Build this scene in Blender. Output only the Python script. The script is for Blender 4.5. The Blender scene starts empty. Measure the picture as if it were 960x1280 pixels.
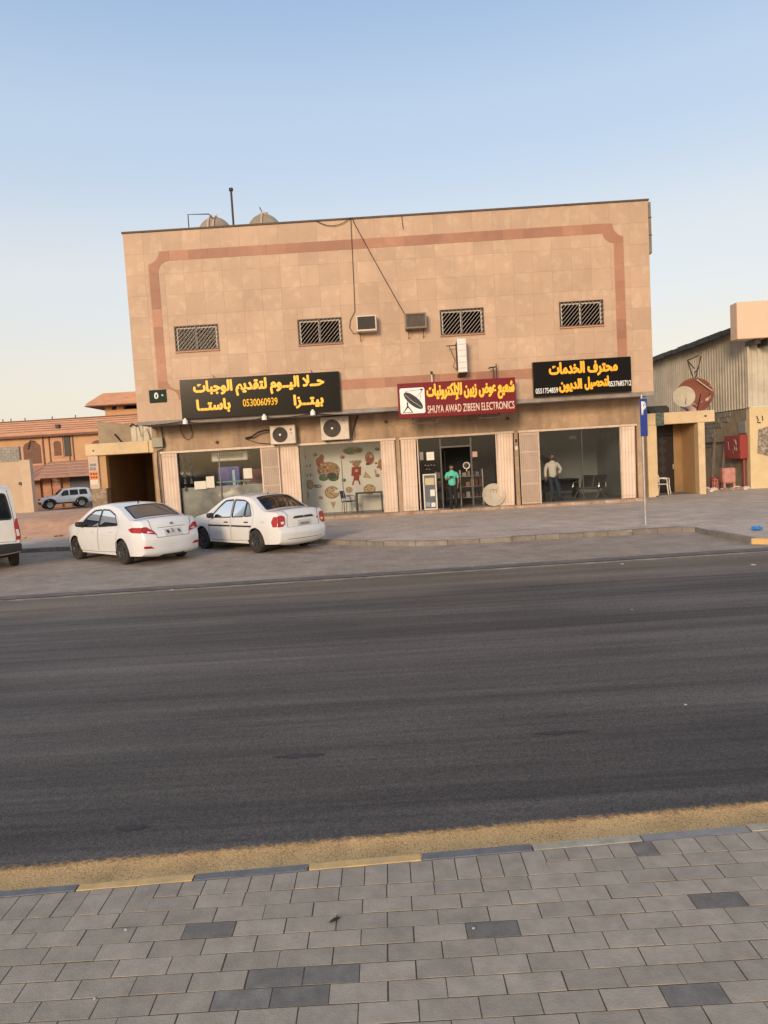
import bpy, bmesh, math, random
from mathutils import Vector, Matrix
from mathutils.geometry import delaunay_2d_cdt
random.seed(7)
SC = bpy.context.scene
COL = SC.collection
PI = math.pi
R = math.radians

# ------------------------------------------------------------------ camera
CAM_H = 2.05
PITCH = math.atan(63/887.0)
ROLL = R(3.37)
cam = bpy.data.cameras.new('camera')
cam.sensor_fit = 'VERTICAL'
cam.sensor_height = 36.0
cam.lens = 887/1280*36
cam.clip_start = 0.05
cam.clip_end = 4000
cam_o = bpy.data.objects.new('camera', cam)
COL.objects.link(cam_o)
fwd = Vector((0, math.cos(PITCH), -math.sin(PITCH)))
up0 = Vector((0, math.sin(PITCH), math.cos(PITCH)))
right = Vector((1, 0, 0))*math.cos(ROLL) - up0*math.sin(ROLL)
upv = up0*math.cos(ROLL) + Vector((1, 0, 0))*math.sin(ROLL)
m = Matrix((right, upv, -fwd)).transposed().to_4x4()
m.translation = Vector((0, 0, CAM_H))
cam_o.matrix_world = m
SC.camera = cam_o

# ------------------------------------------------------------------ world, sun, exposure
SUN_EL = R(15.0)
SUN_AZ = R(199.0)            # compass bearing of the sun, clockwise from +Y: behind the camera, to its left
w = bpy.data.worlds.new('World')
SC.world = w
w.use_nodes = True
nt = w.node_tree
bg = nt.nodes['Background']
sky = nt.nodes.new('ShaderNodeTexSky')
sky.sky_type = 'NISHITA'
sky.sun_disc = False
sky.sun_elevation = SUN_EL
sky.sun_rotation = SUN_AZ
sky.altitude = 0
sky.air_density = 1.0
sky.dust_density = 2.6
sky.ozone_density = 1.3
# dusty evening air: the clear sky is mixed with a pale haze that warms towards the horizon, all round
tc = nt.nodes.new('ShaderNodeTexCoord')
sep = nt.nodes.new('ShaderNodeSeparateXYZ')
nt.links.new(tc.outputs['Generated'], sep.inputs[0])
ramp = nt.nodes.new('ShaderNodeValToRGB')
ramp.color_ramp.interpolation = 'EASE'
SKY = [(0.0, (3.15, 2.68, 2.10)), (0.10, (3.28, 2.86, 2.36)), (0.24, (2.92, 2.90, 2.80)), (0.40, (2.05, 2.46, 2.98)), (0.56, (1.34, 1.88, 2.74)), (1.0, (.9, 1.3, 2.0))]
el = ramp.color_ramp.elements
el[0].position = SKY[0][0]; el[0].color = (*[c/4 for c in SKY[0][1]], 1)
el[1].position = SKY[-1][0]; el[1].color = (*[c/4 for c in SKY[-1][1]], 1)
for p_, c_ in SKY[1:-1]:
    e_ = el.new(p_); e_.color = (*[c/4 for c in c_], 1)
nt.links.new(sep.outputs[2], ramp.inputs[0])
sc4 = nt.nodes.new('ShaderNodeVectorMath'); sc4.operation = 'SCALE'; sc4.inputs['Scale'].default_value = 4.0
nt.links.new(ramp.outputs[0], sc4.inputs[0])
mxs = nt.nodes.new('ShaderNodeMix'); mxs.data_type = 'RGBA'; mxs.inputs[0].default_value = 0.82
nt.links.new(sky.outputs[0], mxs.inputs[6]); nt.links.new(sc4.outputs[0], mxs.inputs[7])
nt.links.new(mxs.outputs[2], bg.inputs[0])
bg.inputs[1].default_value = 0.15
sun = bpy.data.lights.new('sun', 'SUN')
sun.energy = 1.42
sun.angle = R(15)
sun.color = (1.0, 0.74, 0.5)
sun_o = bpy.data.objects.new('sun', sun)
COL.objects.link(sun_o)
sd = Vector((math.sin(SUN_AZ)*math.cos(SUN_EL), math.cos(SUN_AZ)*math.cos(SUN_EL), math.sin(SUN_EL)))
sun_o.rotation_euler = sd.to_track_quat('Z', 'Y').to_euler()
SC.view_settings.view_transform = 'Standard'
SC.view_settings.look = 'None'
SC.view_settings.exposure = 0.87
SC.view_settings.gamma = 1.0
SC.render.engine = 'CYCLES'
SC.cycles.max_bounces = 8
SC.cycles.use_denoising = True

# ------------------------------------------------------------------ helpers
def lin(c):
    return c/12.92 if c <= 0.04045 else ((c+0.055)/1.055)**2.4
def srgb(r, g, b, k=1.0):
    return (lin(r/255)*k, lin(g/255)*k, lin(b/255)*k)

def N(nt, t, **kw):
    n = nt.nodes.new(t)
    for k, v in kw.items():
        if k.startswith('i_'):
            n.inputs[k[2:].replace('_', ' ')].default_value = v
        else:
            setattr(n, k, v)
    return n

def mat(name, col, rough=0.75, metal=0.0, var=0.12, scale=4.0, bump=0.0, bscale=None, rnd=0.0, dirt=None, dscale=0.7, damt=0.5,
        spec=0.5, coat=0.0, stretch=None, vary2=None, emis=None):
    """noise-toned procedural material; rnd = tone change from object to object"""
    m = bpy.data.materials.new(name)
    m.use_nodes = True
    nt = m.node_tree
    L = nt.links
    b = nt.nodes['Principled BSDF']
    b.inputs['Roughness'].default_value = rough
    b.inputs['Metallic'].default_value = metal
    b.inputs['Specular IOR Level'].default_value = spec
    if coat:
        b.inputs['Coat Weight'].default_value = coat
        b.inputs['Coat Roughness'].default_value = 0.14
    geo = N(nt, 'ShaderNodeNewGeometry')
    src = geo.outputs['Position']
    if stretch:
        mp = N(nt, 'ShaderNodeMapping')
        mp.inputs['Scale'].default_value = stretch
        L.new(src, mp.inputs[0])
        src = mp.outputs[0]
    nz = N(nt, 'ShaderNodeTexNoise', i_Scale=scale, i_Detail=6.0, i_Roughness=0.65)
    L.new(src, nz.inputs['Vector'])
    mr = N(nt, 'ShaderNodeMapRange')
    mr.inputs[1].default_value = 0.3
    mr.inputs[2].default_value = 0.7
    mr.inputs[3].default_value = 1-var
    mr.inputs[4].default_value = 1+var
    L.new(nz.outputs[0], mr.inputs[0])
    fac = mr.outputs[0]
    if rnd:
        oi = N(nt, 'ShaderNodeObjectInfo')
        r2 = N(nt, 'ShaderNodeMapRange')
        r2.inputs[3].default_value = 1-rnd
        r2.inputs[4].default_value = 1+rnd
        L.new(oi.outputs['Random'], r2.inputs[0])
        mm = N(nt, 'ShaderNodeMath', operation='MULTIPLY')
        L.new(fac, mm.inputs[0]); L.new(r2.outputs[0], mm.inputs[1])
        fac = mm.outputs[0]
    base = N(nt, 'ShaderNodeRGB')
    base.outputs[0].default_value = (*col, 1)
    colsock = base.outputs[0]
    if dirt:
        nd = N(nt, 'ShaderNodeTexNoise', i_Scale=dscale, i_Detail=8.0, i_Roughness=0.7)
        L.new(src, nd.inputs['Vector'])
        rr = N(nt, 'ShaderNodeMapRange')
        rr.inputs[1].default_value = 0.42
        rr.inputs[2].default_value = 0.68
        rr.inputs[3].default_value = 0
        rr.inputs[4].default_value = damt
        L.new(nd.outputs[0], rr.inputs[0])
        mx = N(nt, 'ShaderNodeMix', data_type='RGBA')
        L.new(rr.outputs[0], mx.inputs[0]); L.new(colsock, mx.inputs[6])
        mx.inputs[7].default_value = (*dirt, 1)
        colsock = mx.outputs[2]
    vm = N(nt, 'ShaderNodeVectorMath', operation='SCALE')
    L.new(colsock, vm.inputs[0]); L.new(fac, vm.inputs['Scale'])
    L.new(vm.outputs[0], b.inputs['Base Color'])
    if bump:
        nb = N(nt, 'ShaderNodeTexNoise', i_Scale=bscale or scale*8, i_Detail=5.0, i_Roughness=0.6)
        L.new(src, nb.inputs['Vector'])
        bp = N(nt, 'ShaderNodeBump', i_Strength=bump, i_Distance=0.01)
        L.new(nb.outputs[0], bp.inputs['Height'])
        L.new(bp.outputs[0], b.inputs['Normal'])
    if emis:
        b.inputs['Emission Color'].default_value = (*emis[0], 1)
        b.inputs['Emission Strength'].default_value = emis[1]
    return m

def glass_mat(name, tint=(0.7, 0.75, 0.75), rough=0.02, ior=1.45, film=None):
    """thin pane: clear body plus Fresnel reflection; film = share of a pale surface film"""
    m = bpy.data.materials.new(name)
    m.use_nodes = True
    nt = m.node_tree
    L = nt.links
    nt.nodes.remove(nt.nodes['Principled BSDF'])
    out = nt.nodes['Material Output']
    tr = N(nt, 'ShaderNodeBsdfTransparent'); tr.inputs[0].default_value = (*tint, 1)
    gl = N(nt, 'ShaderNodeBsdfGlossy'); gl.inputs['Roughness'].default_value = rough
    gl.inputs['Color'].default_value = (1, 1, 1, 1)
    geo = N(nt, 'ShaderNodeNewGeometry')
    nz = N(nt, 'ShaderNodeTexNoise', i_Scale=0.8)
    L.new(geo.outputs['Position'], nz.inputs['Vector'])
    bp = N(nt, 'ShaderNodeBump', i_Strength=0.03, i_Distance=0.02)
    L.new(nz.outputs[0], bp.inputs['Height'])
    L.new(bp.outputs[0], gl.inputs['Normal'])
    fr = N(nt, 'ShaderNodeFresnel', i_IOR=ior)
    mx = N(nt, 'ShaderNodeMixShader')
    L.new(fr.outputs[0], mx.inputs[0]); L.new(tr.outputs[0], mx.inputs[1]); L.new(gl.outputs[0], mx.inputs[2])
    last = mx
    if film:
        df = N(nt, 'ShaderNodeBsdfDiffuse'); df.inputs[0].default_value = (*film[0], 1)
        m2 = N(nt, 'ShaderNodeMixShader'); m2.inputs[0].default_value = film[1]
        L.new(last.outputs[0], m2.inputs[1]); L.new(df.outputs[0], m2.inputs[2])
        last = m2
    L.new(last.outputs[0], out.inputs[0])
    return m

class MB:
    """collects shapes, then builds ONE mesh object"""
    def __init__(s):
        s.v = []; s.f = []; s.m = []
    def add(s, vs, fs, mi=0):
        o = len(s.v)
        s.v += [tuple(p) for p in vs]
        s.f += [tuple(i+o for i in f) for f in fs]
        s.m += [mi]*len(fs)
        return s
    def box(s, x0, x1, y0, y1, z0, z1, mi=0, M=None):
        vs = [Vector(p) for p in ((x0,y0,z0),(x1,y0,z0),(x1,y1,z0),(x0,y1,z0),(x0,y0,z1),(x1,y0,z1),(x1,y1,z1),(x0,y1,z1))]
        if M: vs = [M @ p for p in vs]
        return s.add(vs, [(0,3,2,1),(4,5,6,7),(0,1,5,4),(1,2,6,5),(2,3,7,6),(3,0,4,7)], mi)
    def bbox(s, x0, x1, y0, y1, z0, z1, b=0.01, mi=0, M=None):
        """box with chamfered edges"""
        b = min(b, (x1-x0)/2.01, (y1-y0)/2.01, (z1-z0)/2.01)
        bm = bmesh.new()
        g = bmesh.ops.create_cube(bm, size=1)
        for v in bm.verts:
            v.co = Vector(((x0+x1)/2+v.co.x*(x1-x0), (y0+y1)/2+v.co.y*(y1-y0), (z0+z1)/2+v.co.z*(z1-z0)))
        bmesh.ops.bevel(bm, geom=bm.edges[:], offset=b, segments=1, affect='EDGES')
        bm.verts.ensure_lookup_table()
        vs = [(M @ v.co) if M else v.co.copy() for v in bm.verts]
        fs = [tuple(v.index for v in f.verts) for f in bm.faces]
        bm.free()
        return s.add(vs, fs, mi)
    def tube(s, pts, r, n=8, mi=0, cap=True):
        pts = [Vector(p) for p in pts]
        rs = r if isinstance(r, (list, tuple)) else [r]*len(pts)
        o = len(s.v)
        prev = None
        for i, p in enumerate(pts):
            d = (pts[min(i+1, len(pts)-1)] - pts[max(i-1, 0)])
            if d.length < 1e-9: d = Vector((0, 0, 1))
            d.normalize()
            if prev is None:
                a = Vector((0, 0, 1)) if abs(d.z) < 0.9 else Vector((1, 0, 0))
                u = d.cross(a).normalized()
            else:
                u = (prev - d*prev.dot(d)).normalized()
            prev = u
            w_ = d.cross(u)
            for k in range(n):
                t = 2*PI*k/n
                s.v.append(tuple(p + (u*math.cos(t)+w_*math.sin(t))*rs[i]))
        for i in range(len(pts)-1):
            for k in range(n):
                a = o+i*n+k; b = o+i*n+(k+1) % n
                s.f.append((a, b, b+n, a+n)); s.m.append(mi)
        if cap:
            s.f.append(tuple(o+k for k in range(n))[::-1]); s.m.append(mi)
            e = o+(len(pts)-1)*n
            s.f.append(tuple(e+k for k in range(n))); s.m.append(mi)
        return s
    def lathe(s, prof, M=None, n=24, mi=0, close=False):
        """prof: (radius, height) list spun about local z"""
        vs = []
        for r, h in prof:
            for k in range(n):
                t = 2*PI*k/n
                vs.append(Vector((r*math.cos(t), r*math.sin(t), h)))
        if M: vs = [M @ p for p in vs]
        fs = []
        q = len(prof)
        for i in range(q if close else q-1):
            for k in range(n):
                a = i*n+k; b = i*n+(k+1) % n; j = ((i+1) % q)*n
                fs.append((a, b, j+(k+1) % n, j+k))
        if not close:
            if prof[0][0] > 1e-6: fs.append(tuple(range(n))[::-1])
            if prof[-1][0] > 1e-6: fs.append(tuple((q-1)*n+k for k in range(n)))
        return s.add(vs, fs, mi)
    def prism(s, poly, h0, h1, axis='y', mi=0, M=None):
        """poly in the plane across the axis, extruded h0..h1"""
        def P(a, b, h):
            return Vector((a, h, b)) if axis == 'y' else Vector((a, b, h)) if axis == 'z' else Vector((h, a, b))
        n = len(poly)
        vs = [P(a, b, h0) for a, b in poly]+[P(a, b, h1) for a, b in poly]
        if M: vs = [M @ p for p in vs]
        fs = [tuple(range(n)), tuple(range(2*n-1, n-1, -1))]+[(i, (i+1) % n, n+(i+1) % n, n+i) for i in range(n)]
        return s.add(vs, fs, mi)
    def disc(s, cx, cz, rx, rz, y, n=20, mi=0, th=0.0015, a0=0, a1=2*PI):
        full = abs(a1-a0-2*PI) < 1e-3
        poly = [(cx+rx*math.cos(a0+(a1-a0)*k/n), cz+rz*math.sin(a0+(a1-a0)*k/n)) for k in range(n if full else n+1)]
        if not full: poly.append((cx, cz))
        return s.prism(poly, y-th, y, 'y', mi)
    def mesh(s, name, mats):
        me = bpy.data.meshes.new(name)
        me.from_pydata(s.v, [], s.f)
        for m in (mats if isinstance(mats, (list, tuple)) else [mats]): me.materials.append(m)
        if any(s.m): me.polygons.foreach_set('material_index', s.m)
        return me
    def build(s, name, mats, parent=None, smooth=False, label=None, fix=True, kind=None):
        me = s.mesh(name, mats)
        if fix:
            bm = bmesh.new(); bm.from_mesh(me)
            bmesh.ops.recalc_face_normals(bm, faces=bm.faces[:])
            bm.to_mesh(me); bm.free()
        if smooth: smooth_mesh(me, smooth if smooth is not True else 35)
        return obj(name, me, parent, label, kind)

def smooth_mesh(me, deg=35):
    bm = bmesh.new(); bm.from_mesh(me)
    lim = R(deg)
    for f in bm.faces: f.smooth = True
    for e in bm.edges:
        e.smooth = not (len(e.link_faces) != 2 or e.calc_face_angle(0) > lim)
    bm.to_mesh(me); bm.free()

def obj(name, me, parent=None, label=None, kind=None, loc=None, rz=None):
    o = bpy.data.objects.new(name, me)
    COL.objects.link(o)
    if parent: o.parent = parent
    if label: o['label'] = label
    if kind: o['kind'] = kind
    if loc: o.location = loc
    if rz: o.rotation_euler.z = rz
    return o

def thing(name, label, cat, loc=(0, 0, 0), rz=0.0, group=None):
    o = bpy.data.objects.new(name, None)
    o.empty_display_size = 0.2
    COL.objects.link(o)
    o.location = loc
    o.rotation_euler.z = rz
    return tag(o, label, cat, group)

def tag(o, label, cat, group=None):
    o['label'] = label
    o['category'] = cat
    if group: o['group'] = group
    return o

# facade frame: x along the front, y back into the building, z up
TH = -R(0.75)
def B(x, y=0.0, z=0.0):
    return Vector((x*math.cos(TH)-y*math.sin(TH), 25.1+x*math.sin(TH)+y*math.cos(TH), z))

# ------------------------------------------------------------------ lettering
ARAB = {'ا': ('\ufe8d', '\ufe8e', None, None), 'إ': ('\ufe87', '\ufe88', None, None), 'ب': ('\ufe8f', '\ufe90', '\ufe91', '\ufe92'),
 'ت': ('\ufe95', '\ufe96', '\ufe97', '\ufe98'), 'ج': ('\ufe9d', '\ufe9e', '\ufe9f', '\ufea0'), 'ح': ('\ufea1', '\ufea2', '\ufea3', '\ufea4'),
 'خ': ('\ufea5', '\ufea6', '\ufea7', '\ufea8'), 'د': ('\ufea9', '\ufeaa', None, None), 'ر': ('\ufead', '\ufeae', None, None),
 'ز': ('\ufeaf', '\ufeb0', None, None), 'س': ('\ufeb1', '\ufeb2', '\ufeb3', '\ufeb4'), 'ش': ('\ufeb5', '\ufeb6', '\ufeb7', '\ufeb8'),
 'ص': ('\ufeb9', '\ufeba', '\ufebb', '\ufebc'), 'ض': ('\ufebd', '\ufebe', '\ufebf', '\ufec0'), 'ع': ('\ufec9', '\ufeca', '\ufecb', '\ufecc'),
 'ف': ('\ufed1', '\ufed2', '\ufed3', '\ufed4'), 'ق': ('\ufed5', '\ufed6', '\ufed7', '\ufed8'), 'ك': ('\ufed9', '\ufeda', '\ufedb', '\ufedc'),
 'ل': ('\ufedd', '\ufede', '\ufedf', '\ufee0'), 'م': ('\ufee1', '\ufee2', '\ufee3', '\ufee4'), 'ن': ('\ufee5', '\ufee6', '\ufee7', '\ufee8'),
 'و': ('\ufeed', '\ufeee', None, None), 'ي': ('\ufef1', '\ufef2', '\ufef3', '\ufef4')}
def shape_arabic(s):
    s = s.replace('لإ', '\u0001').replace('لا', '\u0002')
    tab = dict(ARAB)
    tab['\u0001'] = ('\ufef9', '\ufefa', None, None)
    tab['\u0002'] = ('\ufefb', '\ufefc', None, None)
    tab['ـ'] = ('ـ', 'ـ', 'ـ', 'ـ')
    out = []
    for i, ch in enumerate(s):
        if ch not in tab:
            out.append(ch); continue
        f = tab[ch]
        joinp = i > 0 and s[i-1] in tab and tab[s[i-1]][2] is not None
        joinn = i+1 < len(s) and s[i+1] in tab and f[2] is not None
        out.append(f[3] if joinp and joinn else f[1] if joinp else f[2] if joinn else f[0])
    return ''.join(reversed(out))

def text(body, x0, x1, z0, z1, y, material, parent, bold=0.02, depth=0.01, name='lettering', tilt=0.0, label=None, heavy=0.0):
    """flat lettering fitted into the box x0..x1, z0..z1, facing -y, its face at y"""
    cu = bpy.data.curves.new('t', 'FONT')
    cu.body = body
    cu.size = 1
    cu.offset = bold
    cu.resolution_u = 3
    t = bpy.data.objects.new('t', cu)
    COL.objects.link(t)
    dg = bpy.context.evaluated_depsgraph_get()
    me = bpy.data.meshes.new_from_object(t.evaluated_get(dg))
    bpy.data.objects.remove(t)
    xs = [v.co.x for v in me.vertices]; ys = [v.co.y for v in me.vertices]
    ax, bx, ay, by = min(xs), max(xs), min(ys), max(ys)
    for v in me.vertices:
        u = (v.co.x-ax)/(bx-ax); q = (v.co.y-ay)/(by-ay)
        v.co = (x0+(x1-x0)*u, y, z0+(z1-z0)*q)
    bm = bmesh.new(); bm.from_mesh(me)
    bmesh.ops.remove_doubles(bm, verts=bm.verts[:], dist=1e-5)
    for f in bm.faces:
        if f.normal.y > 0: f.normal_flip()
    r = bmesh.ops.extrude_face_region(bm, geom=bm.faces[:])
    for g in r['geom']:
        if isinstance(g, bmesh.types.BMVert): g.co.y -= depth
    bmesh.ops.recalc_face_normals(bm, faces=bm.faces[:])
    bm.to_mesh(me); bm.free()
    if heavy:                                       # a broader brush: the same strokes again, a hair to each side and a hair lower
        n0 = len(me.vertices); co = [v.co.copy() for v in me.vertices]; fs = [tuple(p.vertices) for p in me.polygons]
        vs = list(co); ff = list(fs)
        for k, (dx, dz) in enumerate(((heavy, 0), (-heavy, 0), (0, heavy*.9), (0, -heavy*.9))):
            o_ = len(vs); vs += [c+Vector((dx, .0006*(k+1), dz)) for c in co]; ff += [tuple(i+o_ for i in f) for f in fs]
        me2 = bpy.data.meshes.new(name); me2.from_pydata(vs, [], ff); bpy.data.meshes.remove(me); me = me2
    me.materials.clear(); me.materials.append(material)
    return obj(name, me, parent, label)
# ------------------------------------------------------------------ ground materials
def asphalt_mat():
    m = bpy.data.materials.new('asphalt')
    m.use_nodes = True
    nt = m.node_tree; L = nt.links; b = nt.nodes['Principled BSDF']
    b.inputs['Roughness'].default_value = 0.78
    b.inputs['Specular IOR Level'].default_value = 0.35
    geo = N(nt, 'ShaderNodeNewGeometry')
    P = geo.outputs['Position']
    mp = N(nt, 'ShaderNodeMapping'); mp.inputs['Scale'].default_value = (0.06, 1.3, 1); mp.inputs['Rotation'].default_value = (0, 0, R(-2.4))
    L.new(P, mp.inputs[0])
    n1 = N(nt, 'ShaderNodeTexNoise', i_Scale=1.6, i_Detail=7.0, i_Roughness=0.68); L.new(mp.outputs[0], n1.inputs['Vector'])
    n2 = N(nt, 'ShaderNodeTexNoise', i_Scale=0.35, i_Detail=5.0); L.new(P, n2.inputs['Vector'])
    n3 = N(nt, 'ShaderNodeTexVoronoi', i_Scale=95.0); L.new(P, n3.inputs['Vector'])
    r1 = N(nt, 'ShaderNodeValToRGB'); L.new(n1.outputs[0], r1.inputs[0])
    e = r1.color_ramp.elements
    e[0].position = 0.36; e[0].color = (0.070, 0.058, 0.049, 1)
    e[1].position = 0.64; e[1].color = (0.140, 0.116, 0.096, 1)
    r2 = N(nt, 'ShaderNodeMapRange'); L.new(n2.outputs[0], r2.inputs[0])
    r2.inputs[1].default_value = .3; r2.inputs[2].default_value = .7; r2.inputs[3].default_value = .84; r2.inputs[4].default_value = 1.16
    sp0 = N(nt, 'ShaderNodeSeparateXYZ'); L.new(P, sp0.inputs[0])
    wv = N(nt, 'ShaderNodeMath', operation='MULTIPLY_ADD'); wv.inputs[1].default_value = 1.1; L.new(n2.outputs[0], wv.inputs[0]); L.new(sp0.outputs[1], wv.inputs[2])
    sn = N(nt, 'ShaderNodeMath', operation='MULTIPLY'); sn.inputs[1].default_value = 3.3; L.new(wv.outputs[0], sn.inputs[0])
    si = N(nt, 'ShaderNodeMath', operation='SINE'); L.new(sn.outputs[0], si.inputs[0])
    rw = N(nt, 'ShaderNodeMapRange'); L.new(si.outputs[0], rw.inputs[0]); rw.inputs[1].default_value = -1; rw.inputs[2].default_value = 1; rw.inputs[3].default_value = .88; rw.inputs[4].default_value = 1.14
    mps = N(nt, 'ShaderNodeMapping'); mps.inputs['Scale'].default_value = (0.22, 9.0, 1); mps.inputs['Rotation'].default_value = (0, 0, R(-3.2)); L.new(P, mps.inputs[0])
    ns_ = N(nt, 'ShaderNodeTexNoise', i_Scale=1.0, i_Detail=4.0, i_Roughness=.7); L.new(mps.outputs[0], ns_.inputs['Vector'])
    ng_ = N(nt, 'ShaderNodeTexNoise', i_Scale=22.0, i_Detail=9.0, i_Roughness=.8); L.new(P, ng_.inputs['Vector'])
    ns2 = N(nt, 'ShaderNodeMath', operation='MULTIPLY_ADD'); ns2.inputs[1].default_value = .9; L.new(ng_.outputs[0], ns2.inputs[0]); L.new(ns_.outputs[0], ns2.inputs[2])
    rs_ = N(nt, 'ShaderNodeMapRange'); L.new(ns2.outputs[0], rs_.inputs[0]); rs_.inputs[1].default_value = .72; rs_.inputs[2].default_value = 1.18; rs_.inputs[3].default_value = .80; rs_.inputs[4].default_value = 1.24
    mw = N(nt, 'ShaderNodeMath', operation='MULTIPLY'); L.new(rw.outputs[0], mw.inputs[0]); L.new(rs_.outputs[0], mw.inputs[1])
    r3 = N(nt, 'ShaderNodeMapRange'); L.new(n3.outputs['Color'], r3.inputs[0])
    r3.inputs[3].default_value = .55; r3.inputs[4].default_value = 1.5
    mu = N(nt, 'ShaderNodeMath', operation='MULTIPLY'); L.new(r2.outputs[0], mu.inputs[0]); L.new(r3.outputs[0], mu.inputs[1])
    # the dust that traffic leaves towards the far edge, broken up by noise
    sp = N(nt, 'ShaderNodeSeparateXYZ'); L.new(P, sp.inputs[0])
    a = N(nt, 'ShaderNodeMath', operation='MULTIPLY_ADD'); a.inputs[1].default_value = -0.037; L.new(sp.outputs[0], a.inputs[0]); L.new(sp.outputs[1], a.inputs[2])
    ad = N(nt, 'ShaderNodeMath', operation='MULTIPLY_ADD'); ad.inputs[1].default_value = 2.4; L.new(n1.outputs[0], ad.inputs[0]); L.new(a.outputs[0], ad.inputs[2])
    dr = N(nt, 'ShaderNodeMapRange'); L.new(ad.outputs[0], dr.inputs[0])
    dr.inputs[1].default_value = 11.4; dr.inputs[2].default_value = 14.0; dr.inputs[3].default_value = 0; dr.inputs[4].default_value = .75
    mx = N(nt, 'ShaderNodeMix', data_type='RGBA'); L.new(dr.outputs[0], mx.inputs[0]); L.new(r1.outputs[0], mx.inputs[6]); mx.inputs[7].default_value = (0.264, 0.199, 0.135, 1)
    # polished dark strip near the close kerb
    d2 = N(nt, 'ShaderNodeMapRange'); L.new(ad.outputs[0], d2.inputs[0])
    d2.inputs[1].default_value = 5.0; d2.inputs[2].default_value = 6.3; d2.inputs[3].default_value = .72; d2.inputs[4].default_value = 1.0
    m3 = N(nt, 'ShaderNodeMath', operation='MULTIPLY'); L.new(mu.outputs[0], m3.inputs[0]); m2_ = N(nt, 'ShaderNodeMath', operation='MULTIPLY'); L.new(d2.outputs[0], m2_.inputs[0]); L.new(mw.outputs[0], m2_.inputs[1]); L.new(m2_.outputs[0], m3.inputs[1])
    vm = N(nt, 'ShaderNodeVectorMath', operation='SCALE'); L.new(mx.outputs[2], vm.inputs[0]); L.new(m3.outputs[0], vm.inputs['Scale'])
    L.new(vm.outputs[0], b.inputs['Base Color'])
    bp = N(nt, 'ShaderNodeBump', i_Strength=0.55, i_Distance=0.006); L.new(n3.outputs['Distance'], bp.inputs['Height']); L.new(bp.outputs[0], b.inputs['Normal'])
    return m

def brick_ground_mat(name, c1, c2, mortar, w_, h_, rot=0, dirt=(0.26, 0.21, 0.17), damt=0.7, bump=0.35):
    """interlocking blocks too far off to tell apart"""
    m = bpy.data.materials.new(name)
    m.use_nodes = True
    nt = m.node_tree; L = nt.links; b = nt.nodes['Principled BSDF']
    b.inputs['Roughness'].default_value = 0.88
    geo = N(nt, 'ShaderNodeNewGeometry'); P = geo.outputs['Position']
    mp = N(nt, 'ShaderNodeMapping'); mp.inputs['Rotation'].default_value = (0, 0, rot); L.new(P, mp.inputs[0])
    br = N(nt, 'ShaderNodeTexBrick'); br.inputs['Scale'].default_value = 1.0
    br.inputs['Brick Width'].default_value = w_; br.inputs['Row Height'].default_value = h_; br.inputs['Mortar Size'].default_value = h_*.05
    br.inputs['Color1'].default_value = (*c1, 1); br.inputs['Color2'].default_value = (*c2, 1); br.inputs['Mortar'].default_value = (*mortar, 1)
    L.new(mp.outputs[0], br.inputs['Vector'])
    n2 = N(nt, 'ShaderNodeTexNoise', i_Scale=0.45, i_Detail=8.0, i_Roughness=0.68, i_Distortion=0.6); L.new(P, n2.inputs['Vector'])
    r = N(nt, 'ShaderNodeMapRange'); L.new(n2.outputs[0], r.inputs[0]); r.inputs[1].default_value = .38; r.inputs[2].default_value = .66; r.inputs[3].default_value = 0.08; r.inputs[4].default_value = damt
    mx = N(nt, 'ShaderNodeMix', data_type='RGBA'); L.new(r.outputs[0], mx.inputs[0]); L.new(br.outputs[0], mx.inputs[6]); mx.inputs[7].default_value = (*dirt, 1)
    n4 = N(nt, 'ShaderNodeTexNoise', i_Scale=1.7, i_Detail=7.0, i_Roughness=0.7); L.new(P, n4.inputs['Vector'])
    r4 = N(nt, 'ShaderNodeMapRange'); L.new(n4.outputs[0], r4.inputs[0]); r4.inputs[1].default_value = .3; r4.inputs[2].default_value = .7; r4.inputs[3].default_value = .74; r4.inputs[4].default_value = 1.18
    vm = N(nt, 'ShaderNodeVectorMath', operation='SCALE'); L.new(mx.outputs[2], vm.inputs[0]); L.new(r4.outputs[0], vm.inputs['Scale'])
    L.new(vm.outputs[0], b.inputs['Base Color'])
    bp = N(nt, 'ShaderNodeBump', i_Strength=bump, i_Distance=0.01); L.new(br.outputs['Fac'], bp.inputs['Height']); bp.invert = True
    L.new(bp.outputs[0], b.inputs['Normal'])
    return m

M_ASPH = asphalt_mat()
M_PARK = brick_ground_mat('parking_blocks', (0.404, 0.312, 0.231), (0.311, 0.241, 0.180), (0.172, 0.128, 0.094), 0.22, 0.11, R(43), dirt=(0.40, 0.32, 0.25), damt=.75, bump=.2)
M_WALK = brick_ground_mat('worn_sidewalk', (0.528, 0.426, 0.336), (0.465, 0.373, 0.291), (0.311, 0.247, 0.200), 0.4, 0.2, R(2), (0.621, 0.496, 0.383), .8, .12)
M_DIRT = mat('sandy_dirt', (0.66, 0.385, 0.235), .95, var=.22, scale=1.3, bump=.9, bscale=5, dirt=(0.44, 0.25, 0.15), dscale=.5, damt=.6)
M_CONC = mat('kerb_concrete', (0.25, 0.215, 0.18), .9, var=.18, scale=6, bump=.3, rnd=.12, dirt=(0.12, .10, .085), dscale=2.2, damt=.5)
M_CHAN = mat('channel_concrete', (0.135, 0.115, 0.10), .9, var=.25, scale=5, bump=.3, dirt=(0.24, .2, .16), dscale=1.0, damt=.6)
M_KGREY = mat('kerb_blue_grey_paint', (0.17, 0.165, 0.165), .7, var=.22, scale=14, bump=.25, rnd=.15, dirt=(0.2, .19, .17), dscale=9, damt=.35)
M_KYEL = mat('kerb_yellow_paint', (0.70, 0.44, 0.17), .7, var=.12, scale=12, bump=.25, dirt=(0.36, .3, .2), dscale=10, damt=.45)
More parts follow.
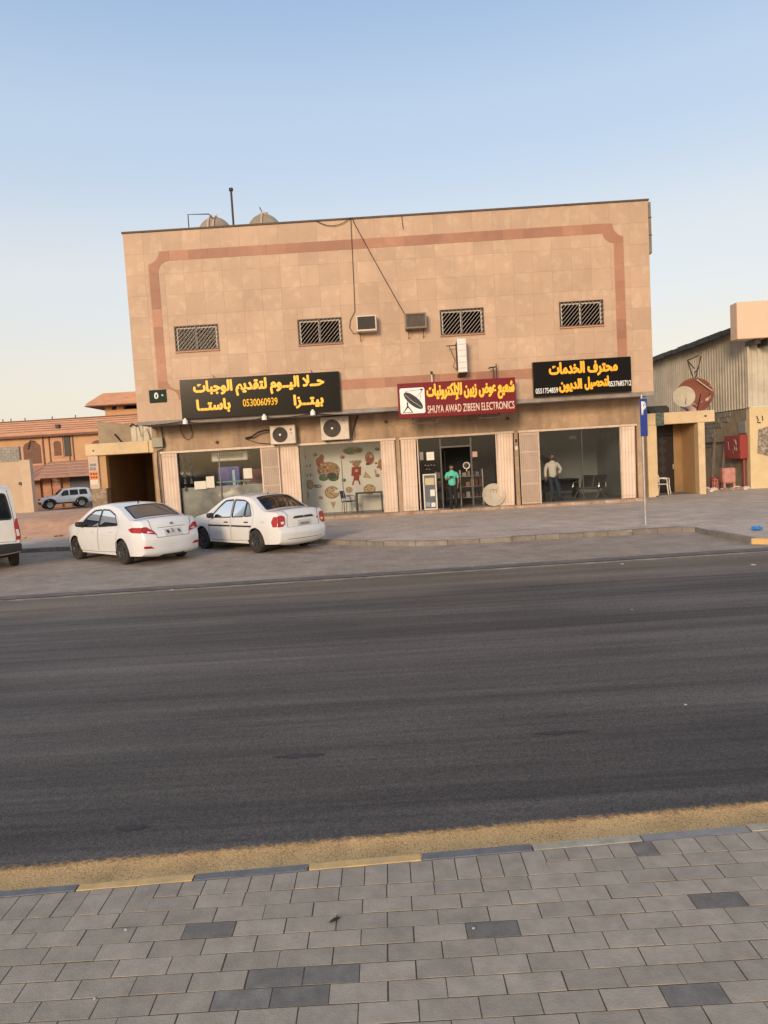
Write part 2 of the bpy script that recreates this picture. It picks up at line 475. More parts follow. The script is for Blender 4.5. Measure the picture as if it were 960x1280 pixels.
M_KBARE = mat('kerb_bare_concrete', (0.42, 0.37, 0.29), .85, var=.25, scale=15, bump=.35, dirt=(0.45, .33, .17), dscale=7, damt=.5)
M_EDGE = mat('faded_edge_paint', (0.40, 0.32, 0.215), .85, var=.25, scale=5, dirt=(0.17, .145, .115), dscale=2.6, damt=1.0)
M_LINEW = mat('faded_bay_paint', (0.29, 0.27, 0.24), .85, var=.15, scale=4, dirt=(0.16, .135, .115), dscale=3.0, damt=1.0)
M_PAV = mat('paver_concrete', (0.378, 0.308, 0.230), .88, var=.16, scale=9, bump=.35, bscale=130, rnd=.10, dirt=(0.444, 0.370, 0.280), dscale=5, damt=.5)
M_PAVD = mat('paver_charcoal', (0.205, 0.178, 0.150), .85, var=.22, scale=14, bump=.4, bscale=140, rnd=.14, dirt=(0.288, 0.245, 0.190), dscale=9, damt=.4)
M_JOINT = mat('joint_sand', (0.115, 0.078, 0.056), .95, var=.3, scale=40, bump=.3)

def yellow_aggregate_mat():
    m = bpy.data.materials.new('yellow_aggregate'); m.use_nodes = True
    nt = m.node_tree; L = nt.links; b = nt.nodes['Principled BSDF']; b.inputs['Roughness'].default_value = 0.9; b.inputs['Specular IOR Level'].default_value = .1
    geo = N(nt, 'ShaderNodeNewGeometry'); P = geo.outputs['Position']
    mp = N(nt, 'ShaderNodeMapping'); mp.inputs['Scale'].default_value = (1, 0.75, 1); L.new(P, mp.inputs[0])
    nd = N(nt, 'ShaderNodeTexNoise', i_Scale=40.0, i_Detail=4.0); L.new(mp.outputs[0], nd.inputs['Vector'])
    mxv = N(nt, 'ShaderNodeMix', data_type='RGBA'); mxv.inputs[0].default_value = .035; L.new(mp.outputs[0], mxv.inputs[6]); L.new(nd.outputs['Color'], mxv.inputs[7])
    vo = N(nt, 'ShaderNodeTexVoronoi', feature='DISTANCE_TO_EDGE'); vo.inputs['Scale'].default_value = 58; L.new(mxv.outputs[2], vo.inputs['Vector'])
    cr = N(nt, 'ShaderNodeValToRGB'); L.new(vo.outputs['Distance'], cr.inputs[0])
    e = cr.color_ramp.elements; e[0].position = 0.0; e[0].color = (0.30, 0.165, 0.075, 1); e[1].position = .07; e[1].color = (1.0, 0.555, 0.22, 1)
    n2 = N(nt, 'ShaderNodeTexNoise', i_Scale=5.0, i_Detail=6.0); L.new(P, n2.inputs['Vector'])
    r = N(nt, 'ShaderNodeMapRange'); L.new(n2.outputs[0], r.inputs[0]); r.inputs[1].default_value = .3; r.inputs[2].default_value = .7; r.inputs[3].default_value = .88; r.inputs[4].default_value = 1.18
    # wear: paint rubbed off towards the traffic
    wn = N(nt, 'ShaderNodeTexNoise', i_Scale=24.0, i_Detail=8.0, i_Roughness=.75); L.new(P, wn.inputs['Vector'])
    sp = N(nt, 'ShaderNodeSeparateXYZ'); L.new(P, sp.inputs[0])
    a = N(nt, 'ShaderNodeMath', operation='MULTIPLY_ADD'); a.inputs[1].default_value = -0.0546; L.new(sp.outputs[0], a.inputs[0]); L.new(sp.outputs[1], a.inputs[2])
    ad = N(nt, 'ShaderNodeMath', operation='MULTIPLY_ADD'); ad.inputs[1].default_value = .16; L.new(wn.outputs[0], ad.inputs[0]); L.new(a.outputs[0], ad.inputs[2])
    wr = N(nt, 'ShaderNodeMapRange'); L.new(ad.outputs[0], wr.inputs[0]); wr.inputs[1].default_value = 3.815; wr.inputs[2].default_value = 3.875
    tp_ = N(nt, 'ShaderNodeBsdfTransparent'); ms_ = N(nt, 'ShaderNodeMixShader'); L.new(wr.outputs[0], ms_.inputs[0]); L.new(b.outputs[0], ms_.inputs[1]); L.new(tp_.outputs[0], ms_.inputs[2]); L.new(ms_.outputs[0], nt.nodes['Material Output'].inputs[0])
    vm = N(nt, 'ShaderNodeVectorMath', operation='SCALE'); L.new(cr.outputs[0], vm.inputs[0]); L.new(r.outputs[0], vm.inputs['Scale']); L.new(vm.outputs[0], b.inputs['Base Color'])
    bp = N(nt, 'ShaderNodeBump', i_Strength=.8, i_Distance=.008); L.new(vo.outputs['Distance'], bp.inputs['Height']); L.new(bp.outputs[0], b.inputs['Normal'])
    return m
M_AGG = yellow_aggregate_mat()

# ------------------------------------------------------------------ ground sheet out to the horizon; the open lot on the left is part of it
def sstep(a, b, t):
    t = max(0, min(1, (t-a)/(b-a))); return t*t*(3-2*t)
from mathutils import noise as mnoise
def lot_h(x, y):
    if y < 24.7: k = 0
    h = 0.06 + 0.60*sstep(24.75, 27.6, y)
    h += (-0.55-0.66)*sstep(30, 58, y)
    h += 0.10*(mnoise.noise(Vector((x*.33, y*.33, 1.7))))*sstep(24.8, 26.5, y) + 0.05*mnoise.noise(Vector((x*1.1, y*1.1, 4.0)))*sstep(24.8, 26, y)
    return h
def ground_h(x, y):
    w_ = (1-sstep(-8.9, -8.3, x))*sstep(24.55, 24.8, y)
    far = sstep(85, 140, y)
    return -0.06*(1-w_)+lot_h(x, y)*w_*(1-far)-0.5*far*w_
xs = [-1800, -700, -300, -150, -100, -80]+[-64+0.9*i for i in range(36)]+[-31.5+.42*i for i in range(56)]+[-7.9, -6, 0, 10, 20, 40, 80, 200, 700, 1800]
ys = [-1500, -500, -100, -30, 0, 12, 20, 24.3, 24.55]+[24.7+.2*i for i in range(30)]+[30.8+.8*i for i in range(48)]+[70, 75, 85, 100, 140, 300, 800, 2200]
g = MB()
for j, y in enumerate(ys):
    for i, x in enumerate(xs):
        g.v.append((x, y, ground_h(x, y)))
nx = len(xs)
for j in range(len(ys)-1):
    for i in range(nx-1):
        g.f.append((j*nx+i, j*nx+i+1, (j+1)*nx+i+1, (j+1)*nx+i)); g.m.append(0)
g.build('ground', M_DIRT, fix=False, smooth=50, kind='structure')

def near_front(x): return 3.26+(x+1.93)*0.0546      # street face of the near kerb
def near_back(x): return 3.20+(x+1.90)*0.0512-0.005
def far_line(x): return 12.70+x*0.035               # far edge of the carriageway
def sheet(name, pts, z, material, kind='structure'):
    b = MB(); b.add([(x, y, z) for x, y in pts], [tuple(range(len(pts)))])
    return b.build(name, material, fix=False, kind=kind)
sheet('road', [(-90, near_front(-90)), (90, near_front(90)), (90, far_line(90)), (-90, far_line(-90))], 0.0, M_ASPH)
sheet('yellow_edge_paint', [(-40, near_front(-40)), (40, near_front(40)), (40, near_front(40)+.52), (-40, near_front(-40)+.52)], 0.004, M_AGG)
sheet('road_edge_line', [(-40, far_line(-40)-.23), (40, far_line(40)-.18), (40, far_line(40)-.02), (-40, far_line(-40)-.02)], 0.004, M_EDGE)
sheet('road_channel', [(-60, far_line(-60)), (60, far_line(60)), (60, far_line(60)+.36), (-60, far_line(-60)+.36)], 0.010, M_CHAN)
sheet('parking_surface', [(-60, far_line(-60)+.36), (60, far_line(60)+.36), (60, 26), (-60, 26)], 0.002, M_PARK)
def bay_line(p, q, wd=.11):
    p = Vector(p); q = Vector(q); d = (q-p).normalized(); n = Vector((-d.y, d.x))*wd/2
    return sheet('bay_line', [tuple(p-n), tuple(q-n), tuple(q+n), tuple(p+n)], 0.007, M_LINEW)
bay_line((-9.0, 19.7), (-5.2, 15.9))
bay_line((-4.1, 18.6), (-1.4, 16.3))
bay_line((-13.6, 20.1), (-9.9, 15.9))

# far sidewalk, 12 cm up, falling slightly towards the shops
KERB = [(-60, 22.6), (-12, 20.95), (-9.6, 20.62), (-6, 19.95), (-3, 19.15), (-1.72, 18.46), (-.9, 17.72), (-.05, 17.13), (.7, 16.74), (1.45, 16.57), (2.96, 16.56), (5.2, 16.5), (6.95, 16.52), (7.16, 16.30), (7.12, 14.9), (7.20, 13.9), (7.75, 13.42), (9, 13.36), (60, 15.1)]
def walk_z(x, y):
    return 0.12-0.06*sstep(17.5, 25.5, y)
back = [(60, 45), (9.2, 45), (9.2, 26.75), (-8.6, 26.75), (-8.6, 24.72), (-60, 25.2)]
poly = KERB+back
bm = bmesh.new()
pts = [Vector((p[0], p[1])) for p in poly]
edges = [(i, (i+1) % len(pts)) for i in range(len(pts))]
def inpoly(p, poly):
    c = False; n = len(poly); j = n-1; x, y = p[0], p[1]
    for i in range(n):
        xi, yi = poly[i][0], poly[i][1]; xj, yj = poly[j][0], poly[j][1]
        if (yi > y) != (yj > y) and x < (xj-xi)*(y-yi)/(yj-yi)+xi: c = not c
        j = i
    return c
extra = [Vector((x+.13, y)) for x in range(-30, 30) for y in [13.9+1.07*i for i in range(14)] if inpoly((x+.13, y), poly)]
vv, ee, ff, _, _, _ = delaunay_2d_cdt(pts+extra, edges, [], 0, 1e-5)
b = MB()
b.v = [(p[0], p[1], walk_z(p[0], p[1])) for p in vv]
b.f = [tuple(f) for f in ff if inpoly(sum((Vector(vv[i]) for i in f), Vector((0, 0)))/3, poly)]
b.m = [0]*len(b.f)
sidewalk = b.build('sidewalk', M_WALK, fix=False, kind='structure')
for p in sidewalk.data.polygons:
    if p.normal.z < 0: p.flip()

# its kerb stones, one by one where they show
def along(path, step, x0=-14, x1=14):
    pv = [Vector(p) for p in path]; out = []; carry = 0
    for a_, b_ in zip(pv, pv[1:]):
        d = b_-a_; Ls = d.length; n = max(1, round(Ls/step)) if Ls < 20 else max(1, int(Ls/step))
        for k in range(n): out.append((a_+d*k/n, a_+d*(k+1)/n))
    return out
segs = along(KERB, .62)
off = lambda p, q: Vector((-(q-p).y, (q-p).x)).normalized()
rest = MB()
def kerb_geom(b, p, q, z1, w_=.13, z0=-.02, gap=.006, mi=0):
    d = (q-p).normalized(); n = off(p, q); p = p+d*gap; q = q-d*gap
    zz = z1 if z1 else .124
    c = .016
    sec = [(-.004, z0), (-.004, zz-c), (c, zz), (w_, zz), (w_, z0)]
    vs = [Vector((p.x+n.x*a_, p.y+n.y*a_, h)) for a_, h in sec]+[Vector((q.x+n.x*a_, q.y+n.y*a_, h)) for a_, h in sec]
    k = len(sec)
    b.add(vs, [tuple(range(k))[::-1], tuple(range(k, 2*k))]+[(i, (i+1) % k, k+(i+1) % k, k+i) for i in range(k)], mi)
cnt = 0
for p, q in segs:
    mid = (p+q)/2
    if -12.5 < mid.x < 13:
        kb = MB(); kerb_geom(kb, p, q, .124+random.uniform(-.006, .006))
        yel = mid.y < 14.0 and 7.3 < mid.x < 8.1
        o = kb.build('kerb_stone', M_KYEL if yel else M_CONC, sidewalk)
    else:
        kerb_geom(rest, p, q, .124)
rest.build('kerb_run', M_CONC, sidewalk, kind='stuff')

# ------------------------------------------------------------------ near pavement: kerb stones and pavers
pb = MB(); pb.box(-60, 60, -14, 0, -.05, .1178)
pb.add([(-60, 0, .1178), (60, 0, .1178), (60, near_back(60), .1178), (-60, near_back(-60), .1178)], [(0, 1, 2, 3)])
pavement = pb.build('pavement', M_JOINT, kind='structure')
kx = [-1.56+.5475*k for k in range(-6, 13)]
kcol = {-1: 'g', 0: 'y', 1: 'g', 2: 'y', 3: 'g', 4: 'b', 5: 'g2', 6: 'b', 7: 'g2', -2: 'y', -3: 'g', -4: 'y'}
kmats = {'g': M_KGREY, 'y': M_KYEL, 'b': M_KBARE, 'g2': mat('kerb_pale_grey', (.29, .265, .24), .8, var=.15, scale=10, bump=.3)}
for i, x in enumerate(kx):
    k = i-6
    x2 = x+.5475
    p = Vector((x, near_front(x))); q = Vector((x2, near_front(x2)))
    kb = MB()
    dz = random.uniform(-.003, .003)
    zt = .120+dz; g_ = .004
    xa, xb = x+g_, x2-g_
    F = lambda t: near_front(t)
    G = lambda t: near_back(t)+.004
    c = .012
    vs = []
    for t in (xa, xb):
        jag = random.uniform(-.004, .004)
        vs += [(t, F(t), -.02), (t, F(t), zt-c), (t, F(t)-c, zt), (t, G(t)+.004, zt), (t, G(t), zt-.006), (t, G(t), .02)]
    kb.add(vs, [(0, 1, 2, 3, 4, 5), (11, 10, 9, 8, 7, 6)]+[(j, (j+1) % 6, 6+(j+1) % 6, 6+j) for j in range(6)])
    kb.build('kerb_stone', kmats[kcol.get(k, 'g' if k % 2 else 'y')], pavement)
kr = MB()
for s_ in (-1, 1):
    for k in range(60):
        x = (kx[0]-.5475*(k+1)) if s_ < 0 else (kx[-1]+.5475*(k+1)); x2 = x+.5475
        kr.box(x+.004, x2-.004, -.03, .03, -.02, .12, k % 2, Matrix.Translation((0, (near_front(x)+near_back(x))/2, 0)))
kr.build('kerb_run', [M_KGREY, M_KYEL], pavement, kind='stuff')

PW, PD = 0.2155, 0.1014
def quad_paver(pts, z=.12):
    """a paver from its four corners (counter-clockwise), joints already taken off, with a worn top edge"""
    b = MB(); n = len(pts); c = Vector((sum(p[0] for p in pts)/n, sum(p[1] for p in pts)/n))
    def ins(p, d):
        v = Vector(p)-c; return c+Vector((v.x-math.copysign(d, v.x), v.y-math.copysign(d, v.y)))
    vs = [(p[0], p[1], .07) for p in pts]+[(p[0], p[1], z-.0006) for p in pts]
    for p in pts:
        q = ins(p, .0010); vs.append((q.x, q.y, z))
    fs = [(i, (i+1) % n, n+(i+1) % n, n+i) for i in range(n)]+[(n+i, n+(i+1) % n, 2*n+(i+1) % n, 2*n+i) for i in range(n)]+[tuple(range(2*n, 3*n))]
    b.add(vs, fs); return b
J = .0024
proto_p = quad_paver([(-PW/2+J, -PD/2+J), (PW/2-J, -PD/2+J), (PW/2-J, PD/2-J), (-PW/2+J, PD/2-J)]).mesh('paver', M_PAV)
proto_d = proto_p.copy(); proto_d.materials.clear(); proto_d.materials.append(M_PAVD)
DARK = [(-0.66, 2.77), (-.46, 2.57), (-.31, 2.59)]
def cam_ray_ground(px, py, z):
    d = fwd*887+right*(px-480)-upv*(py-640)
    t = (z-CAM_H)/d.z
    return Vector((d.x*t, d.y*t))
DARK = [cam_ray_ground(*p, .12) for p in ((262, 1162), (346, 1222), (418, 1218), (303, 1252), (382, 1249), (625, 1162), (912, 1126), (893, 1247))]
DARK_S = cam_ray_ground(810, 1058, .12)
fill = MB()
def row_line(n): return 3.127-PD*n
XA, XB = -2.45, 2.55
def row_start(n, memo={}):
    if n not in memo:
        ph = -1.704+(n-1)*PW/2
        k = int(math.floor((-9-ph)/PW))
        while near_back(ph+k*PW)-row_line(n) < .098 and ph+k*PW < 12: k += 1
        memo[n] = ph+k*PW
    return memo[n]
for n in range(-8, 50):
    yb, yt = row_line(n+1), row_line(n)
    yc = (yb+yt)/2
    ph = -1.704+(n-1)*PW/2
    k0 = int(math.floor((-9-ph)/PW)); k1 = int(math.ceil((9-ph)/PW))
    for k in range(k0, k1):
        x0 = ph+k*PW; xc = x0+PW/2
        if x0 < row_start(n)-.01: continue
        near = XA < xc < XB and yb > 2.05
        dark = any(abs(xc-d.x) < PW/2 and abs(yc-d.y) < PD/2 for d in DARK)
        if near:
            o = obj('paver', proto_d if dark else proto_p, pavement)
            o.location = (xc+random.uniform(-.0012, .0012), yc+random.uniform(-.001, .001), random.uniform(-.0005, .0005))
            o.rotation_euler = (random.uniform(-.004, .004), random.uniform(-.004, .004), random.uniform(-.007, .007))
        else:
            h = .12+random.uniform(-.002, .002)
            fill.add([(x0+J, yb+J, h), (x0+PW-J, yb+J, h), (x0+PW-J, yt-J, h), (x0+J, yt-J, h), (x0+J, yb+J, .085), (x0+PW-J, yb+J, .085), (x0+PW-J, yt-J, .085), (x0+J, yt-J, .085)],
                     [(0, 1, 2, 3), (0, 4, 5, 1), (1, 5, 6, 2), (2, 6, 7, 3), (3, 7, 4, 0)], 1 if random.random() < .04 else 0)
# header course against the kerb: cut short wherever a new row has begun behind it
SW = .1078
for k in range(int(-8/SW), int(8/SW)):
    x0 = -1.704+.004+k*SW; x1 = x0+SW; xc = (x0+x1)/2
    n = 8
    while n > -9:
        yt = row_line(n)     # top line of row n
        ok = xc > row_start(n)-.01
        if not ok: break
        n -= 1
    ybot = row_line(n+1)
    pts_ = [(x0+J, ybot+J), (x1-J, ybot+J), (x1-J, near_back(x1)-J), (x0+J, near_back(x0)-J)]
    if XA < xc < XB:
        dark = x0 < DARK_S.x < x1
        o = quad_paver(pts_, .12+random.uniform(-.0014, .0014)).build('paver', M_PAVD if dark else M_PAV, pavement)
    else:
        fill.add([(p[0], p[1], .12) for p in pts_], [(0, 1, 2, 3)], 0)
fill.build('paving_blocks', [M_PAV, M_PAVD], pavement, kind='stuff')

# small litter near the camera
def pebble(name, label, cat, loc, r, material, seed, flat=.6, group=None):
    rr = random.Random(seed)
    bm = bmesh.new(); bmesh.ops.create_icosphere(bm, subdivisions=2, radius=r)
    for v in bm.verts:
        v.co *= 1+rr.uniform(-.22, .22); v.co.z *= flat
    me = bpy.data.meshes.new(name); bm.to_mesh(me); bm.free(); me.materials.append(material)
    o = obj(name, me, loc=loc); return tag(o, label, cat, group)
M_PALE = mat('pale_stone', (.55, .5, .43), .8, var=.2, scale=20)
M_LEAF = mat('dry_leaf', (.035, .022, .015), .8, var=.2, scale=60)
p = cam_ray_ground(157, 1163, .12)
pebble('pebble', 'tiny white pebble lying on the near pavement left of the first dark paver', 'pebble', (p.x, p.y, .123), .006, M_PALE, 3)
p = cam_ray_ground(592, 1161, .12)
pebble('pebble', 'tiny white pebble at the joint of the lone dark paver, right of centre', 'pebble', (p.x, p.y, .123), .006, M_PALE, 4)
p = cam_ray_ground(118, 1249, .12)
pebble('pebble', 'small grey pebble at the lower left edge of the near pavement', 'pebble', (p.x, p.y, .122), .004, M_PALE, 5)
p = cam_ray_ground(419, 1152, .12)
lf = MB(); lf.add([(-.022, -.006, 0), (-.01, -.014, .004), (.008, -.01, .007), (.02, .006, .006), (.012, .016, .003), (-.004, .008, .006)], [(0, 1, 5), (1, 2, 5), (2, 4, 5), (2, 3, 4)])
lf.add([(-.022, -.006, -.002), (-.032, -.013, -.001), (-.02, -.008, .001)], [(0, 1, 2)])
o = lf.build('dry_leaf', M_LEAF); o.location = (p.x, p.y, .124); o.scale = (1.25,)*3
tag(o, 'small dark curled leaf lying on the near pavement left of centre', 'leaf')
# ------------------------------------------------------------------ materials of the buildings
def marble_mat(name, base, light, dark, rnd=.07, var=.10, amount=.55, stain=None):
    """warm brecciated stone facing: pale broken patches in a sandy ground; the grain runs on from tile to tile with a jump"""
    m = bpy.data.materials.new(name); m.use_nodes = True
    nt = m.node_tree; L = nt.links; b = nt.nodes['Principled BSDF']; b.inputs['Roughness'].default_value = 0.55
    b.inputs['Specular IOR Level'].default_value = .3
    geo = N(nt, 'ShaderNodeNewGeometry'); P = geo.outputs['Position']
    oi = N(nt, 'ShaderNodeObjectInfo')
    jm = N(nt, 'ShaderNodeVectorMath', operation='SCALE'); jm.inputs['Scale'].default_value = 40.0
    cb = N(nt, 'ShaderNodeCombineXYZ'); L.new(oi.outputs['Random'], cb.inputs[0]); L.new(oi.outputs['Random'], cb.inputs[2]); L.new(cb.outputs[0], jm.inputs[0])
    ad = N(nt, 'ShaderNodeVectorMath', operation='ADD'); L.new(P, ad.inputs[0]); L.new(jm.outputs[0], ad.inputs[1])
    nd = N(nt, 'ShaderNodeTexNoise', i_Scale=2.2, i_Detail=3.0); L.new(ad.outputs[0], nd.inputs['Vector'])
    mv = N(nt, 'ShaderNodeMix', data_type='RGBA'); mv.inputs[0].default_value = .05; L.new(ad.outputs[0], mv.inputs[6]); L.new(nd.outputs['Color'], mv.inputs[7])
    vo = N(nt, 'ShaderNodeTexVoronoi'); vo.inputs['Scale'].default_value = 4.2; vo.inputs['Randomness'].default_value = 1; L.new(mv.outputs[2], vo.inputs['Vector'])
    sp = N(nt, 'ShaderNodeSeparateColor'); L.new(vo.outputs['Color'], sp.inputs[0])
    r1 = N(nt, 'ShaderNodeMapRange'); L.new(sp.outputs[0], r1.inputs[0]); r1.inputs[1].default_value = .76; r1.inputs[2].default_value = .84; r1.inputs[4].default_value = amount
    n1 = N(nt, 'ShaderNodeTexNoise', i_Scale=5.0, i_Detail=8.0, i_Roughness=.7, i_Distortion=.8); L.new(ad.outputs[0], n1.inputs['Vector'])
    r2 = N(nt, 'ShaderNodeMapRange'); L.new(n1.outputs[0], r2.inputs[0]); r2.inputs[1].default_value = .45; r2.inputs[2].default_value = .75; r2.inputs[4].default_value = .7
    A = N(nt, 'ShaderNodeMix', data_type='RGBA'); L.new(r1.outputs[0], A.inputs[0]); A.inputs[6].default_value = (*base, 1); A.inputs[7].default_value = (*light, 1)
    Bm = N(nt, 'ShaderNodeMix', data_type='RGBA'); L.new(r2.outputs[0], Bm.inputs[0]); L.new(A.outputs[2], Bm.inputs[6]); Bm.inputs[7].default_value = (*dark, 1)
    col = Bm.outputs[2]
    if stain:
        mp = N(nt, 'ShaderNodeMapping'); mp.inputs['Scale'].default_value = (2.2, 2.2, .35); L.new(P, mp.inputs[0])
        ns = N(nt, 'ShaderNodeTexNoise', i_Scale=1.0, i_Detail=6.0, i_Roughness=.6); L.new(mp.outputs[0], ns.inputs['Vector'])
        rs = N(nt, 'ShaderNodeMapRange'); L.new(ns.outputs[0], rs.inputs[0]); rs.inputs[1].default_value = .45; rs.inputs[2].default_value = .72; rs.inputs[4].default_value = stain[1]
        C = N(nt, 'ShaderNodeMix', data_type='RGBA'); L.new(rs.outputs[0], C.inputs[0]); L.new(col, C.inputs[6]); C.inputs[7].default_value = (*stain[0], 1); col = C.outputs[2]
    rr = N(nt, 'ShaderNodeMapRange'); L.new(oi.outputs['Random'], rr.inputs[0]); rr.inputs[3].default_value = 1-rnd; rr.inputs[4].default_value = 1+rnd
    n5 = N(nt, 'ShaderNodeTexNoise', i_Scale=.6, i_Detail=4.0); L.new(P, n5.inputs['Vector'])
    r5 = N(nt, 'ShaderNodeMapRange'); L.new(n5.outputs[0], r5.inputs[0]); r5.inputs[1].default_value = .3; r5.inputs[2].default_value = .7; r5.inputs[3].default_value = 1-var; r5.inputs[4].default_value = 1+var
    mm = N(nt, 'ShaderNodeMath', operation='MULTIPLY'); L.new(rr.outputs[0], mm.inputs[0]); L.new(r5.outputs[0], mm.inputs[1])
    vm = N(nt, 'ShaderNodeVectorMath', operation='SCALE'); L.new(col, vm.inputs[0]); L.new(mm.outputs[0], vm.inputs['Scale']); L.new(vm.outputs[0], b.inputs['Base Color'])
    return m
M_TILE = marble_mat('facade_marble', (.515, .358, .245), (.595, .445, .31), (.475, .322, .215), rnd=.06, amount=.50, stain=((.44, .30, .205), .35))
M_BAND = marble_mat('band_marble', (.41, .205, .13), (.46, .26, .17), (.36, .18, .115), rnd=.16, amount=.3)
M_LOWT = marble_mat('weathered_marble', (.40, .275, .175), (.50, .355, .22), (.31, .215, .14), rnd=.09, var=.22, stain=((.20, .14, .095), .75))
M_MORT = mat('joint_mortar', (.50, .35, .245), .9, var=.15, scale=6)
M_PLAS = mat('cream_plaster', (.66, .50, .30), .85, var=.10, scale=2, bump=.2, bscale=40, dirt=(.45, .33, .2), dscale=1.2, damt=.45)
M_PLAS2 = mat('ochre_plaster', (.50, .31, .15), .85, var=.12, scale=2, bump=.2, bscale=40, dirt=(.34, .21, .11), dscale=1.0, damt=.5)
M_SOFF = mat('soffit_concrete', (.30, .26, .23), .9, var=.2, scale=3, bump=.2, dirt=(.15, .12, .1), dscale=1.2, damt=.5)
M_CAP = mat('parapet_cap', (.09, .065, .055), .7, var=.3, scale=4)
M_ROOF = mat('roof_screed', (.30, .27, .24), .95, var=.2, scale=2)
M_DKM = mat('dark_brown_metal', (.055, .038, .032), .5, metal=.2, var=.2, scale=12)
M_BARS = mat('bar_paint', (.40, .33, .27), .5, var=.15, scale=12)
M_WHM = mat('cream_metal', (.66, .60, .52), .5, var=.12, scale=10, dirt=(.42, .33, .25), dscale=6, damt=.4)
M_GATE = mat('gate_cream_paint', (.72, .57, .455), .5, var=.10, scale=6, dirt=(.40, .27, .18), dscale=3, damt=.5, stretch=(1, 1, .5))
M_FRAME = mat('frame_pale_metal', (.62, .50, .40), .45, var=.12, scale=8, dirt=(.35, .24, .17), dscale=5, damt=.4)
M_INT = mat('interior_grey_wall', (.25, .29, .29), .85, var=.08, scale=1.5)
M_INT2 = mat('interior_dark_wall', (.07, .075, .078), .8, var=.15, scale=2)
M_IFLR = mat('interior_floor', (.20, .18, .15), .35, var=.15, scale=3)
M_ICEIL = mat('interior_ceiling', (.34, .35, .34), .9, var=.05, scale=3)
M_SILL = mat('worn_step_tile', (.34, .22, .15), .8, var=.25, scale=7, rnd=.2, dirt=(.55, .45, .34), dscale=4, damt=.6)
M_BLK = mat('matt_black', (.018, .017, .017), .55, var=.2, scale=20)
M_STEEL = mat('galvanised_steel', (.42, .41, .39), .42, metal=.55, var=.15, scale=14, dirt=(.25, .2, .16), dscale=8, damt=.3)
M_WHP = mat('white_plastic', (.74, .71, .66), .45, var=.06, scale=8, dirt=(.5, .43, .35), dscale=4, damt=.35)
M_GREY = mat('mid_grey_paint', (.22, .215, .205), .6, var=.15, scale=10)
M_RED = mat('red_paint', (.30, .032, .026), .5, var=.18, scale=6, dirt=(.18, .05, .04), dscale=4, damt=.5)
M_CABLE = mat('black_cable', (.022, .018, .016), .6, var=.1, scale=20)
M_RUST = mat('rusty_iron', (.11, .06, .04), .8, var=.3, scale=12)
G_SHOP = glass_mat('shop_glass', (.88, .89, .89), rough=.07, ior=1.36)
G_DARK = glass_mat('tinted_glass', (.08, .07, .06), ior=1.12)
G_WIN = glass_mat('window_glass', (.45, .46, .46), ior=1.45)

# ------------------------------------------------------------------ the commercial building
W0, W1 = -8.47, 9.65
ZS, ZT = 3.94, 10.45
DW = 1.2                                    # the shop fronts stand back this far under the upper floor
bld = thing('commercial_building', 'two storey sandstone coloured commercial block with a reddish stripe and four shops below', 'building', B(0, 0, 0), TH)
WINS = [(-6.92, -5.42, 6.30, 7.16), (-2.61, -1.10, 6.27, 7.13), (2.35, 3.84, 6.30, 7.16), (6.49, 7.98, 6.33, 7.18)]
ACH = [(-.52, .11, 6.56, 7.06), (1.13, 1.82, 6.54, 7.05)]
def rect_minus(rects, hole):
    out = []
    hx0, hx1, hz0, hz1 = hole
    for x0, x1, z0, z1 in rects:
        if hx0 >= x1 or hx1 <= x0 or hz0 >= z1 or hz1 <= z0: out.append((x0, x1, z0, z1)); continue
        if hx0 > x0: out.append((x0, hx0, z0, z1))
        if hx1 < x1: out.append((hx1, x1, z0, z1))
        a, c = max(x0, hx0), min(x1, hx1)
        if hz0 > z0: out.append((a, c, z0, hz0))
        if hz1 < z1: out.append((a, c, hz1, z1))
    return [r for r in out if r[1]-r[0] > .012 and r[3]-r[2] > .012]
# wall core behind the tiles
cb = MB()
for r in rect_minus([(W0, W1, ZS, ZT)], (-99, -98, 0, 1)):
    pass
core = [(W0+.02, W1-.02, ZS+.02, ZT-.03)]
for h in WINS: core = rect_minus(core, h)
for x0, x1, z0, z1 in core: cb.box(x0, x1, .02, .24, z0, z1)
cb.box(W0+.02, W0+.24, .241, 11.5, ZS+.02, ZT-.03); cb.box(W1-.24, W1-.02, .241, 11.5, ZS+.02, ZT-.03)
cb.box(W0+.02, W1-.02, 11.51, 11.7, 0, ZT-.03)
cb.build('upper_wall', M_MORT, bld)
sb = MB(); sb.box(W0+.02, W1-.02, .03, DW+.3, ZS-.12, ZS+.018); sb.box(W0+.25, W1-.25, .25, 11.5, 9.4, 9.5); sb.box(W0+.25, W1-.25, DW+.31, 11.5, ZS-.1, ZS)
sb.build('soffit', M_SOFF, bld)
eb = MB(); eb.box(W0-.012, W1+.012, -.014, .03, ZS-.14, ZS-.002)
eb.build('soffit_edge', M_SOFF, bld)
pc = MB(); pc.box(W0-.03, W1+.03, -.035, .28, ZT-.028, ZT+.03); pc.box(W0-.03, W0+.28, .281, 11.7, ZT-.028, ZT+.03); pc.box(W1-.28, W1+.03, .281, 11.7, ZT-.028, ZT+.03)
pc.build('parapet_cap', M_CAP, bld)
rf = MB(); rf.box(W0+.25, W1-.25, .25, 11.5, 9.501, 9.55); rf.build('roof', M_ROOF, bld)

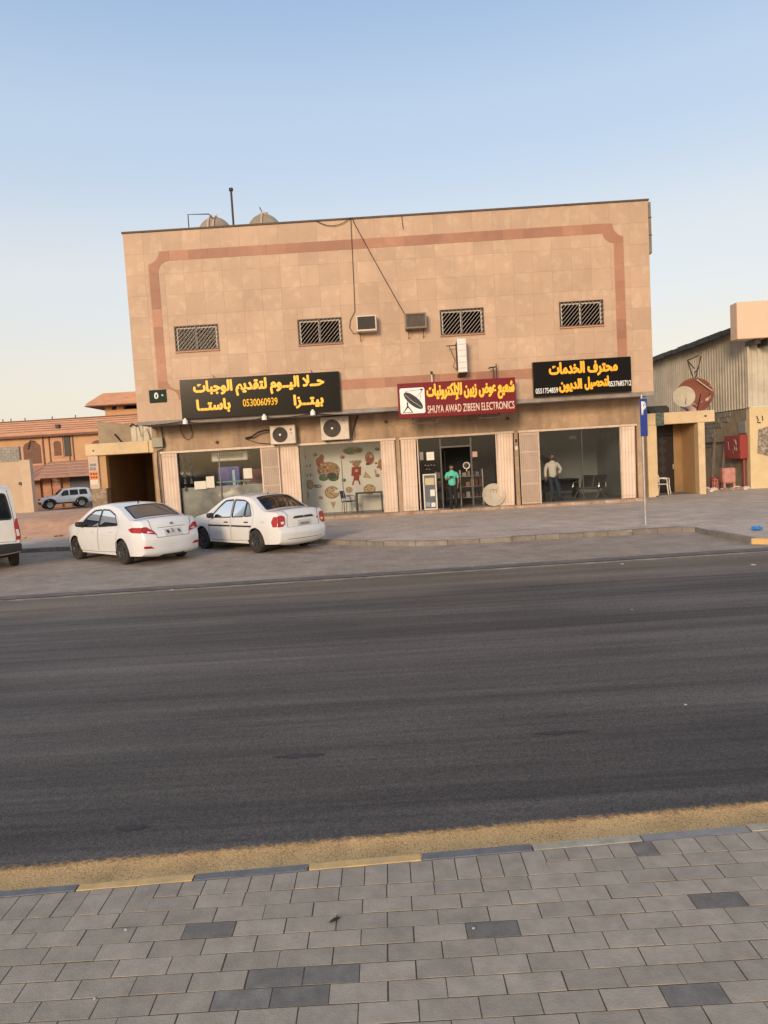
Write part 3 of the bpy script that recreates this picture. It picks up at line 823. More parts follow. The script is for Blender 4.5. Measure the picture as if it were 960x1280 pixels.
NC, NR = 27, 9
tw, thh = (W1-W0)/NC, (ZT-.03-ZS)/NR
tile_me = {}
def tile_mesh(key, rects, material, y0=0.0, y1=.019, gap=.0012, ch=.0012):
    if key in tile_me: return tile_me[key]
    b = MB()
    for x0, x1, z0, z1 in rects:
        a, c, d, e = x0+gap, x1-gap, z0+gap, z1-gap
        b.add([(a, y1, d), (c, y1, d), (c, y1, e), (a, y1, e), (a, y0+ch, d), (c, y0+ch, d), (c, y0+ch, e), (a, y0+ch, e),
               (a+ch, y0, d+ch), (c-ch, y0, d+ch), (c-ch, y0, e-ch), (a+ch, y0, e-ch)],
              [(0, 1, 5, 4), (1, 2, 6, 5), (2, 3, 7, 6), (3, 0, 4, 7), (4, 5, 9, 8), (5, 6, 10, 9), (6, 7, 11, 10), (7, 4, 8, 11), (8, 9, 10, 11)])
    me = b.mesh('tile', material)
    if key: tile_me[key] = me
    return me
for i in range(NC):
    for j in range(NR):
        x0 = W0+i*tw; z0 = ZS+j*thh
        cell = [(x0, x0+tw, z0, z0+thh)]
        r = cell
        for h in WINS: r = rect_minus(r, (h[0]-.0, h[1]+.0, h[2], h[3]))
        if not r: continue
        if r == cell:
            me = tile_mesh('full', [(-tw/2, tw/2, -thh/2, thh/2)], M_TILE)
        else:
            me = tile_mesh(None, [(a-x0-tw/2, c-x0-tw/2, d-z0-thh/2, e-z0-thh/2) for a, c, d, e in r], M_TILE)
        o = obj('facade_tile', me, bld)
        o.location = (x0+tw/2, random.uniform(-.0012, .0012), z0+thh/2)
# end faces of the upper storey
for s, xx in ((-1, W0), (1, W1)):
    b = MB()
    for j in range(NR):
        for k in range(17):
            y0 = .02+k*tw; z0 = ZS+j*thh
            if s < 0: b.box(xx, xx+.018, y0+.004, y0+tw-.004, z0+.004, z0+thh-.004)
            else: b.box(xx-.018, xx, y0+.004, y0+tw-.004, z0+.004, z0+thh-.004)
    b.build('side_tiling', M_TILE, bld, kind='stuff')

# the reddish stripe, one slab after another, 6 mm proud
def band(poly, y=-.010):
    b = MB(); b.prism(poly, y, .004, 'y'); return b.build('stripe_tile', M_BAND, bld)
g_ = .004
def hband(x0, x1, z0, z1, n):
    for k in range(n):
        a = x0+(x1-x0)*k/n; c = x0+(x1-x0)*(k+1)/n
        band([(a+g_, z0), (c-g_, z0), (c-g_, z1), (a+g_, z1)])
def vband(x0, x1, z0, z1, n):
    for k in range(n):
        a = z0+(z1-z0)*k/n; c = z0+(z1-z0)*(k+1)/n
        band([(x0, a+g_), (x1, a+g_), (x1, c-g_), (x0, c-g_)])
hband(-6.92, 8.06, 9.42, 9.75, 22)
vband(-7.66, -7.33, 5.30, 9.05, 6)
vband(8.44, 8.77, 5.18, 9.05, 6)
hband(-6.83, -1.0-.0, 4.64, 4.98, 8); hband(-1.0, 5.45, 4.64, 4.98, 10)
def arc(cx, cz, r, a0, a1, n=7): return [(cx+r*math.cos(R(a0+(a1-a0)*k/n)), cz+r*math.sin(R(a0+(a1-a0)*k/n))) for k in range(n+1)]
# notched corner pieces
band([(-6.925, 9.42), (-6.925, 9.75), (-7.26, 9.75)]+arc(-7.70, 9.78, .44, -4, -58, 6)[1:]+[(-7.66, 9.32), (-7.66, 9.06), (-7.33, 9.06)]+arc(-6.93, 9.02, .40, 175, 92, 6))
band([(8.065, 9.75), (8.065, 9.42)]+arc(8.45, 9.46, .38, 186, 268, 6)+[(8.44, 9.06), (8.77, 9.06), (8.77, 9.28)]+arc(8.86, 9.72, .45, 260, 178, 6))
band([(-7.66, 5.292), (-7.33, 5.292)]+arc(-6.93, 5.38, .40, 190, 268, 6)+[(-6.835, 4.98), (-6.835, 4.64), (-6.95, 4.64)]+arc(-7.32, 4.66, .36, 0, 80, 5)+[(-7.66, 5.06)])

# upper windows: brown frame, white mullion, slanted bars in front
for x0, x1, z0, z1 in WINS:
    fr = MB(); t = .045
    for a, c, d, e in ((x0, x1, z1-t, z1), (x0, x1, z0, z0+t), (x0, x0+t, z0+t, z1-t), (x1-t, x1, z0+t, z1-t)): fr.box(a, c, .02, .12, d, e)
    f = fr.build('window', M_DKM, bld)
    mb_ = MB(); xm = (x0+x1)/2-.02; mb_.box(xm-.035, xm+.035, .035, .1, z0+t, z1-t)
    for a in (x0+t+.002, x1-t-.042): mb_.box(a, a+.04, .045, .09, z0+t, z1-t)
    mb_.box(x0+t+.045, x1-t-.045, .05, .085, z1-t-.045, z1-t-.001)
    mb_.build('sash', M_WHM, f)
    pn = MB(); pn.box(x0+t, x1-t, .088, .094, z0+t, z1-t); pn.build('pane', G_DARK, f)
    sl = MB(); sl.box(x0-.03, x1+.03, -.05, .018, z0-.05, z0-.002); sl.build('sill', M_BAND, f)
    bars = MB(); hh = z1-z0; rim_ = MB()
    for a, c in ((x0, x1),): 
        rim_.box(a-.015, c+.015, -.035, -.015, z1-.02, z1+.01); rim_.box(a-.015, c+.015, -.035, -.015, z0-.01, z0+.02)
        for xx in (a-.015, xm-.01, c-.01): rim_.box(xx, xx+.025, -.034, -.014, z0+.02, z1-.02)
    half = hh*.92
    for side, (a, c) in enumerate(((x0, xm), (xm, x1))):
        k = a-hh*.85
        while k < c:
            s0, s1 = max(a, k), min(c, k+half)
            if s1-s0 > .03:
                za = z0+(s0-k)/half*hh; zb = z0+(s1-k)/half*hh
                bars.tube([(s0, -.012, za), (s1, -.012, zb)], .0105, 6)
            k += .135
    bars.build('window_bars', M_BARS, f); rim_.build('bar_frame', M_DKM, f)
    bk = MB(); bk.box(x0-.1, x1+.1, .6, .62, z0-.1, z1+.1); bk.build('curtain', M_INT2, f)

# ------------------------------------------------------------------ ground floor: piers, lintel, rooms
ZF = .16
ZO = 2.84                                   # top of the openings
OPEN = [(-8.14, -3.09), (-3.05, .55), (.73, 4.90), (5.09, 9.40)]
GW0, GW1 = -8.42, 9.60
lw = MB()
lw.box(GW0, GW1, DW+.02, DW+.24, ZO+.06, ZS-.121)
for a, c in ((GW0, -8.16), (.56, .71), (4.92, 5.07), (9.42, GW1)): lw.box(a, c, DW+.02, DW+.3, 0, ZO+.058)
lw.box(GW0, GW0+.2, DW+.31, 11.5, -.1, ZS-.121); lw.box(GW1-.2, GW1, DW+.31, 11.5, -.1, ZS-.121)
lw.build('lower_wall', M_LOWT, bld)
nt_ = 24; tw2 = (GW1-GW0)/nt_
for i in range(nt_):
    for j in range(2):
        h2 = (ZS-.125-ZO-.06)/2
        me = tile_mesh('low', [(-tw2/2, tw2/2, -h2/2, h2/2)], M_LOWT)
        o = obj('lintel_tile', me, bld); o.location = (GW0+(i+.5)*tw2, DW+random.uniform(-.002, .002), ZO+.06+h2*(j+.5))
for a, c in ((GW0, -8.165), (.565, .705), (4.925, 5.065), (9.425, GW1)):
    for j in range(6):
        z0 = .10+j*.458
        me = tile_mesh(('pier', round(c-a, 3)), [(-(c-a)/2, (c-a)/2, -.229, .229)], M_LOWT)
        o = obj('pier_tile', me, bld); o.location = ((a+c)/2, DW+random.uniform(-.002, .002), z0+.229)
st = MB(); st.box(GW0, GW1, DW-.28, 11.5, -.1, ZF-.006); st.build('floor_slab', M_IFLR, bld)
k = GW0
while k < GW1-.3:
    c = min(k+.55, GW1)
    b = MB(); b.bbox(k+.004, c-.004, DW-.34+random.uniform(-.01, .01), DW-.05, 0.0, ZF+random.uniform(-.008, .004), .008); b.build('step_tile', M_SILL, bld)
    k = c
# rooms
def room(x0, x1, depth, wall_m, ceil_m=M_ICEIL, back_m=None, floor_m=None):
    y0 = DW+.3; y1 = DW+depth
    b = MB(); b.box(x0-.02, x0, y0, y1, ZF, 3.0); b.build('room_wall', wall_m, bld)
    b = MB(); b.box(x1, x1+.02, y0, y1, ZF, 3.0); b.build('room_wall', wall_m, bld)
    b = MB(); b.box(x0-.02, x1+.02, y1, y1+.04, ZF, 3.0); b.build('back_wall', back_m or wall_m, bld)
    b = MB(); b.box(x0-.02, x1+.02, DW+.25, y1, 2.98, 3.02); b.build('ceiling', ceil_m, bld)
    b = MB(); b.box(x0, x1, DW-.02, y1, ZF-.005, ZF+.004); b.build('shop_floor', floor_m or M_IFLR, bld)
M_MURAL = mat('printed_wall_paper', (.82, .80, .74), .7, var=.05, scale=3)
room(-8.12, -3.12, 4.0, M_INT, back_m=M_INT2)
room(-3.02, .53, 1.75, M_MURAL, M_ICEIL)
room(.75, 4.88, 5.0, M_INT2, M_INT2, floor_m=mat('pale_floor_tile', (.36, .32, .27), .3, var=.1, scale=3))
room(5.11, 9.38, 5.0, M_INT, M_ICEIL)

# opening frames, folding gates
def gate(x0, x1, lattice=False, label=None, lean=0.0):
    """a folded concertina gate: upright ribs with three stiffening rows"""
    b = MB(); z0, z1 = ZF+.01, ZO-.03
    n = max(3, int((x1-x0)/(.066 if lattice else .052))); p = (x1-x0)/n
    if not lattice:
        for k in range(n):
            a = x0+k*p
            ya, yb = (.0, -.022) if k % 2 else (-.022, .0)
            sh = lambda z: lean*(z1-z)/(z1-z0)
            vs = []
            for z in (z0, z1):
                vs += [(a+sh(z), DW+ya, z), (a+p+sh(z), DW+yb, z), (a+p+sh(z), DW+yb+.02, z), (a+sh(z), DW+ya+.02, z)]
            b.add(vs, [(0, 1, 5, 4), (2, 3, 7, 6), (0, 4, 7, 3), (1, 2, 6, 5), (4, 5, 6, 7), (0, 3, 2, 1)])
    else:
        for k in range(n*2+1):
            a = x0+k*p/2
            b.box(a-.0095, a+.0095, DW-.02+(.008 if k % 2 else -.008), DW+(.008 if k % 2 else -.008), z0, z1)
        for z in [z0+.02, z0+.72, z0+1.22, z0+1.9, z1-.08]:
            b.box(x0, x1, DW+.012, DW+.022, z, z+.03+random.uniform(0, .03))
    for z in (z0+.12, z0+.9, z0+1.7, z1-.1): b.tube([(x0+(lean*(z1-z)/(z1-z0)), DW-.045, z), (x1+(lean*(z1-z)/(z1-z0)), DW-.045, z)], .006, 5)
    return b.build('folding_gate', M_GATE, bld, label=label)
gate(-8.13, -7.62, label='folded cream gate left of the first shop window')
gate(-4.40, -3.78, True, 'open lattice gate between the first and second shop windows'); gate(-3.74, -3.10, label='folded gate beside the open lattice')
gate(.03, .52, label='folded gate right of the restaurant mural')
gate(.74, 1.30, label='folded gate left of the open door', lean=-.03)
gate(4.30, 4.88, label='folded gate right of the satellite shop', lean=-.04)
gate(5.12, 5.78, True, 'lattice gate left of the waiting room window'); gate(8.86, 9.36, label='folded gate right of the waiting room window', lean=-.03)
hv = MB()
for a, c in OPEN: hv.box(a-.02, c+.02, DW-.06, DW+.08, ZO-.028, ZO+.052)
hv.build('opening_rail', M_FRAME, bld)
pp = MB(); pp.tube([(-3.78, DW-.09, ZF), (-3.78, DW-.09, 2.95)], .035, 10); pp.build('standpipe', M_GATE, bld)
for a, c in ((-3.1, -3.04), (.0, .03), (-4.45, -4.41), (-7.61, -7.56), (1.34, 1.38), (4.24, 4.28), (5.80, 5.84), (8.81, 8.85)):
    pf = MB(); pf.box(a, c, DW-.02, DW+.1, ZF, ZO-.03); pf.build('opening_jamb', M_FRAME, bld)

# panes
M_ALU = mat('brown_aluminium', (.10, .09, .085), .35, metal=.4, var=.1, scale=10)
def pane(x0, x1, z0=None, z1=None, material=None, y=DW+.14):
    b = MB(); b.box(x0, x1, y, y+.008, z0 or ZF+.04, z1 or ZO-.04); return b.build('pane', material or G_SHOP, bld)
for a, c in ((-7.55, -6.05), (-6.02, -4.46), (-3.03, -1.5), (-1.47, -.01), (1.39, 2.18), (3.36, 4.22), (5.86, 7.42), (7.45, 8.80)): pane(a, c)
for a in (-6.05, -1.5, 7.42):
    db = MB(); db.box(a, a+.03, DW+.12, DW+.17, ZF+.041, ZO-.03); db.build('mullion', M_ALU, bld)
for a, c in ((2.18, 2.23), (3.30, 3.36)):
    db = MB(); db.box(a, c, DW+.10, DW+.19, ZF+.005, ZO-.03); db.build('door_post', M_ALU, bld)
db = MB(); db.box(2.23, 3.30, DW+.11, DW+.18, 2.42, 2.48); db.build('door_head', M_ALU, bld)
for a, c in ((1.39, 2.18), (3.36, 4.22), (-7.55, -4.46), (-3.03, -.01), (5.86, 8.80)):
    db = MB(); db.box(a, c, DW+.12, DW+.17, ZF+.005, ZF+.04); db.build('bottom_rail', M_ALU, bld)
pane(2.23, 3.30, 2.48, ZO-.04)
# the open glass door, folded inwards
dr = MB(); Md = Matrix.Translation((2.24, DW+.18, 0)) @ Matrix.Rotation(R(78), 4, 'Z')
for a, c, d, e in ((0, .05, ZF+.02, 2.40), (.93, .98, ZF+.02, 2.40), (.05, .93, ZF+.02, ZF+.12), (.05, .93, 2.32, 2.40), (.05, .93, 1.15, 1.2)): dr.box(a, c, 0, .04, d, e, 0, Md)
d_o = dr.build('door', M_ALU, bld)
dp = MB(); dp.box(.05, .93, .016, .022, ZF+.12, 2.32, 0, Md); dp.build('door_pane', G_SHOP, d_o)
# ------------------------------------------------------------------ signs
M_SBLK = mat('gloss_black_sign_face', (.007, .006, .0055), .17, var=.1, scale=3, spec=.12)
M_SRED = mat('dark_red_sign_face', (.17, .010, .016), .35, var=.06, scale=3, spec=.2)
M_YEL = mat('yellow_lettering', (.98, .54, .03), .45, var=.04, scale=8)
M_ORG = mat('orange_lettering', (1.0, .47, .015), .45, var=.04, scale=8)
M_WHT = mat('white_lettering', (.82, .80, .76), .45, var=.03, scale=8)
M_PKW = mat('pale_pink_lettering', (.80, .60, .47), .5, var=.04, scale=8)
M_SEDGE = mat('sign_edge', (.07, .06, .055), .4, metal=.4, var=.1, scale=8)

def sign_at(name, label, x0, x1, z0, z1, y, depth, face, rot=0.0, edge=M_SEDGE):
    t = thing(name, label, 'sign', B((x0+x1)/2, y, (z0+z1)/2), TH)
    t.rotation_euler.y = rot
    w_, h_ = (x1-x0)/2, (z1-z0)/2
    b = MB(); b.bbox(-w_, w_, .003, depth, -h_, h_, .012); b.build('sign_box', edge, t)
    b = MB(); b.box(-w_+.012, w_-.012, -.004, .0028, -h_+.012, h_-.012); b.build('sign_face', face, t)
    return t, w_, h_
# sign 1: the restaurant
t1, w_, h_ = sign_at('shop_sign', 'long black sign with yellow Arabic lettering and number 0530060939 above the left shop', -6.85, -1.28, 3.92, 5.28, -.19, .17, M_SBLK, rot=.004)
f = .0045
text(shape_arabic('حــلا اليــوم لتقديم الوجبات'), -w_+.48, w_-.54, .03, .60, -.0045, M_YEL, t1, bold=.022, heavy=.014)
text(shape_arabic('بيتــزا'), w_-1.62, w_-.60, -.52, -.06, -.0045, M_YEL, t1, bold=.022, heavy=.014)
text('0530060939', -.62, .60, -.37, -.10, -.0045, M_YEL, t1, bold=.02)
text(shape_arabic('باستــا'), -w_+.55, -w_+1.72, -.50, -.04, -.0045, M_YEL, t1, bold=.022, heavy=.014)
for xx in (-w_+1.2, w_-.95):
    b = MB(); b.tube([(xx, .1, h_-.01), (xx, .06, h_+.06), (xx-.03, .05, h_+.11)], .012, 6); b.build('hanging_hook', M_CABLE, t1)
# sign 2: the electronics shop, on arms well in front of the wall
t2, w2, h2 = sign_at('shop_sign', 'dark red sign reading SHUYA AWAD ZIBEEN ELECTRONICS with a white dish picture', .71, 4.74, 3.47, 4.66, -.58, .18, M_SRED, rot=.003, edge=mat('red_sign_edge', (.16, .012, .016), .4, var=.1))
text(shape_arabic('شعيع عوض زبين للإلكترونيات'), -w2+1.0, w2-.05, -.10, .52, -.0045, M_YEL, t2, bold=.022, heavy=.014)
text('SHUYA AWAD ZIBEEN ELECTRONICS', -w2+1.0, w2-.06, -.47, -.20, -.0045, M_PKW, t2, bold=.016)
b = MB()
def rrect(x0, x1, z0, z1, r, n=5):
    p = []
    for cx, cz, a in ((x1-r, z1-r, 0), (x0+r, z1-r, 90), (x0+r, z0+r, 180), (x1-r, z0+r, 270)): p += [(cx+r*math.cos(R(a+90*k/n)), cz+r*math.sin(R(a+90*k/n))) for k in range(n+1)]
    return p
px0, px1, pz0, pz1 = -w2+.07, -w2+.92, -.44, .43
b.prism(rrect(px0, px1, pz0, pz1, .06), -.009, -.0045, 'y', 0)
cx, cz = (px0+px1)/2, (pz0+pz1)/2
ca, sa = math.cos(R(-42)), math.sin(R(-42))
el_ = lambda rx, rz, ox=0, oz=0, n=22, a0=0, a1=360: [(cx+ox+rx*math.cos(R(a0+(a1-a0)*k/n))*ca-rz*math.sin(R(a0+(a1-a0)*k/n))*sa, cz+oz+rx*math.cos(R(a0+(a1-a0)*k/n))*sa+rz*math.sin(R(a0+(a1-a0)*k/n))*ca) for k in range(n)]
b.prism(el_(.41, .155, .03, .0), -.0115, -.009, 'y', 1)
b.tube([(cx-.25, -.013, cz+.22), (cx-.05, -.013, cz+.02), (cx+.30, -.013, cz-.24)], .006, 4, 0)
for q in ((.31, .34), (.29, .30)): pass
for a, c in (((cx-.22, cz+.33), (cx+.36, cz+.36)), ((cx+.12, cz+.08), (cx+.36, cz+.36)), ((cx+.24, cz-.02), (cx+.33, cz+.34)), ((cx-.22, cz+.33), (cx-.20, cz+.22))):
    b.tube([(a[0], -.0125, a[1]), (c[0], -.0125, c[1])], .005, 4, 1)
b.prism([(cx+.27, cz+.39), (cx+.38, cz+.39), (cx+.38, cz+.35), (cx+.29, cz+.34)], -.0115, -.009, 'y', 1)
b.prism([(cx-.20, cz-.02), (cx-.15, cz-.06), (cx-.15, cz-.24), (cx-.20, cz-.24)], -.0115, -.009, 'y', 1)
b.prism([(cx-.34, cz-.39), (cx-.31, cz-.39), (cx-.165, cz-.22), (cx-.035, cz-.39), (cx-.0, cz-.39), (cx-.15, cz-.17), (cx-.19, cz-.17)], -.0115, -.009, 'y', 1)
b.box(cx-.36, cx+.0, -.0115, -.009, cz-.41, cz-.39, 1)
b.build('dish_picture', [M_WHT, M_BLK], t2)
for xx in (-w2+.62, w2-.55):
    b = MB(); b.box(xx-.02, xx+.02, .181, .58, h2-.14, h2-.10); b.box(xx-.02, xx+.02, .181, .58, -h2+.2, -h2+.24); b.build('sign_arm', M_DKM, t2)
b = MB()
for xx in (-w2+.46, -w2+1.30): b.box(xx, xx+.04, .19, .23, -h2-.16, -h2+.02)
b.box(-w2+.46, -w2+1.34, .19, .23, -h2-.20, -h2-.16); b.build('lower_bracket', M_DKM, t2)
b = MB()
for xx in (w2-1.25, w2-.58): b.box(xx, xx+.04, .24, .28, -h2-.10, -h2+.02)
b.box(w2-1.25, w2-.54, .24, .28, -h2-.14, -h2-.10); b.build('lower_bracket', M_DKM, t2)
# sign 3
t3, w3, h3 = sign_at('shop_sign', 'black sign with orange Arabic lettering and two white telephone numbers above the right shop', 5.44, 8.83, 3.97, 5.17, -.19, .17, M_SBLK)
text(shape_arabic('محترف الخدمات'), -w3+.56, w3-.48, .02, .53, -.0045, M_ORG, t3, bold=.022, heavy=.014)
text(shape_arabic('لتحصيل'), w3-1.62, w3-.80, -.46, -.02, -.0045, M_ORG, t3, bold=.022, heavy=.014)
text(shape_arabic('الديون'), -w3+.88, -w3+1.66, -.50, -.06, -.0045, M_ORG, t3, bold=.022, heavy=.014)
text('0551754859', -w3+.06, -w3+.84, -.50, -.31, -.0045, M_WHT, t3, bold=.022)
text('0537685712', w3-.80, w3-.02, -.40, -.21, -.0045, M_WHT, t3, bold=.022)
# house number plate
tp = thing('number_plate', 'small dark green plate with the Arabic number ٥٠ at the lower left corner of the block', 'number plate', B(-7.69, -.03, 4.80), TH)
b = MB(); b.bbox(-.30, .30, -.012, .028, -.22, .22, .008); b.build('plate', mat('dark_green_enamel', (.014, .032, .019), .6, var=.1, spec=.15), tp)
text('٥', -.12, .03, -.10, .13, -.013, M_WHT, tp, bold=.04)
text('٠', .13, .21, -.02, .06, -.013, M_WHT, tp, bold=.04)

# flood lamps hung under the edge
M_LAMP = mat('lamp_white_shell', (.78, .76, .72), .4, var=.05)
for k, (xx, zz, lab) in enumerate(((-6.74, 3.86, 'white flood lamp under the left end of the long black sign'), (-3.97, 3.84, 'white flood lamp under the middle of the long black sign'), (-2.27, 3.90, 'white flood lamp under the right end of the long black sign'))):
    t = thing('flood_lamp', lab, 'lamp', B(xx, -.22, zz), TH, 'flood lamps under the long black sign')
    b = MB(); b.lathe([(.0, .10), (.035, .10), (.045, .07), (.085, .03), (.095, -.10), (.0, -.11)], n=14); b.build('lamp_shell', M_LAMP, t, smooth=True)
    b = MB(); b.tube([(0, .02, .09), (0, .06, .13), (0, .20, .14)], .012, 6); b.build('lamp_arm', M_CABLE, t)

# ------------------------------------------------------------------ air conditioners
M_ACW = mat('ac_cream_shell', (.62, .55, .46), .5, var=.10, scale=5, dirt=(.42, .33, .25), dscale=3, damt=.4)
M_ACB = mat('ac_brown_shell', (.24, .18, .13), .6, var=.15, scale=5, dirt=(.14, .1, .08), dscale=3, damt=.5)
M_FIN = mat('condenser_fins', (.055, .045, .036), .7, var=.3, scale=14)
def window_ac(x0, x1, z0, z1, label, shell, face):
    t = thing('window_air_conditioner', label, 'air conditioner', B((x0+x1)/2, 0, (z0+z1)/2), TH, 'window air conditioners high on the wall')
    w_, h_ = (x1-x0)/2, (z1-z0)/2
    b = MB(); D = .42; tt = .045
    for a, c, d, e in ((-w_, w_, h_-tt, h_), (-w_, w_, -h_, -h_+tt*1.3), (-w_, -w_+tt, -h_+tt*1.3, h_-tt), (w_-tt, w_, -h_+tt*1.3, h_-tt)): b.bbox(a, c, -D, .018, d, e, .006)
    b.build('casing', shell, t)
    b = MB(); b.box(-w_+tt, w_-tt, -D+.04, -D+.05, -h_+tt, h_-tt)
    b.build('condenser', M_FIN, t)
    b = MB()
    n = 16
    for k in range(n): 
        xx = -w_+tt+.01+(2*w_-2*tt-.02)*k/(n-1); b.box(xx-.004, xx+.004, -D+.02, -D+.039, -h_+tt*1.3, h_-tt)
    b.build('grille', face, t)
    for xx in (-w_*.7, w_*.7):
        b = MB(); b.tube([(xx, -.02, -h_-.28), (xx, -D+.03, -h_-.02)], .012, 5); b.tube([(xx, .0, -h_-.012), (xx, -D+.02, -h_-.012)], .012, 5)
        if shell is M_ACB or xx < 0: b.build('support_bracket', M_DKM, t)
window_ac(-.56, .13, 6.54, 7.07, 'white framed window air conditioner, the left of the two between the middle windows', M_ACW, M_FIN)
window_ac(1.11, 1.84, 6.53, 7.05, 'brown framed window air conditioner, the right of the two between the middle windows', M_ACB, M_ACB)
def split_unit(x0, x1, z0, z1, y, label, mark=True, rz=0.0, fan=.0):
    t = thing('outdoor_air_conditioner', label, 'air conditioner', B((x0+x1)/2, y, z0), TH+rz, 'outdoor cooling units on the shop wall')
    w_ = (x1-x0)/2; h = z1-z0; D = .33
    b = MB(); b.bbox(-w_, w_, 0, D, 0, h, .018); b.build('casing', M_ACW, t)
    fr = min(h*.40, w_*.62); fx = -w_+fr+.09+fan
    M_ = Matrix.Translation((fx, -.001, h*.5)) @ Matrix.Rotation(R(90), 4, 'X')
    b = MB(); b.lathe([(0, -.012), (fr, -.012), (fr, .004), (0, .004)], M_, n=28); b.build('fan_opening', M_FIN, t)
    b = MB()
    for rr in [fr*(k+1)/6 for k in range(6)]:
        b.tube([(fx+rr*math.cos(2*PI*k/22), -.022, h*.5+rr*math.sin(2*PI*k/22)) for k in range(23)], .004, 4, cap=False)
    for k in range(8): b.tube([(fx, -.022, h*.5), (fx+fr*math.cos(PI*k/4+.2), -.022, h*.5+fr*math.sin(PI*k/4+.2))], .004, 4)
    b.build('fan_guard', mat_guard, t)
    b = MB(); b.lathe([(0, .03), (.035, .028), (.045, .015), (.045, 0)], Matrix.Translation((fx, -.0, h*.5)) @ Matrix.Rotation(R(90), 4, 'X'), n=16); b.build('fan_hub', M_WHP, t, smooth=True)
    b = MB(); b.box(-w_*.8, -w_*.8+.05, .02, D+.2, -.05, -.002); b.box(w_*.75, w_*.75+.05, .02, D+.2, -.05, -.002); b.build('bracket', M_DKM, t, kind=None) if False else None
    for xx in (-w_*.8, w_*.75):
        b = MB(); b.box(xx, xx+.045, .0, D+.25, -.045, -.002); b.build('bracket', M_DKM, t)
    if mark:
        b = MB(); b.disc(w_-.16, h-.17, .045, .045, -.001, 14, 0, .002); b.build('maker_emblem', mat_emb, t)
        text('LG', w_-.20, w_-.11, h-.33, h-.27, -.001, mat_emb2, t, depth=.002, name='maker_letters')
    return t
mat_guard = mat('fan_guard_wire', (.13, .115, .10), .5, var=.1)
mat_emb = mat('emblem_red', (.36, .05, .04), .5, var=.05)
mat_emb2 = mat('emblem_grey', (.20, .14, .12), .5, var=.05)
split_unit(-3.98, -3.06, 2.90, 3.58, .80, 'lower outdoor cooling unit with a red emblem, left of the other, over the first shop')
u2 = split_unit(-2.12, -1.10, 2.94, 3.78, .78, 'larger outdoor cooling unit above the restaurant mural', mark=False)
b = MB(); b.box(.26, .40, -.003, -.0005, .66, .685); b.build('maker_letters', mat_emb, u2)
# tall narrow metal cabinet hung sideways above the red sign
t = thing('tall_metal_box', 'tall narrow white metal box mounted edge-on to the wall above the red sign', 'metal box', B(2.98, 0, 4.86), TH)
b = MB(); b.bbox(-.155, .155, -.62, -.02, .06, 1.2, .02); b.build('casing', M_WHP, t)
b = MB(); b.box(-.165, -.156, -.56, -.08, .16, 1.1); b.build('side_grille', M_FIN, t)
b = MB()
for k in range(5): b.box(-.12, .12, -.628, -.6205, .2+k*.2, .21+k*.2)
b.build('front_ribs', M_GREY, t)
b = MB(); b.prism([(-.62, .055), (-.02, .055), (-.02, -.04)], -.14, .14, 'x'); b.build('foot_bracket', M_DKM, t)
b = MB(); b.tube([(-.5, -.3, 1.02), (-.16, -.3, 1.03)], .018, 6); b.tube([(-.4, -.3, 1.0), (-.22, -.32, .5), (-.3, -.3, .3), (-.16, -.3, .2)], .012, 6); b.build('refrigerant_pipe', M_DKM, t)

# short posts and pipes behind the red sign
for xx, h, lab, m_ in ((1.93, .48, 'short white capped pipe standing up behind the left of the red sign', M_WHP), (4.06, .62, 'short dark double pipe standing up behind the right of the red sign', M_DKM)):
    t = thing('vent_pipe', lab, 'pipe', B(xx, -.25, 4.55), TH)
    b = MB(); b.tube([(0, 0, -.1), (0, 0, h-.08)], .022, 8); b.build('pipe', m_, t)
    b = MB()
    if m_ is M_WHP: b.lathe([(.0, h-.08), (.04, h-.08), (.04, h+.03), (0, h+.03)], n=10)
    else:
        b.tube([(-.16, 0, h-.14), (-.13, 0, h-.11), (.11, 0, h-.09)], .025, 6); b.tube([(.11, 0, -.1), (.11, 0, h+.02)], .018, 6)
    b.build('pipe_cap', M_BLK, t)

# ------------------------------------------------------------------ cables and conduits
def cable(pts, r, label, name='cable', group='loose cables on the front'):
    b = MB(); b.tube([B(*p) for p in pts], r, 5)
    return tag(b.build(name, M_CABLE), label, 'cable', group)
def sag(p, q, s, n=10):
    p = Vector(p); q = Vector(q)
    return [tuple(p+(q-p)*k/n+Vector((0, 0, -s*4*(k/n)*(1-k/n)))) for k in range(n+1)]
cable([(-.55, -.05, 10.46), (-.56, -.03, 9.6), (-.58, -.03, 8.2), (-.60, -.04, 7.3), (-.78, -.04, 7.0), (-.82, -.04, 6.75), (-.70, -.05, 6.55), (-.5, -.1, 6.55)], .011, 'thin cable dropping straight from the roof edge to the left air conditioner')
cable([(-.5, -.05, 10.46)]+sag((-.45, -.05, 10.3), (1.12, -.1, 7.08), .03, 6), .013, 'thin cable slanting from the roof edge down to the right air conditioner')
cable(sag((-1.75, -.06, 10.44), (-.55, -.06, 10.46), .22, 10), .012, 'slack cable looped along the parapet above the slanting one')
cable([(1.2, -.06, 10.44), (1.22, -.05, 10.1), (1.24, -.05, 9.98)], .010, 'short cable end hanging over the parapet near the middle')
cable(sag((-8.3, -.05, 3.80), (-6.9, -.1, 3.86), .02, 5)+sag((-6.8, -.1, 3.84), (-4.0, -.1, 3.82), .10, 8)[1:]+sag((-4.0, -.1, 3.82), (-2.3, -.1, 3.88), .06, 6)[1:]+sag((-2.3, -.1, 3.88), (.6, .1, 3.80), .10, 8)[1:], .016, 'long cable running under the edge below the black sign')
cable([(-7.25, .9, 3.81), (-7.28, 1.1, 3.55), (-7.22, 1.12, 3.36), (-7.08, 1.12, 3.27), (-6.93, 1.12, 3.36), (-6.88, 1.1, 3.55), (-6.9, .9, 3.81)], .014, 'hanging loop of cable above the first shop window')
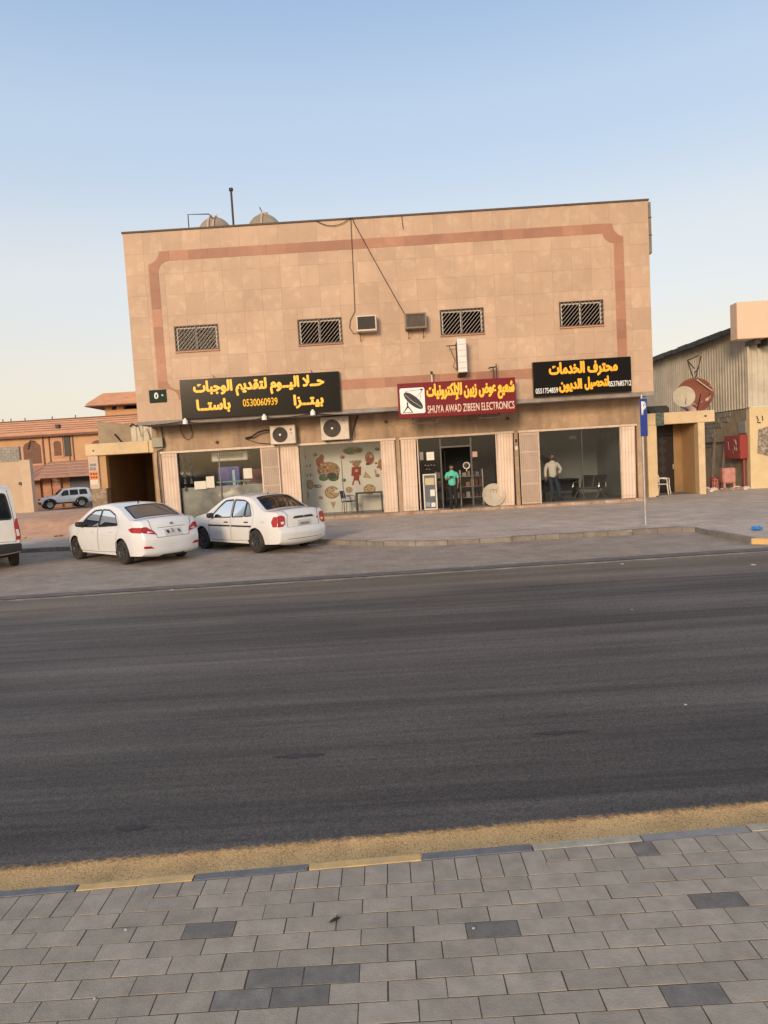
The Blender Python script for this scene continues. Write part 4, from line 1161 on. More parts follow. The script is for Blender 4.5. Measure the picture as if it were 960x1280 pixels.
cable([(-4.95, 1.15, 3.20), (-4.7, 1.05, 3.24), (-4.45, 1.0, 3.38), (-4.2, .95, 3.44), (-3.99, .9, 3.43)], .034, 'thick black hose from the wall to the lower outdoor unit')
cable([(-4.95, 1.15, 3.18), (-4.5, 1.12, 3.0), (-4.1, 1.1, 2.95), (-3.2, 1.1, 2.93)], .012, 'thin cable under the lower outdoor unit')
cable([(-1.0, .95, 3.05), (-.95, 1.1, 3.35), (-.85, 1.15, 3.6), (-.75, 1.1, 3.8)], .022, 'black pipe rising beside the larger outdoor unit')
cable([(-8.20, 1.15, 3.78), (-8.20, 1.12, 3.45)], .012, 'short cable into the top of the meter box')
cable([(-8.02, 1.15, 3.8), (-8.0, 1.1, 3.4), (-7.96, 1.1, 3.1), (-8.02, 1.1, 2.98), (-8.22, 1.12, 2.93), (-8.27, 1.13, 2.6), (-8.25, 1.13, 1.6), (-8.22, 1.13, .3)], .022, 'dark conduit going down the left corner of the shop wall')
for xx, yy, zz, lab in ((-6.02, 1.16, 3.12, 'small brown conduit stub on the wall above the first shop window'), (.25, 1.15, 3.50, 'small round vent on the wall above the gate beside the red sign'), (4.72, 1.15, 3.36, 'small round vent on the wall right of the red sign')):
    b = MB(); b.lathe([(0, .03), (.05, .03), (.06, 0)], Matrix.Rotation(R(90), 4, 'X'), n=12)
    o = b.build('wall_vent', M_RUST); o.location = B(xx, yy, zz); tag(o, lab, 'vent')
t = thing('meter_box', 'small grey meter box on the left corner of the shop wall with cables around it', 'electric box', B(-8.19, 1.07, 3.06), TH)
b = MB(); b.bbox(-.21, .19, 0, .12, 0, .36, .012); b.build('box_body', M_GREY_G if 'M_GREY_G' in globals() else mat('meter_grey_green', (.30, .29, .22), .6, var=.12), t)
b = MB(); b.box(-.19, .17, -.006, -.0005, .02, .34); b.build('box_lid', mat('meter_lid', (.33, .31, .24), .6, var=.12), t)
# small plates and stickers on the pier between the third and fourth shops
for k, (zz, m_, lab) in enumerate(((2.52, M_BLK, 'upper small dark sticker on the pier between the right shops'), (2.26, M_WHP, 'small pale sticker on the pier between the right shops'), (1.20, M_GREY, 'lower small grey sticker on the pier between the right shops'))):
    b = MB(); b.box(-.035, .045, -.004, 0, -.06, .06); o = b.build('sticker', m_); o.location = B(4.99, DW-.006, zz); o.rotation_euler.z = TH; tag(o, lab, 'sticker')

# ------------------------------------------------------------------ on the roof
M_TANK = mat('fibreglass_tank', (.36, .29, .20), .6, var=.15, scale=3, dirt=(.22, .18, .12), dscale=2, damt=.5)
M_TANKB = mat('tank_pale_strap', (.58, .44, .32), .6, var=.15, scale=6)
for xx, lab, n_ in ((-5.95, 'domed water tank on the roof beside the tall pole, left of the other', 0), (-4.03, 'domed water tank on the roof, right of the tall pole', 1)):
    t = thing('water_tank', lab, 'water tank', B(xx, 3.2, 9.55), TH, 'domed water tanks on the roof')
    b = MB(); b.lathe([(.68, 0), (.70, 1.55)]+[(.70*math.cos(a), 1.55+.78*math.sin(a)) for a in [R(10*k) for k in range(1, 9)]]+[(.0, 2.33)], n=32); b.build('tank_shell', M_TANK, t, smooth=True)
    if n_ == 0:
        for a in (-.12, .08):
            b = MB(); b.tube([(a, -.76*math.cos(R(q))*1.0, 1.5+.84*math.sin(R(q))) for q in range(0, 91, 10)]+[(a, 0, 2.45)], .035, 6); b.build('tank_pipe', M_TANKB, t)
    else:
        b = MB(); b.tube([(0, -.76*math.cos(R(q)), 1.5+.84*math.sin(R(q))) for q in range(0, 91, 10)], .035, 6); b.build('tank_pipe', M_TANKB, t)
        b = MB(); b.lathe([(.17, 2.24), (.17, 2.38), (0, 2.42)], n=14); b.build('tank_lid', M_TANKB, t)
        b = MB(); b.tube([(-.05, 0, 2.40), (-.14, 0, 2.62)], .02, 6); b.build('lid_handle', M_DKM, t)
t = thing('roof_pole', 'tall thin dark pole standing on the roof between the two tanks', 'pole', B(-4.84, 1.2, 9.55), TH)
b = MB(); b.tube([(0, 0, 0), (.0, 0, 2.56)], .038, 10); b.build('pole', M_DKM, t)
b = MB(); b.lathe([(.0, 2.54), (.075, 2.54), (.075, 2.63), (0, 2.63)], n=10); b.build('pole_cap', M_BLK, t)
b = MB(); b.tube([B(-6.47, 1.2, 9.55), B(-6.46, 1.2, 11.36), B(-5.75, 1.4, 11.40), B(-5.72, 2.0, 11.42)], .02, 6)
tag(b.build('water_pipe', M_DKM), 'thin dark pipe bent over from the roof edge to the left tank', 'pipe')
t = thing('side_panel_box', 'grey green box panel hanging on the right side of the upper storey', 'panel', B(9.66, .35, 8.75), TH)
b = MB(); b.bbox(.01, .22, 0, 1.6, 0, 1.75, .01); b.build('panel_body', mat('panel_grey_green', (.22, .19, .14), .7, var=.15, scale=3, dirt=(.14, .12, .09)), t)
for z in (.6, 1.2):
    b = MB(); b.box(.0, .235, -.01, -.0005, z, z+.03); b.build('panel_rail', M_DKM, t)

# ------------------------------------------------------------------ inside the shops
def at_b(name, label, cat, x, y, z=None, rz=0, group=None): return thing(name, label, cat, B(x, y, ZF+.005 if z is None else z), TH+rz, group)
M_BLU = mat('cooler_blue', (.02, .06, .36), .4, var=.1)
M_DRED = mat('dark_maroon', (.10, .012, .016), .5, var=.1)
M_CLAD = mat('display_grey_blue', (.28, .32, .38), .2, var=.1)  # even grey-blue of one card on the display stand
# first shop: shelf board with pale lower half, cooler, menu, papers
pn = MB(); pn.box(-7.53, -4.48, 0, .012, 0, 1.28); o = pn.build('counter_screen', mat('printed_screen', (.36, .36, .33), .5, var=.2, scale=1.6, dirt=(.09, .10, .09), dscale=.9, damt=.8)); o.location = B(0, DW+.20, ZF+.06); o.rotation_euler.z = TH
tag(o, 'pale printed screen covering the lower half of the first shop window', 'screen')
t = at_b('drinks_cooler', 'tall blue drinks cooler behind the first shop window', 'cooler', -5.9, 2.15)
b = MB(); b.bbox(-.42, .42, 0, .6, 0, 2.05, .02); b.build('cabinet', M_BLU, t)
b = MB(); b.box(-.30, .02, -.008, -.001, 1.30, 1.95); b.build('front_poster', mat('cooler_poster', (.06, .06, .28), .4, var=.3, scale=8), t)
b = MB(); b.box(.14, .24, -.012, -.001, .5, 1.9); b.build('light_strip', mat('cool_white_strip', (.45, .62, .75), .3, var=.2, scale=10), t)
t = at_b('cupboard', 'dark maroon cupboard behind the first shop window, right of the cooler', 'cupboard', -4.95, 2.3)
b = MB(); b.bbox(-.46, .42, 0, .5, 0, 1.90, .015); b.build('carcass', M_DRED, t)
t = at_b('serving_hatch', 'cream boxed canopy above the blue cooler', 'canopy', -5.75, 1.95, 2.42)
b = MB(); b.bbox(-.72, .66, 0, .5, 0, .36, .03); b.build('canopy_box', M_WHP, t)
b = MB(); b.box(-.5, .5, -.006, -.0005, .10, .26); b.build('canopy_panel', mat('canopy_grey', (.36, .34, .28), .6, var=.2), t)
for (x0, x1, z0, z1, lab) in ((-7.02, -6.58, 1.42, 1.72, 'wide white notice in the first shop window'), (-6.57, -6.27, 1.45, 1.88, 'white notice with a framed print, beside the wide notice'), (-5.16, -4.84, 1.72, 2.10, 'single cream notice in front of the maroon cupboard')):
    o = MB().box(x0, x1, 0, .004, z0, z1).build('paper_notice', mat('notice_paper', (.66, .62, .52), .7, var=.06)); o.location = B(0, DW+.12, 0); o.rotation_euler.z = TH; tag(o, lab, 'notice')
b = MB(); b.box(-6.2, -4.95, 0, .01, 1.46, 1.50); o = b.build('green_strip', mat('pale_green_strip', (.16, .40, .24), .4)); o.location = B(0, DW+.19, ZF); o.rotation_euler.z = TH; tag(o, 'thin pale green strip across the cooler in the first shop', 'strip')
# small dark figures printed down the left of the glass
for j in range(5):
    for i in range(2):
        if j > 3 and i: continue
        b = MB(); cx, cz = -7.36+i*.24, 2.55-j*.27
        b.disc(cx, cz+.07, .035, .035, 0, 10); b.prism([(cx-.06, cz-.09), (cx+.06, cz-.09), (cx+.03, cz+.045), (cx-.03, cz+.045)], -.0015, 0, 'y')
        o = b.build('window_print', M_BLK); o.location = B(0, DW+.134, 0); o.rotation_euler.z = TH
        tag(o, ['left', 'right'][i]+' dark print in the '+['top', 'second', 'third', 'fourth', 'fifth'][j]+' row of small prints on the first shop window', 'print', 'small dark prints on the first shop window')

# restaurant mural prints: flat pictures on the wall paper
YM = DW+1.75-.003
def pr(shapes, label, mats, name='wall_print'):
    b = MB(); y = -.001
    for k, s_ in enumerate(shapes):
        mi, kind = s_[0], s_[1]
        yy = -.0015*(k+1)
        if kind == 'e': b.disc(s_[2], s_[3], s_[4], s_[5], yy, 16, mi, .0012)
        elif kind == 'a': b.disc(s_[2], s_[3], s_[4], s_[5], yy, 16, mi, .0012, s_[6], s_[7])
        else: b.prism(s_[2], yy-.0012, yy, 'y', mi)
    o = b.build(name, mats); o.location = B(0, YM, 0); o.rotation_euler.z = TH
    return tag(o, label, 'wall print', 'food pictures on the restaurant wall')
P_CR = mat('print_crust', (.36, .20, .09), .7, var=.2, scale=20); P_CH = mat('print_cheese', (.58, .44, .25), .7, var=.15, scale=20); P_RD = mat('print_red', (.34, .045, .03), .7, var=.2, scale=20)
P_GN = mat('print_green', (.09, .15, .05), .7, var=.3, scale=14); P_DK = mat('print_dark', (.05, .05, .045), .7, var=.2, scale=20); P_TN = mat('print_tan', (.46, .36, .25), .7, var=.2, scale=20)
PM = [P_CR, P_CH, P_RD, P_GN, P_DK, P_TN]
rp = random.Random(5)
def pizza(cx, cz, r, label, cut=False):
    a0, a1 = (.5, 2*PI-.1) if cut else (0, 2*PI)
    sh = [(0, 'a' if cut else 'e', cx, cz, r, r*.86)+((a0, a1) if cut else ()), (1, 'a' if cut else 'e', cx, cz, r*.84, r*.72)+((a0, a1) if cut else ())]
    for k in range(9):
        a = a0+(a1-a0)*(k+.5)/9; q = r*(.3+.35*(k % 2)); sh.append(((2, 3, 5)[k % 3], 'e', cx+q*math.cos(a), cz+q*.86*math.sin(a), r*.11, r*.10))
    pr(sh, label, PM)
def mural_xz(px, pz):   # from the wide front opening: scaled about the eye for the deeper wall
    k = (25.1+YM)/(25.1+DW); return px*k, CAM_H+(pz-CAM_H)*k
def mp(x, z): return mural_xz(x, z)
x_, z_ = mp(-1.92, 1.02); pizza(x_, z_, .29, 'sliced round pizza picture low on the mural with a slice lifted out', True)
x_, z_ = mp(-.52, 1.05); pizza(x_, z_, .24, 'round pizza picture on the mural just above the table')
x_, z_ = mp(-1.28, 1.08); pizza(x_, z_, .14, 'small pizza picture on the mural left of the table')
x_, z_ = mp(-2.98, 2.38); pizza(x_, z_, .20, 'pizza picture at the top left corner of the mural')
cx, cz = mp(-2.0, 1.85)
sh = [(5, 'e', cx, cz, .46, .34), (3, 'e', cx-.2, cz-.28, .20, .14), (3, 'e', cx+.18, cz-.30, .22, .15), (4, 'e', cx+.12, cz-.22, .20, .13), (0, 'e', cx-.02, cz+.12, .42, .20), (2, 'e', cx-.32, cz+.34, .16, .20), (2, 'e', cx-.24, cz+.52, .10, .12)]
for k in range(26): sh.append((rp.choice([0, 1, 2, 5, 3]), 'e', cx+rp.uniform(-.38, .38), cz+rp.uniform(-.25, .25), rp.uniform(.03, .07), rp.uniform(.02, .05)))
pr(sh, 'large heaped picture of food with red and green pieces at the left of the mural', PM)
cx, cz = mp(-1.05, 2.52); pr([(5, 'e', cx, cz, .42, .16), (3, 'e', cx-.12, cz-.02, .22, .13), (4, 'e', cx+.22, cz, .14, .09)], 'bowl of greens picture at the top of the mural', PM)
cx, cz = mp(-.45, 2.20); pr([(0, 'e', cx, cz, .19, .26), (2, 'e', cx, cz-.04, .13, .16), (4, 'e', cx-.08, cz-.22, .09, .05), (1, 'e', cx+.05, cz+.08, .06, .07)], 'round brown burger picture high on the mural beside the red one', PM)
cx, cz = mp(-.98, 1.68); pr([(2, 'p', [(cx-.20, cz-.1), (cx+.18, cz-.1), (cx+.22, cz+.25), (cx-.16, cz+.25)]), (0, 'e', cx+.02, cz+.36, .15, .12), (2, 'e', cx, cz-.16, .12, .14), (2, 'p', [(cx-.12, cz-.22), (cx-.06, cz-.22), (cx-.14, cz-.46), (cx-.2, cz-.46)]), (2, 'p', [(cx+.03, cz-.22), (cx+.09, cz-.22), (cx+.16, cz-.46), (cx+.1, cz-.46)]), (1, 'e', cx+.02, cz+.1, .06, .06)], 'red upright food picture at the centre of the mural', PM)
cx, cz = mp(.02, 1.95); pr([(0, 'e', cx-.02, cz, .17, .24), (2, 'e', cx-.26, cz+.06, .06, .04), (2, 'e', cx-.20, cz-.1, .05, .04), (5, 'e', cx-.3, cz-.28, .04, .1)], 'half hidden brown food picture at the right edge of the mural', PM)
cx, cz = mp(-.75, 1.55); pr([(5, 'p', [(cx+.02, cz-.05), (cx+.36, cz-.1), (cx+.12, cz+.2)]), (1, 'p', [(cx+.07, cz-.04), (cx+.3, cz-.07), (cx+.13, cz+.13)])], 'pale triangular slice picture on the mural', PM)
cx, cz = mp(-1.9, .52); pr([(5, 'p', [(cx-.11, cz+.16), (cx+.11, cz+.16), (cx, cz-.12)]), (1, 'e', cx, cz+.14, .11, .03)], 'small cone picture low on the mural', PM)
for (a, c, col_, lab) in ((-2.72, 2.05, 4, 'two small dark marks on the left of the mural'), (-2.72, 1.70, 4, 'dark fork and knife marks on the left of the mural')):
    x_, z_ = mp(a, c); pr([(col_, 'p', [(x_-.12, z_-.02), (x_-.04, z_-.02), (x_-.06, z_+.05)]), (col_, 'p', [(x_+.02, z_-.05), (x_+.06, z_-.05), (x_+.09, z_+.08), (x_+.05, z_+.08)])], lab, PM)
for (a_, c_, mi_, lab_) in ((-2.45, 2.45, 3, 'small green leaf picture near the top left of the mural'), (-1.45, 2.30, 2, 'small red tomato picture left of the word on the mural'), (-.20, 1.55, 0, 'small brown bread picture right of the slice on the mural'), (-2.35, .85, 5, 'small tan bun picture low on the left of the mural'), (-1.45, 1.45, 3, 'small green herb picture in the middle of the mural'), (-.15, 2.52, 2, 'small red pepper picture at the top right of the mural')):
    x_, z_ = mp(a_, c_); pr([(mi_, 'e', x_, z_, .09, .07), (1, 'e', x_-.02, z_+.01, .03, .02), (4, 'e', x_+.04, z_-.03, .02, .02)], lab_, PM)
x_, z_ = mp(-2.72, 1.36); pr([(5, 'e', x_, z_, .16, .19), (4, 'e', x_, z_, .03, .11), (1, 'e', x_+.02, z_, .10, .13)], 'pale outlined cup picture on the left edge of the mural', PM)
x_, z_ = mp(-2.88, .98); pr([(2, 'e', x_, z_, .09, .20), (5, 'e', x_+.02, z_, .04, .09)], 'red food picture at the lower left edge of the mural', PM)
x_, z_ = mp(-.98, 2.10); o = text('WELCOME', x_-.24, x_+.24, z_-.06, z_+.06, -.002, P_DK, None, bold=.02, depth=.0015, name='mural_word'); o.location = B(0, YM, 0); o.rotation_euler.z = TH; tag(o, 'small dark word WELCOME printed on the mural', 'lettering')
x_, z_ = mp(-2.42, 1.28); o = text('PIZZA', x_-.15, x_+.15, z_-.06, z_+.06, -.002, P_DK, None, bold=.03, depth=.0015, name='mural_word'); o.location = B(0, YM, 0); o.rotation_euler.z = TH; tag(o, 'small dark word PIZZA printed low on the mural', 'lettering')
# table and two blue chairs
M_TBL = mat('table_charcoal', (.045, .048, .045), .5, var=.1)
M_CHB = mat('blue_plastic', (.03, .065, .22), .4, var=.1)
t = at_b('dining_table', 'dark square cafe table in the restaurant window', 'table', -.56, DW+.95)
b = MB(); b.bbox(-.52, .52, -.35, .35, .71, .75, .008); b.build('table_top', M_TBL, t)
for sx in (-1, 1):
    for sy in (-1, 1):
        b = MB(); b.box(sx*.48-.025, sx*.48+.025, sy*.31-.025, sy*.31+.025, 0, .709); b.build('leg', M_TBL, t)
def cafe_chair(x, y, rz, label):
    t = at_b('cafe_chair', label, 'chair', x, y, rz=rz, group='blue chairs at the restaurant table')
    b = MB(); b.bbox(-.22, .22, -.21, .21, .42, .46, .015); b.build('seat', M_CHB, t)
    b = MB(); n = 8
    pts = [(-.21+.42*k/n, .20+.05*(1-(2*k/n-1)**2)) for k in range(n+1)]
    for k in range(n):
        (xa, ya), (xb, yb) = pts[k], pts[k+1]; ta = .85-.05*(2*k/n-1)**2
        b.add([(xa, ya, .56), (xb, yb, .56), (xb, yb+.06, .85), (xa, ya+.06, .85), (xa, ya+.015, .56), (xb, yb+.015, .56), (xb, yb+.075, .85), (xa, ya+.075, .85)], [(0, 1, 2, 3), (7, 6, 5, 4), (3, 2, 6, 7), (0, 4, 5, 1)])
    b.build('backrest', M_CHB, t)
    for sx in (-1, 1):
        b = MB(); b.tube([(sx*.2, .2, .44), (sx*.205, .23, .7)], .014, 6); b.build('back_post', M_CHB, t)
        b = MB(); b.tube([(sx*.21, .21, .64), (sx*.235, .0, .66), (sx*.22, -.18, .63), (sx*.21, -.19, .45)], .014, 6); b.build('armrest', M_CHB, t)
        for sy in (-1, 1):
            b = MB(); b.tube([(sx*.19, sy*.18, .43), (sx*.22, sy*.22, 0)], .014, 6); b.build('leg', M_STEEL, t)
cafe_chair(-1.36, DW+.95, R(70), 'blue plastic armchair left of the cafe table'); cafe_chair(.24, DW+.95, R(-75), 'blue plastic armchair right of the cafe table, half behind the gate')

# third shop: light board on the floor, parts shelf, leaning dish, notices
t = at_b('display_stand', 'narrow cream framed display board standing on the floor left of the open door', 'display stand', 1.74, DW+.02)
b = MB()
for a, c, d, e in ((-.25, .25, 1.28, 1.33), (-.25, .25, 0, .05), (-.25, -.20, .05, 1.28), (.20, .25, .05, 1.28)): b.bbox(a, c, 0, .05, d, e, .005)
b.build('frame', M_WHM, t)
b = MB(); b.box(-.2, .2, .02, .03, .05, 1.28); b.build('board', mat('display_dark_blue', (.09, .11, .13), .4, var=.2, scale=8), t)
for (a, c, d, e, m_) in ((-.17, .17, .92, 1.18, mat('display_cream', (.50, .44, .26), .5, var=.1)), (.0, .17, .50, .74, M_WHP), (-.17, -.02, .12, .28, M_CLAD), (.02, .17, .10, .26, M_WHP)):
    b = MB(); b.box(a, c, .012, .019, d, e); b.build('display_card', m_, t)
t = at_b('parts_shelf', 'low three tier shelf full of small electronic goods inside the open shop', 'shelf', 3.0, DW+1.1)
for k, z in enumerate((.30, .72, 1.12)):
    b = MB(); b.box(-.95, .85, 0, .4, z, z+.025); b.build('shelf_board', M_GREY, t)
for xx in (-.95, -.03, .83):
    b = MB(); b.box(xx, xx+.025, -.01, .41, 0, 1.38); b.build('shelf_post', M_WHM, t)
goods = [mat('goods_'+n_, c_, .5, var=.2) for n_, c_ in (('red', (.15, .035, .03)), ('black', (.04, .04, .04)), ('cream', (.28, .25, .19)), ('grey', (.2, .2, .2)), ('brown', (.2, .12, .06)))]
rg = random.Random(11); k = 0
for z in (.325, .745, 1.145):
    x = 2.1
    while x < 3.75:
        gi = rg.randrange(5); w_ = rg.uniform(.10, .22); h_ = rg.uniform(.10, .28)
        b = MB(); b.bbox(0, w_-.02, 0, .25, 0, h_, .01); o = b.build('boxed_goods', goods[gi]); o.location = B(x, DW+1.15, ZF+.006+z); o.rotation_euler.z = TH
        tag(o, ['maroon', 'black', 'cream', 'grey', 'brown'][gi]+' item '+('by the left post' if x < 2.5 else 'left of the middle post' if x < 3.0 else 'right of the middle post' if x < 3.4 else 'by the right post')+' on the '+{.325: 'bottom', .745: 'middle', 1.145: 'top'}[z]+' shelf board', 'box', 'small goods on the shop shelf'); x += w_+.02
t = at_b('round_fan', 'black and white round fan standing on top of the shop shelf', 'fan', 3.25, DW+1.2, ZF+1.33)
Mx = Matrix.Translation((0, 0, .22)) @ Matrix.Rotation(R(90), 4, 'X')
b = MB(); b.lathe([(.10, 0), (.14, .02), (.14, .05), (.10, .03)], Mx, n=24, close=True); b.build('fan_ring', M_WHP, t, smooth=True)
b = MB(); b.lathe([(0, 0), (.10, 0), (.10, .02), (0, .03)], Mx, n=20); b.build('fan_blades', M_BLK, t)
b = MB(); b.tube([(0, 0, .08), (0, 0, .0)], .02, 8); b.build('fan_stem', M_WHP, t)
# dish leaning against the gate
M_DISH = mat('dish_cream', (.46, .41, .31), .55, var=.12, scale=5, dirt=(.33, .27, .19), dscale=4, damt=.5)
def dish(name, label, loc, r, normal, mats, deep=.12, arm=True, extra=None):
    t = thing(name, label, 'satellite dish', loc)
    q = Vector(normal).normalized().to_track_quat('Z', 'Y').to_matrix().to_4x4()
    n = 12
    prof = [(r*k/n, deep*(k/n)**2*r*2-deep*r*2) for k in range(n+1)]+[(r*1.015, 0), (r, -.012)]+[(r*k/n, deep*(k/n)**2*r*2-deep*r*2-.012) for k in range(n-1, -1, -1)]
    b = MB(); b.lathe(prof, q, n=40); b.build('reflector', mats, t, smooth=40)
    return t, q
td, q = dish('satellite_dish', 'cream satellite dish leaning on the floor at the right of the open shop', B(4.08, DW-.04, ZF+.43), .42, (-.05, -1, .25), M_DISH, .10)
b = MB()
for k in range(3): b.tube([q @ Vector((.0+.10*(k-1), .08, -.06)), q @ Vector((.0+.12*(k-1), .22-.05*abs(k-1), -.03))], .007, 4)
b.tube([q @ Vector((-.14, .20, -.04)), q @ Vector((.14, .20, -.04))], .006, 4); b.build('printed_emblem', M_GREY, td)
for (x0, x1, z0, z1, m_, lab) in ((1.42, 1.56, 2.02, 2.32, M_GREY, 'half hidden grey notice at the left edge of the third shop window'), (1.68, 1.96, 2.0, 2.30, M_WHP, 'white printed notice in the third shop window'), (3.38, 3.56, 2.02, 2.22, mat('pinkish_notice', (.50, .28, .26), .6, var=.2, scale=30), 'pink notice on the glass right of the open door')):
    o = MB().box(x0, x1, 0, .004, z0, z1).build('paper_notice', m_); o.location = B(0, DW+.12, 0); o.rotation_euler.z = TH; tag(o, lab, 'notice')
for k in range(6):
    b = MB(); b.disc(1.62+.11*(k % 4)+(.04 if k > 3 else 0), 1.82-.18*(k//4)*.8-.02*(k % 2), .028, .02, 0, 8); o = b.build('small_print', M_GREY); o.location = B(0, DW+.134, 0); o.rotation_euler.z = TH
    tag(o, 'tiny grey mark printed on the glass under the two paper notices', 'print', 'tiny marks on the third shop window')

# fourth shop: airport style bench, desk, dark plant print
t = at_b('waiting_bench', 'black perforated waiting bench on chrome legs behind the right shop window', 'bench', 8.0, DW+1.35, rz=R(-52))
M_CHR = mat('chrome', (.62, .60, .56), .22, metal=.8, var=.05)
for k in range(2):
    xa = -.56+k*.57
    b = MB(); b.add([(xa, -.25, .42), (xa+.52, -.25, .42), (xa+.52, .18, .39), (xa, .18, .39), (xa, -.25, .44), (xa+.52, -.25, .44), (xa+.52, .18, .41), (xa, .18, .41)], [(0, 1, 2, 3), (4, 5, 6, 7), (0, 1, 5, 4), (1, 2, 6, 5), (2, 3, 7, 6), (3, 0, 4, 7)]); b.build('seat', M_TBL, t)
    b = MB(); b.add([(xa, .18, .42), (xa+.52, .18, .42), (xa+.52, .34, .88), (xa, .34, .88), (xa, .21, .42), (xa+.52, .21, .42), (xa+.52, .37, .88), (xa, .37, .88)], [(0, 1, 2, 3), (4, 5, 6, 7), (0, 1, 5, 4), (1, 2, 6, 5), (2, 3, 7, 6), (3, 0, 4, 7)]); b.build('backrest', M_TBL, t)
b = MB(); b.tube([(-.6, 0, .36), (.6, 0, .36)], .025, 8); b.build('crossbar', M_CHR, t)
for s_ in (-1, 1):
    b = MB(); b.tube([(s_*.5, 0, .36), (s_*.5, -.3, .03), (s_*.5, -.34, .0)], .02, 6); b.tube([(s_*.5, 0, .36), (s_*.5, .3, .03), (s_*.5, .34, 0)], .02, 6); b.build('leg', M_CHR, t)
    b = MB(); b.tube([(s_*.6, .2, .42), (s_*.6, .2, .62), (s_*.6, .1, .64), (s_*.6, -.22, .62), (s_*.6, -.25, .44)], .016, 6); b.build('armrest', M_CHR, t)
t = at_b('office_desk', 'dark office desk and swivel chair deep in the right shop', 'desk', 7.1, DW+2.6, rz=R(8))
b = MB(); b.bbox(-.75, .75, -.35, .35, .72, .76, .01); b.build('desk_top', M_TBL, t)
for s_ in (-1, 1): 
    b = MB(); b.box(s_*.7-.02, s_*.7+.02, -.33, .33, 0, .719); b.build('side_panel', M_BLK, t)
b = MB(); b.box(-.68, .68, .30, .32, .25, .719); b.build('modesty_panel', M_BLK, t)
t = at_b('stool', 'small dark stool with splayed legs behind the man in white', 'stool', 6.18, DW+.75)
b = MB(); b.bbox(-.2, .2, -.17, .17, .42, .45, .01); b.build('seat', M_BLK, t)
for sx in (-1, 1):
    for sy in (-1, 1):
        b = MB(); b.tube([(sx*.16, sy*.13, .42), (sx*.24, sy*.2, 0)], .012, 5); b.build('leg', M_STEEL, t)
b = MB(); rr = random.Random(4)
for k in range(9):
    a = R(62-k*9); q_ = Vector((-.6+k*.14, 0, 2.35-k*.07)); L_ = rr.uniform(.25, .5)
    b.prism([(q_.x, q_.z), (q_.x+.10, q_.z-.04), (q_.x+.16+.05*k*.2, q_.z-L_), (q_.x+.04, q_.z-L_*.8)], -.003, 0, 'y')
o = b.build('wall_drawing', mat('wall_drawing_dark', (.05, .055, .055), .7, var=.2)); o.location = B(6.75, DW+4.99, 0); o.rotation_euler.z = TH
tag(o, 'dark leafy drawing on the back wall of the right shop', 'drawing')
t = at_b('exit_lamp', 'small pale green sign hanging from the ceiling of the right shop', 'sign', 7.65, DW+2.2, 2.5)
b = MB(); b.box(-.14, .14, 0, .03, 0, .13); b.build('sign_panel', mat('pale_green_panel', (.35, .55, .38), .4), t)
b = MB(); b.tube([(0, .015, .13), (0, .015, .31)], .008, 5); b.build('hanger', M_STEEL, t)

# ------------------------------------------------------------------ left annex: a covered car entrance on the raised lot
def W(x, y, z=0): return Vector((x, y, z))
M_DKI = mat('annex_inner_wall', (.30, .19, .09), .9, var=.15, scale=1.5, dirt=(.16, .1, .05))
M_STONE = mat('rough_stone_base', (.30, .23, .16), .95, var=.35, scale=9, bump=.8, bscale=14, dirt=(.16, .12, .08), dscale=3, damt=.7)
M_CORR = mat('corrugated_cream', (.55, .50, .395), .6, var=.10, scale=1.5, dirt=(.33, .29, .22), dscale=1.2, damt=.6)
M_BLOCK = mat('concrete_block', (.27, .25, .21), .95, var=.18, scale=6, bump=.4, rnd=.12, dirt=(.18, .15, .12), dscale=2, damt=.5)
M_PANELB = mat('dusty_tan_panel', (.33, .26, .18), .9, var=.18, scale=2, dirt=(.22, .17, .12), dscale=1.4, damt=.6)
AY = 27.0
la = thing('covered_entrance', 'low ochre covered car entrance with orange stickers on its left pillar, left of the block', 'entrance', W(-10.95, AY, .7))
def lab(o): return o
def wb(b, name, m_, par, **k):
    """mesh given in world coordinates, hung on a thing that stands at its own base"""
    o = b.build(name, m_, par, **k)
    o.matrix_parent_inverse = Matrix.Translation(par.location).inverted() if par.rotation_euler.z == 0 else (Matrix.Translation(par.location) @ Matrix.Rotation(par.rotation_euler.z, 4, 'Z')).inverted()
    return o
b = MB(); b.bbox(-11.16, -8.76, AY, AY+.55, 2.91, 3.36, .02); b.bbox(-8.755, -8.52, AY+.03, AY+4.2, 2.90, 3.37, .02); wb(b, 'lintel', M_PLAS, la)
b = MB(); b.box(-11.10, -8.6, AY+.551, AY+5.5, 3.0, 3.2); wb(b, 'roof_slab', M_PLAS2, la)
b = MB(); b.bbox(-11.10, -10.72, AY+.04, AY+.45, 1.65, 2.908, .015); wb(b, 'pillar', mat('pillar_cream', (.60, .47, .36), .85, var=.1, scale=5, dirt=(.42, .3, .22)), la)
b = MB(); b.bbox(-11.08, -10.50, AY+.05, AY+.5, .45, 1.648, .03); wb(b, 'pillar_base', M_STONE, la)
b = MB(); b.box(-10.718, -10.45, AY+.12, AY+.4, 1.65, 2.905); wb(b, 'inner_pillar', M_PLAS2, la)
b = MB(); b.box(-11.0, -10.75, AY+.501, AY+5.5, .3, 3.0); wb(b, 'side_wall', M_DKI, la)
b = MB(); b.box(-11.0, -8.55, AY+5.5, AY+5.7, .3, 3.2); wb(b, 'back_wall', M_DKI, la)
b = MB(); b.box(-8.70, -8.50, AY+.2, AY+5.5, .0, 2.9); wb(b, 'side_wall', M_DKI, la)
b = MB(); b.box(-10.72, -8.7, AY+.2, AY+5.5, .3, .62); wb(b, 'floor', M_CONC, la)
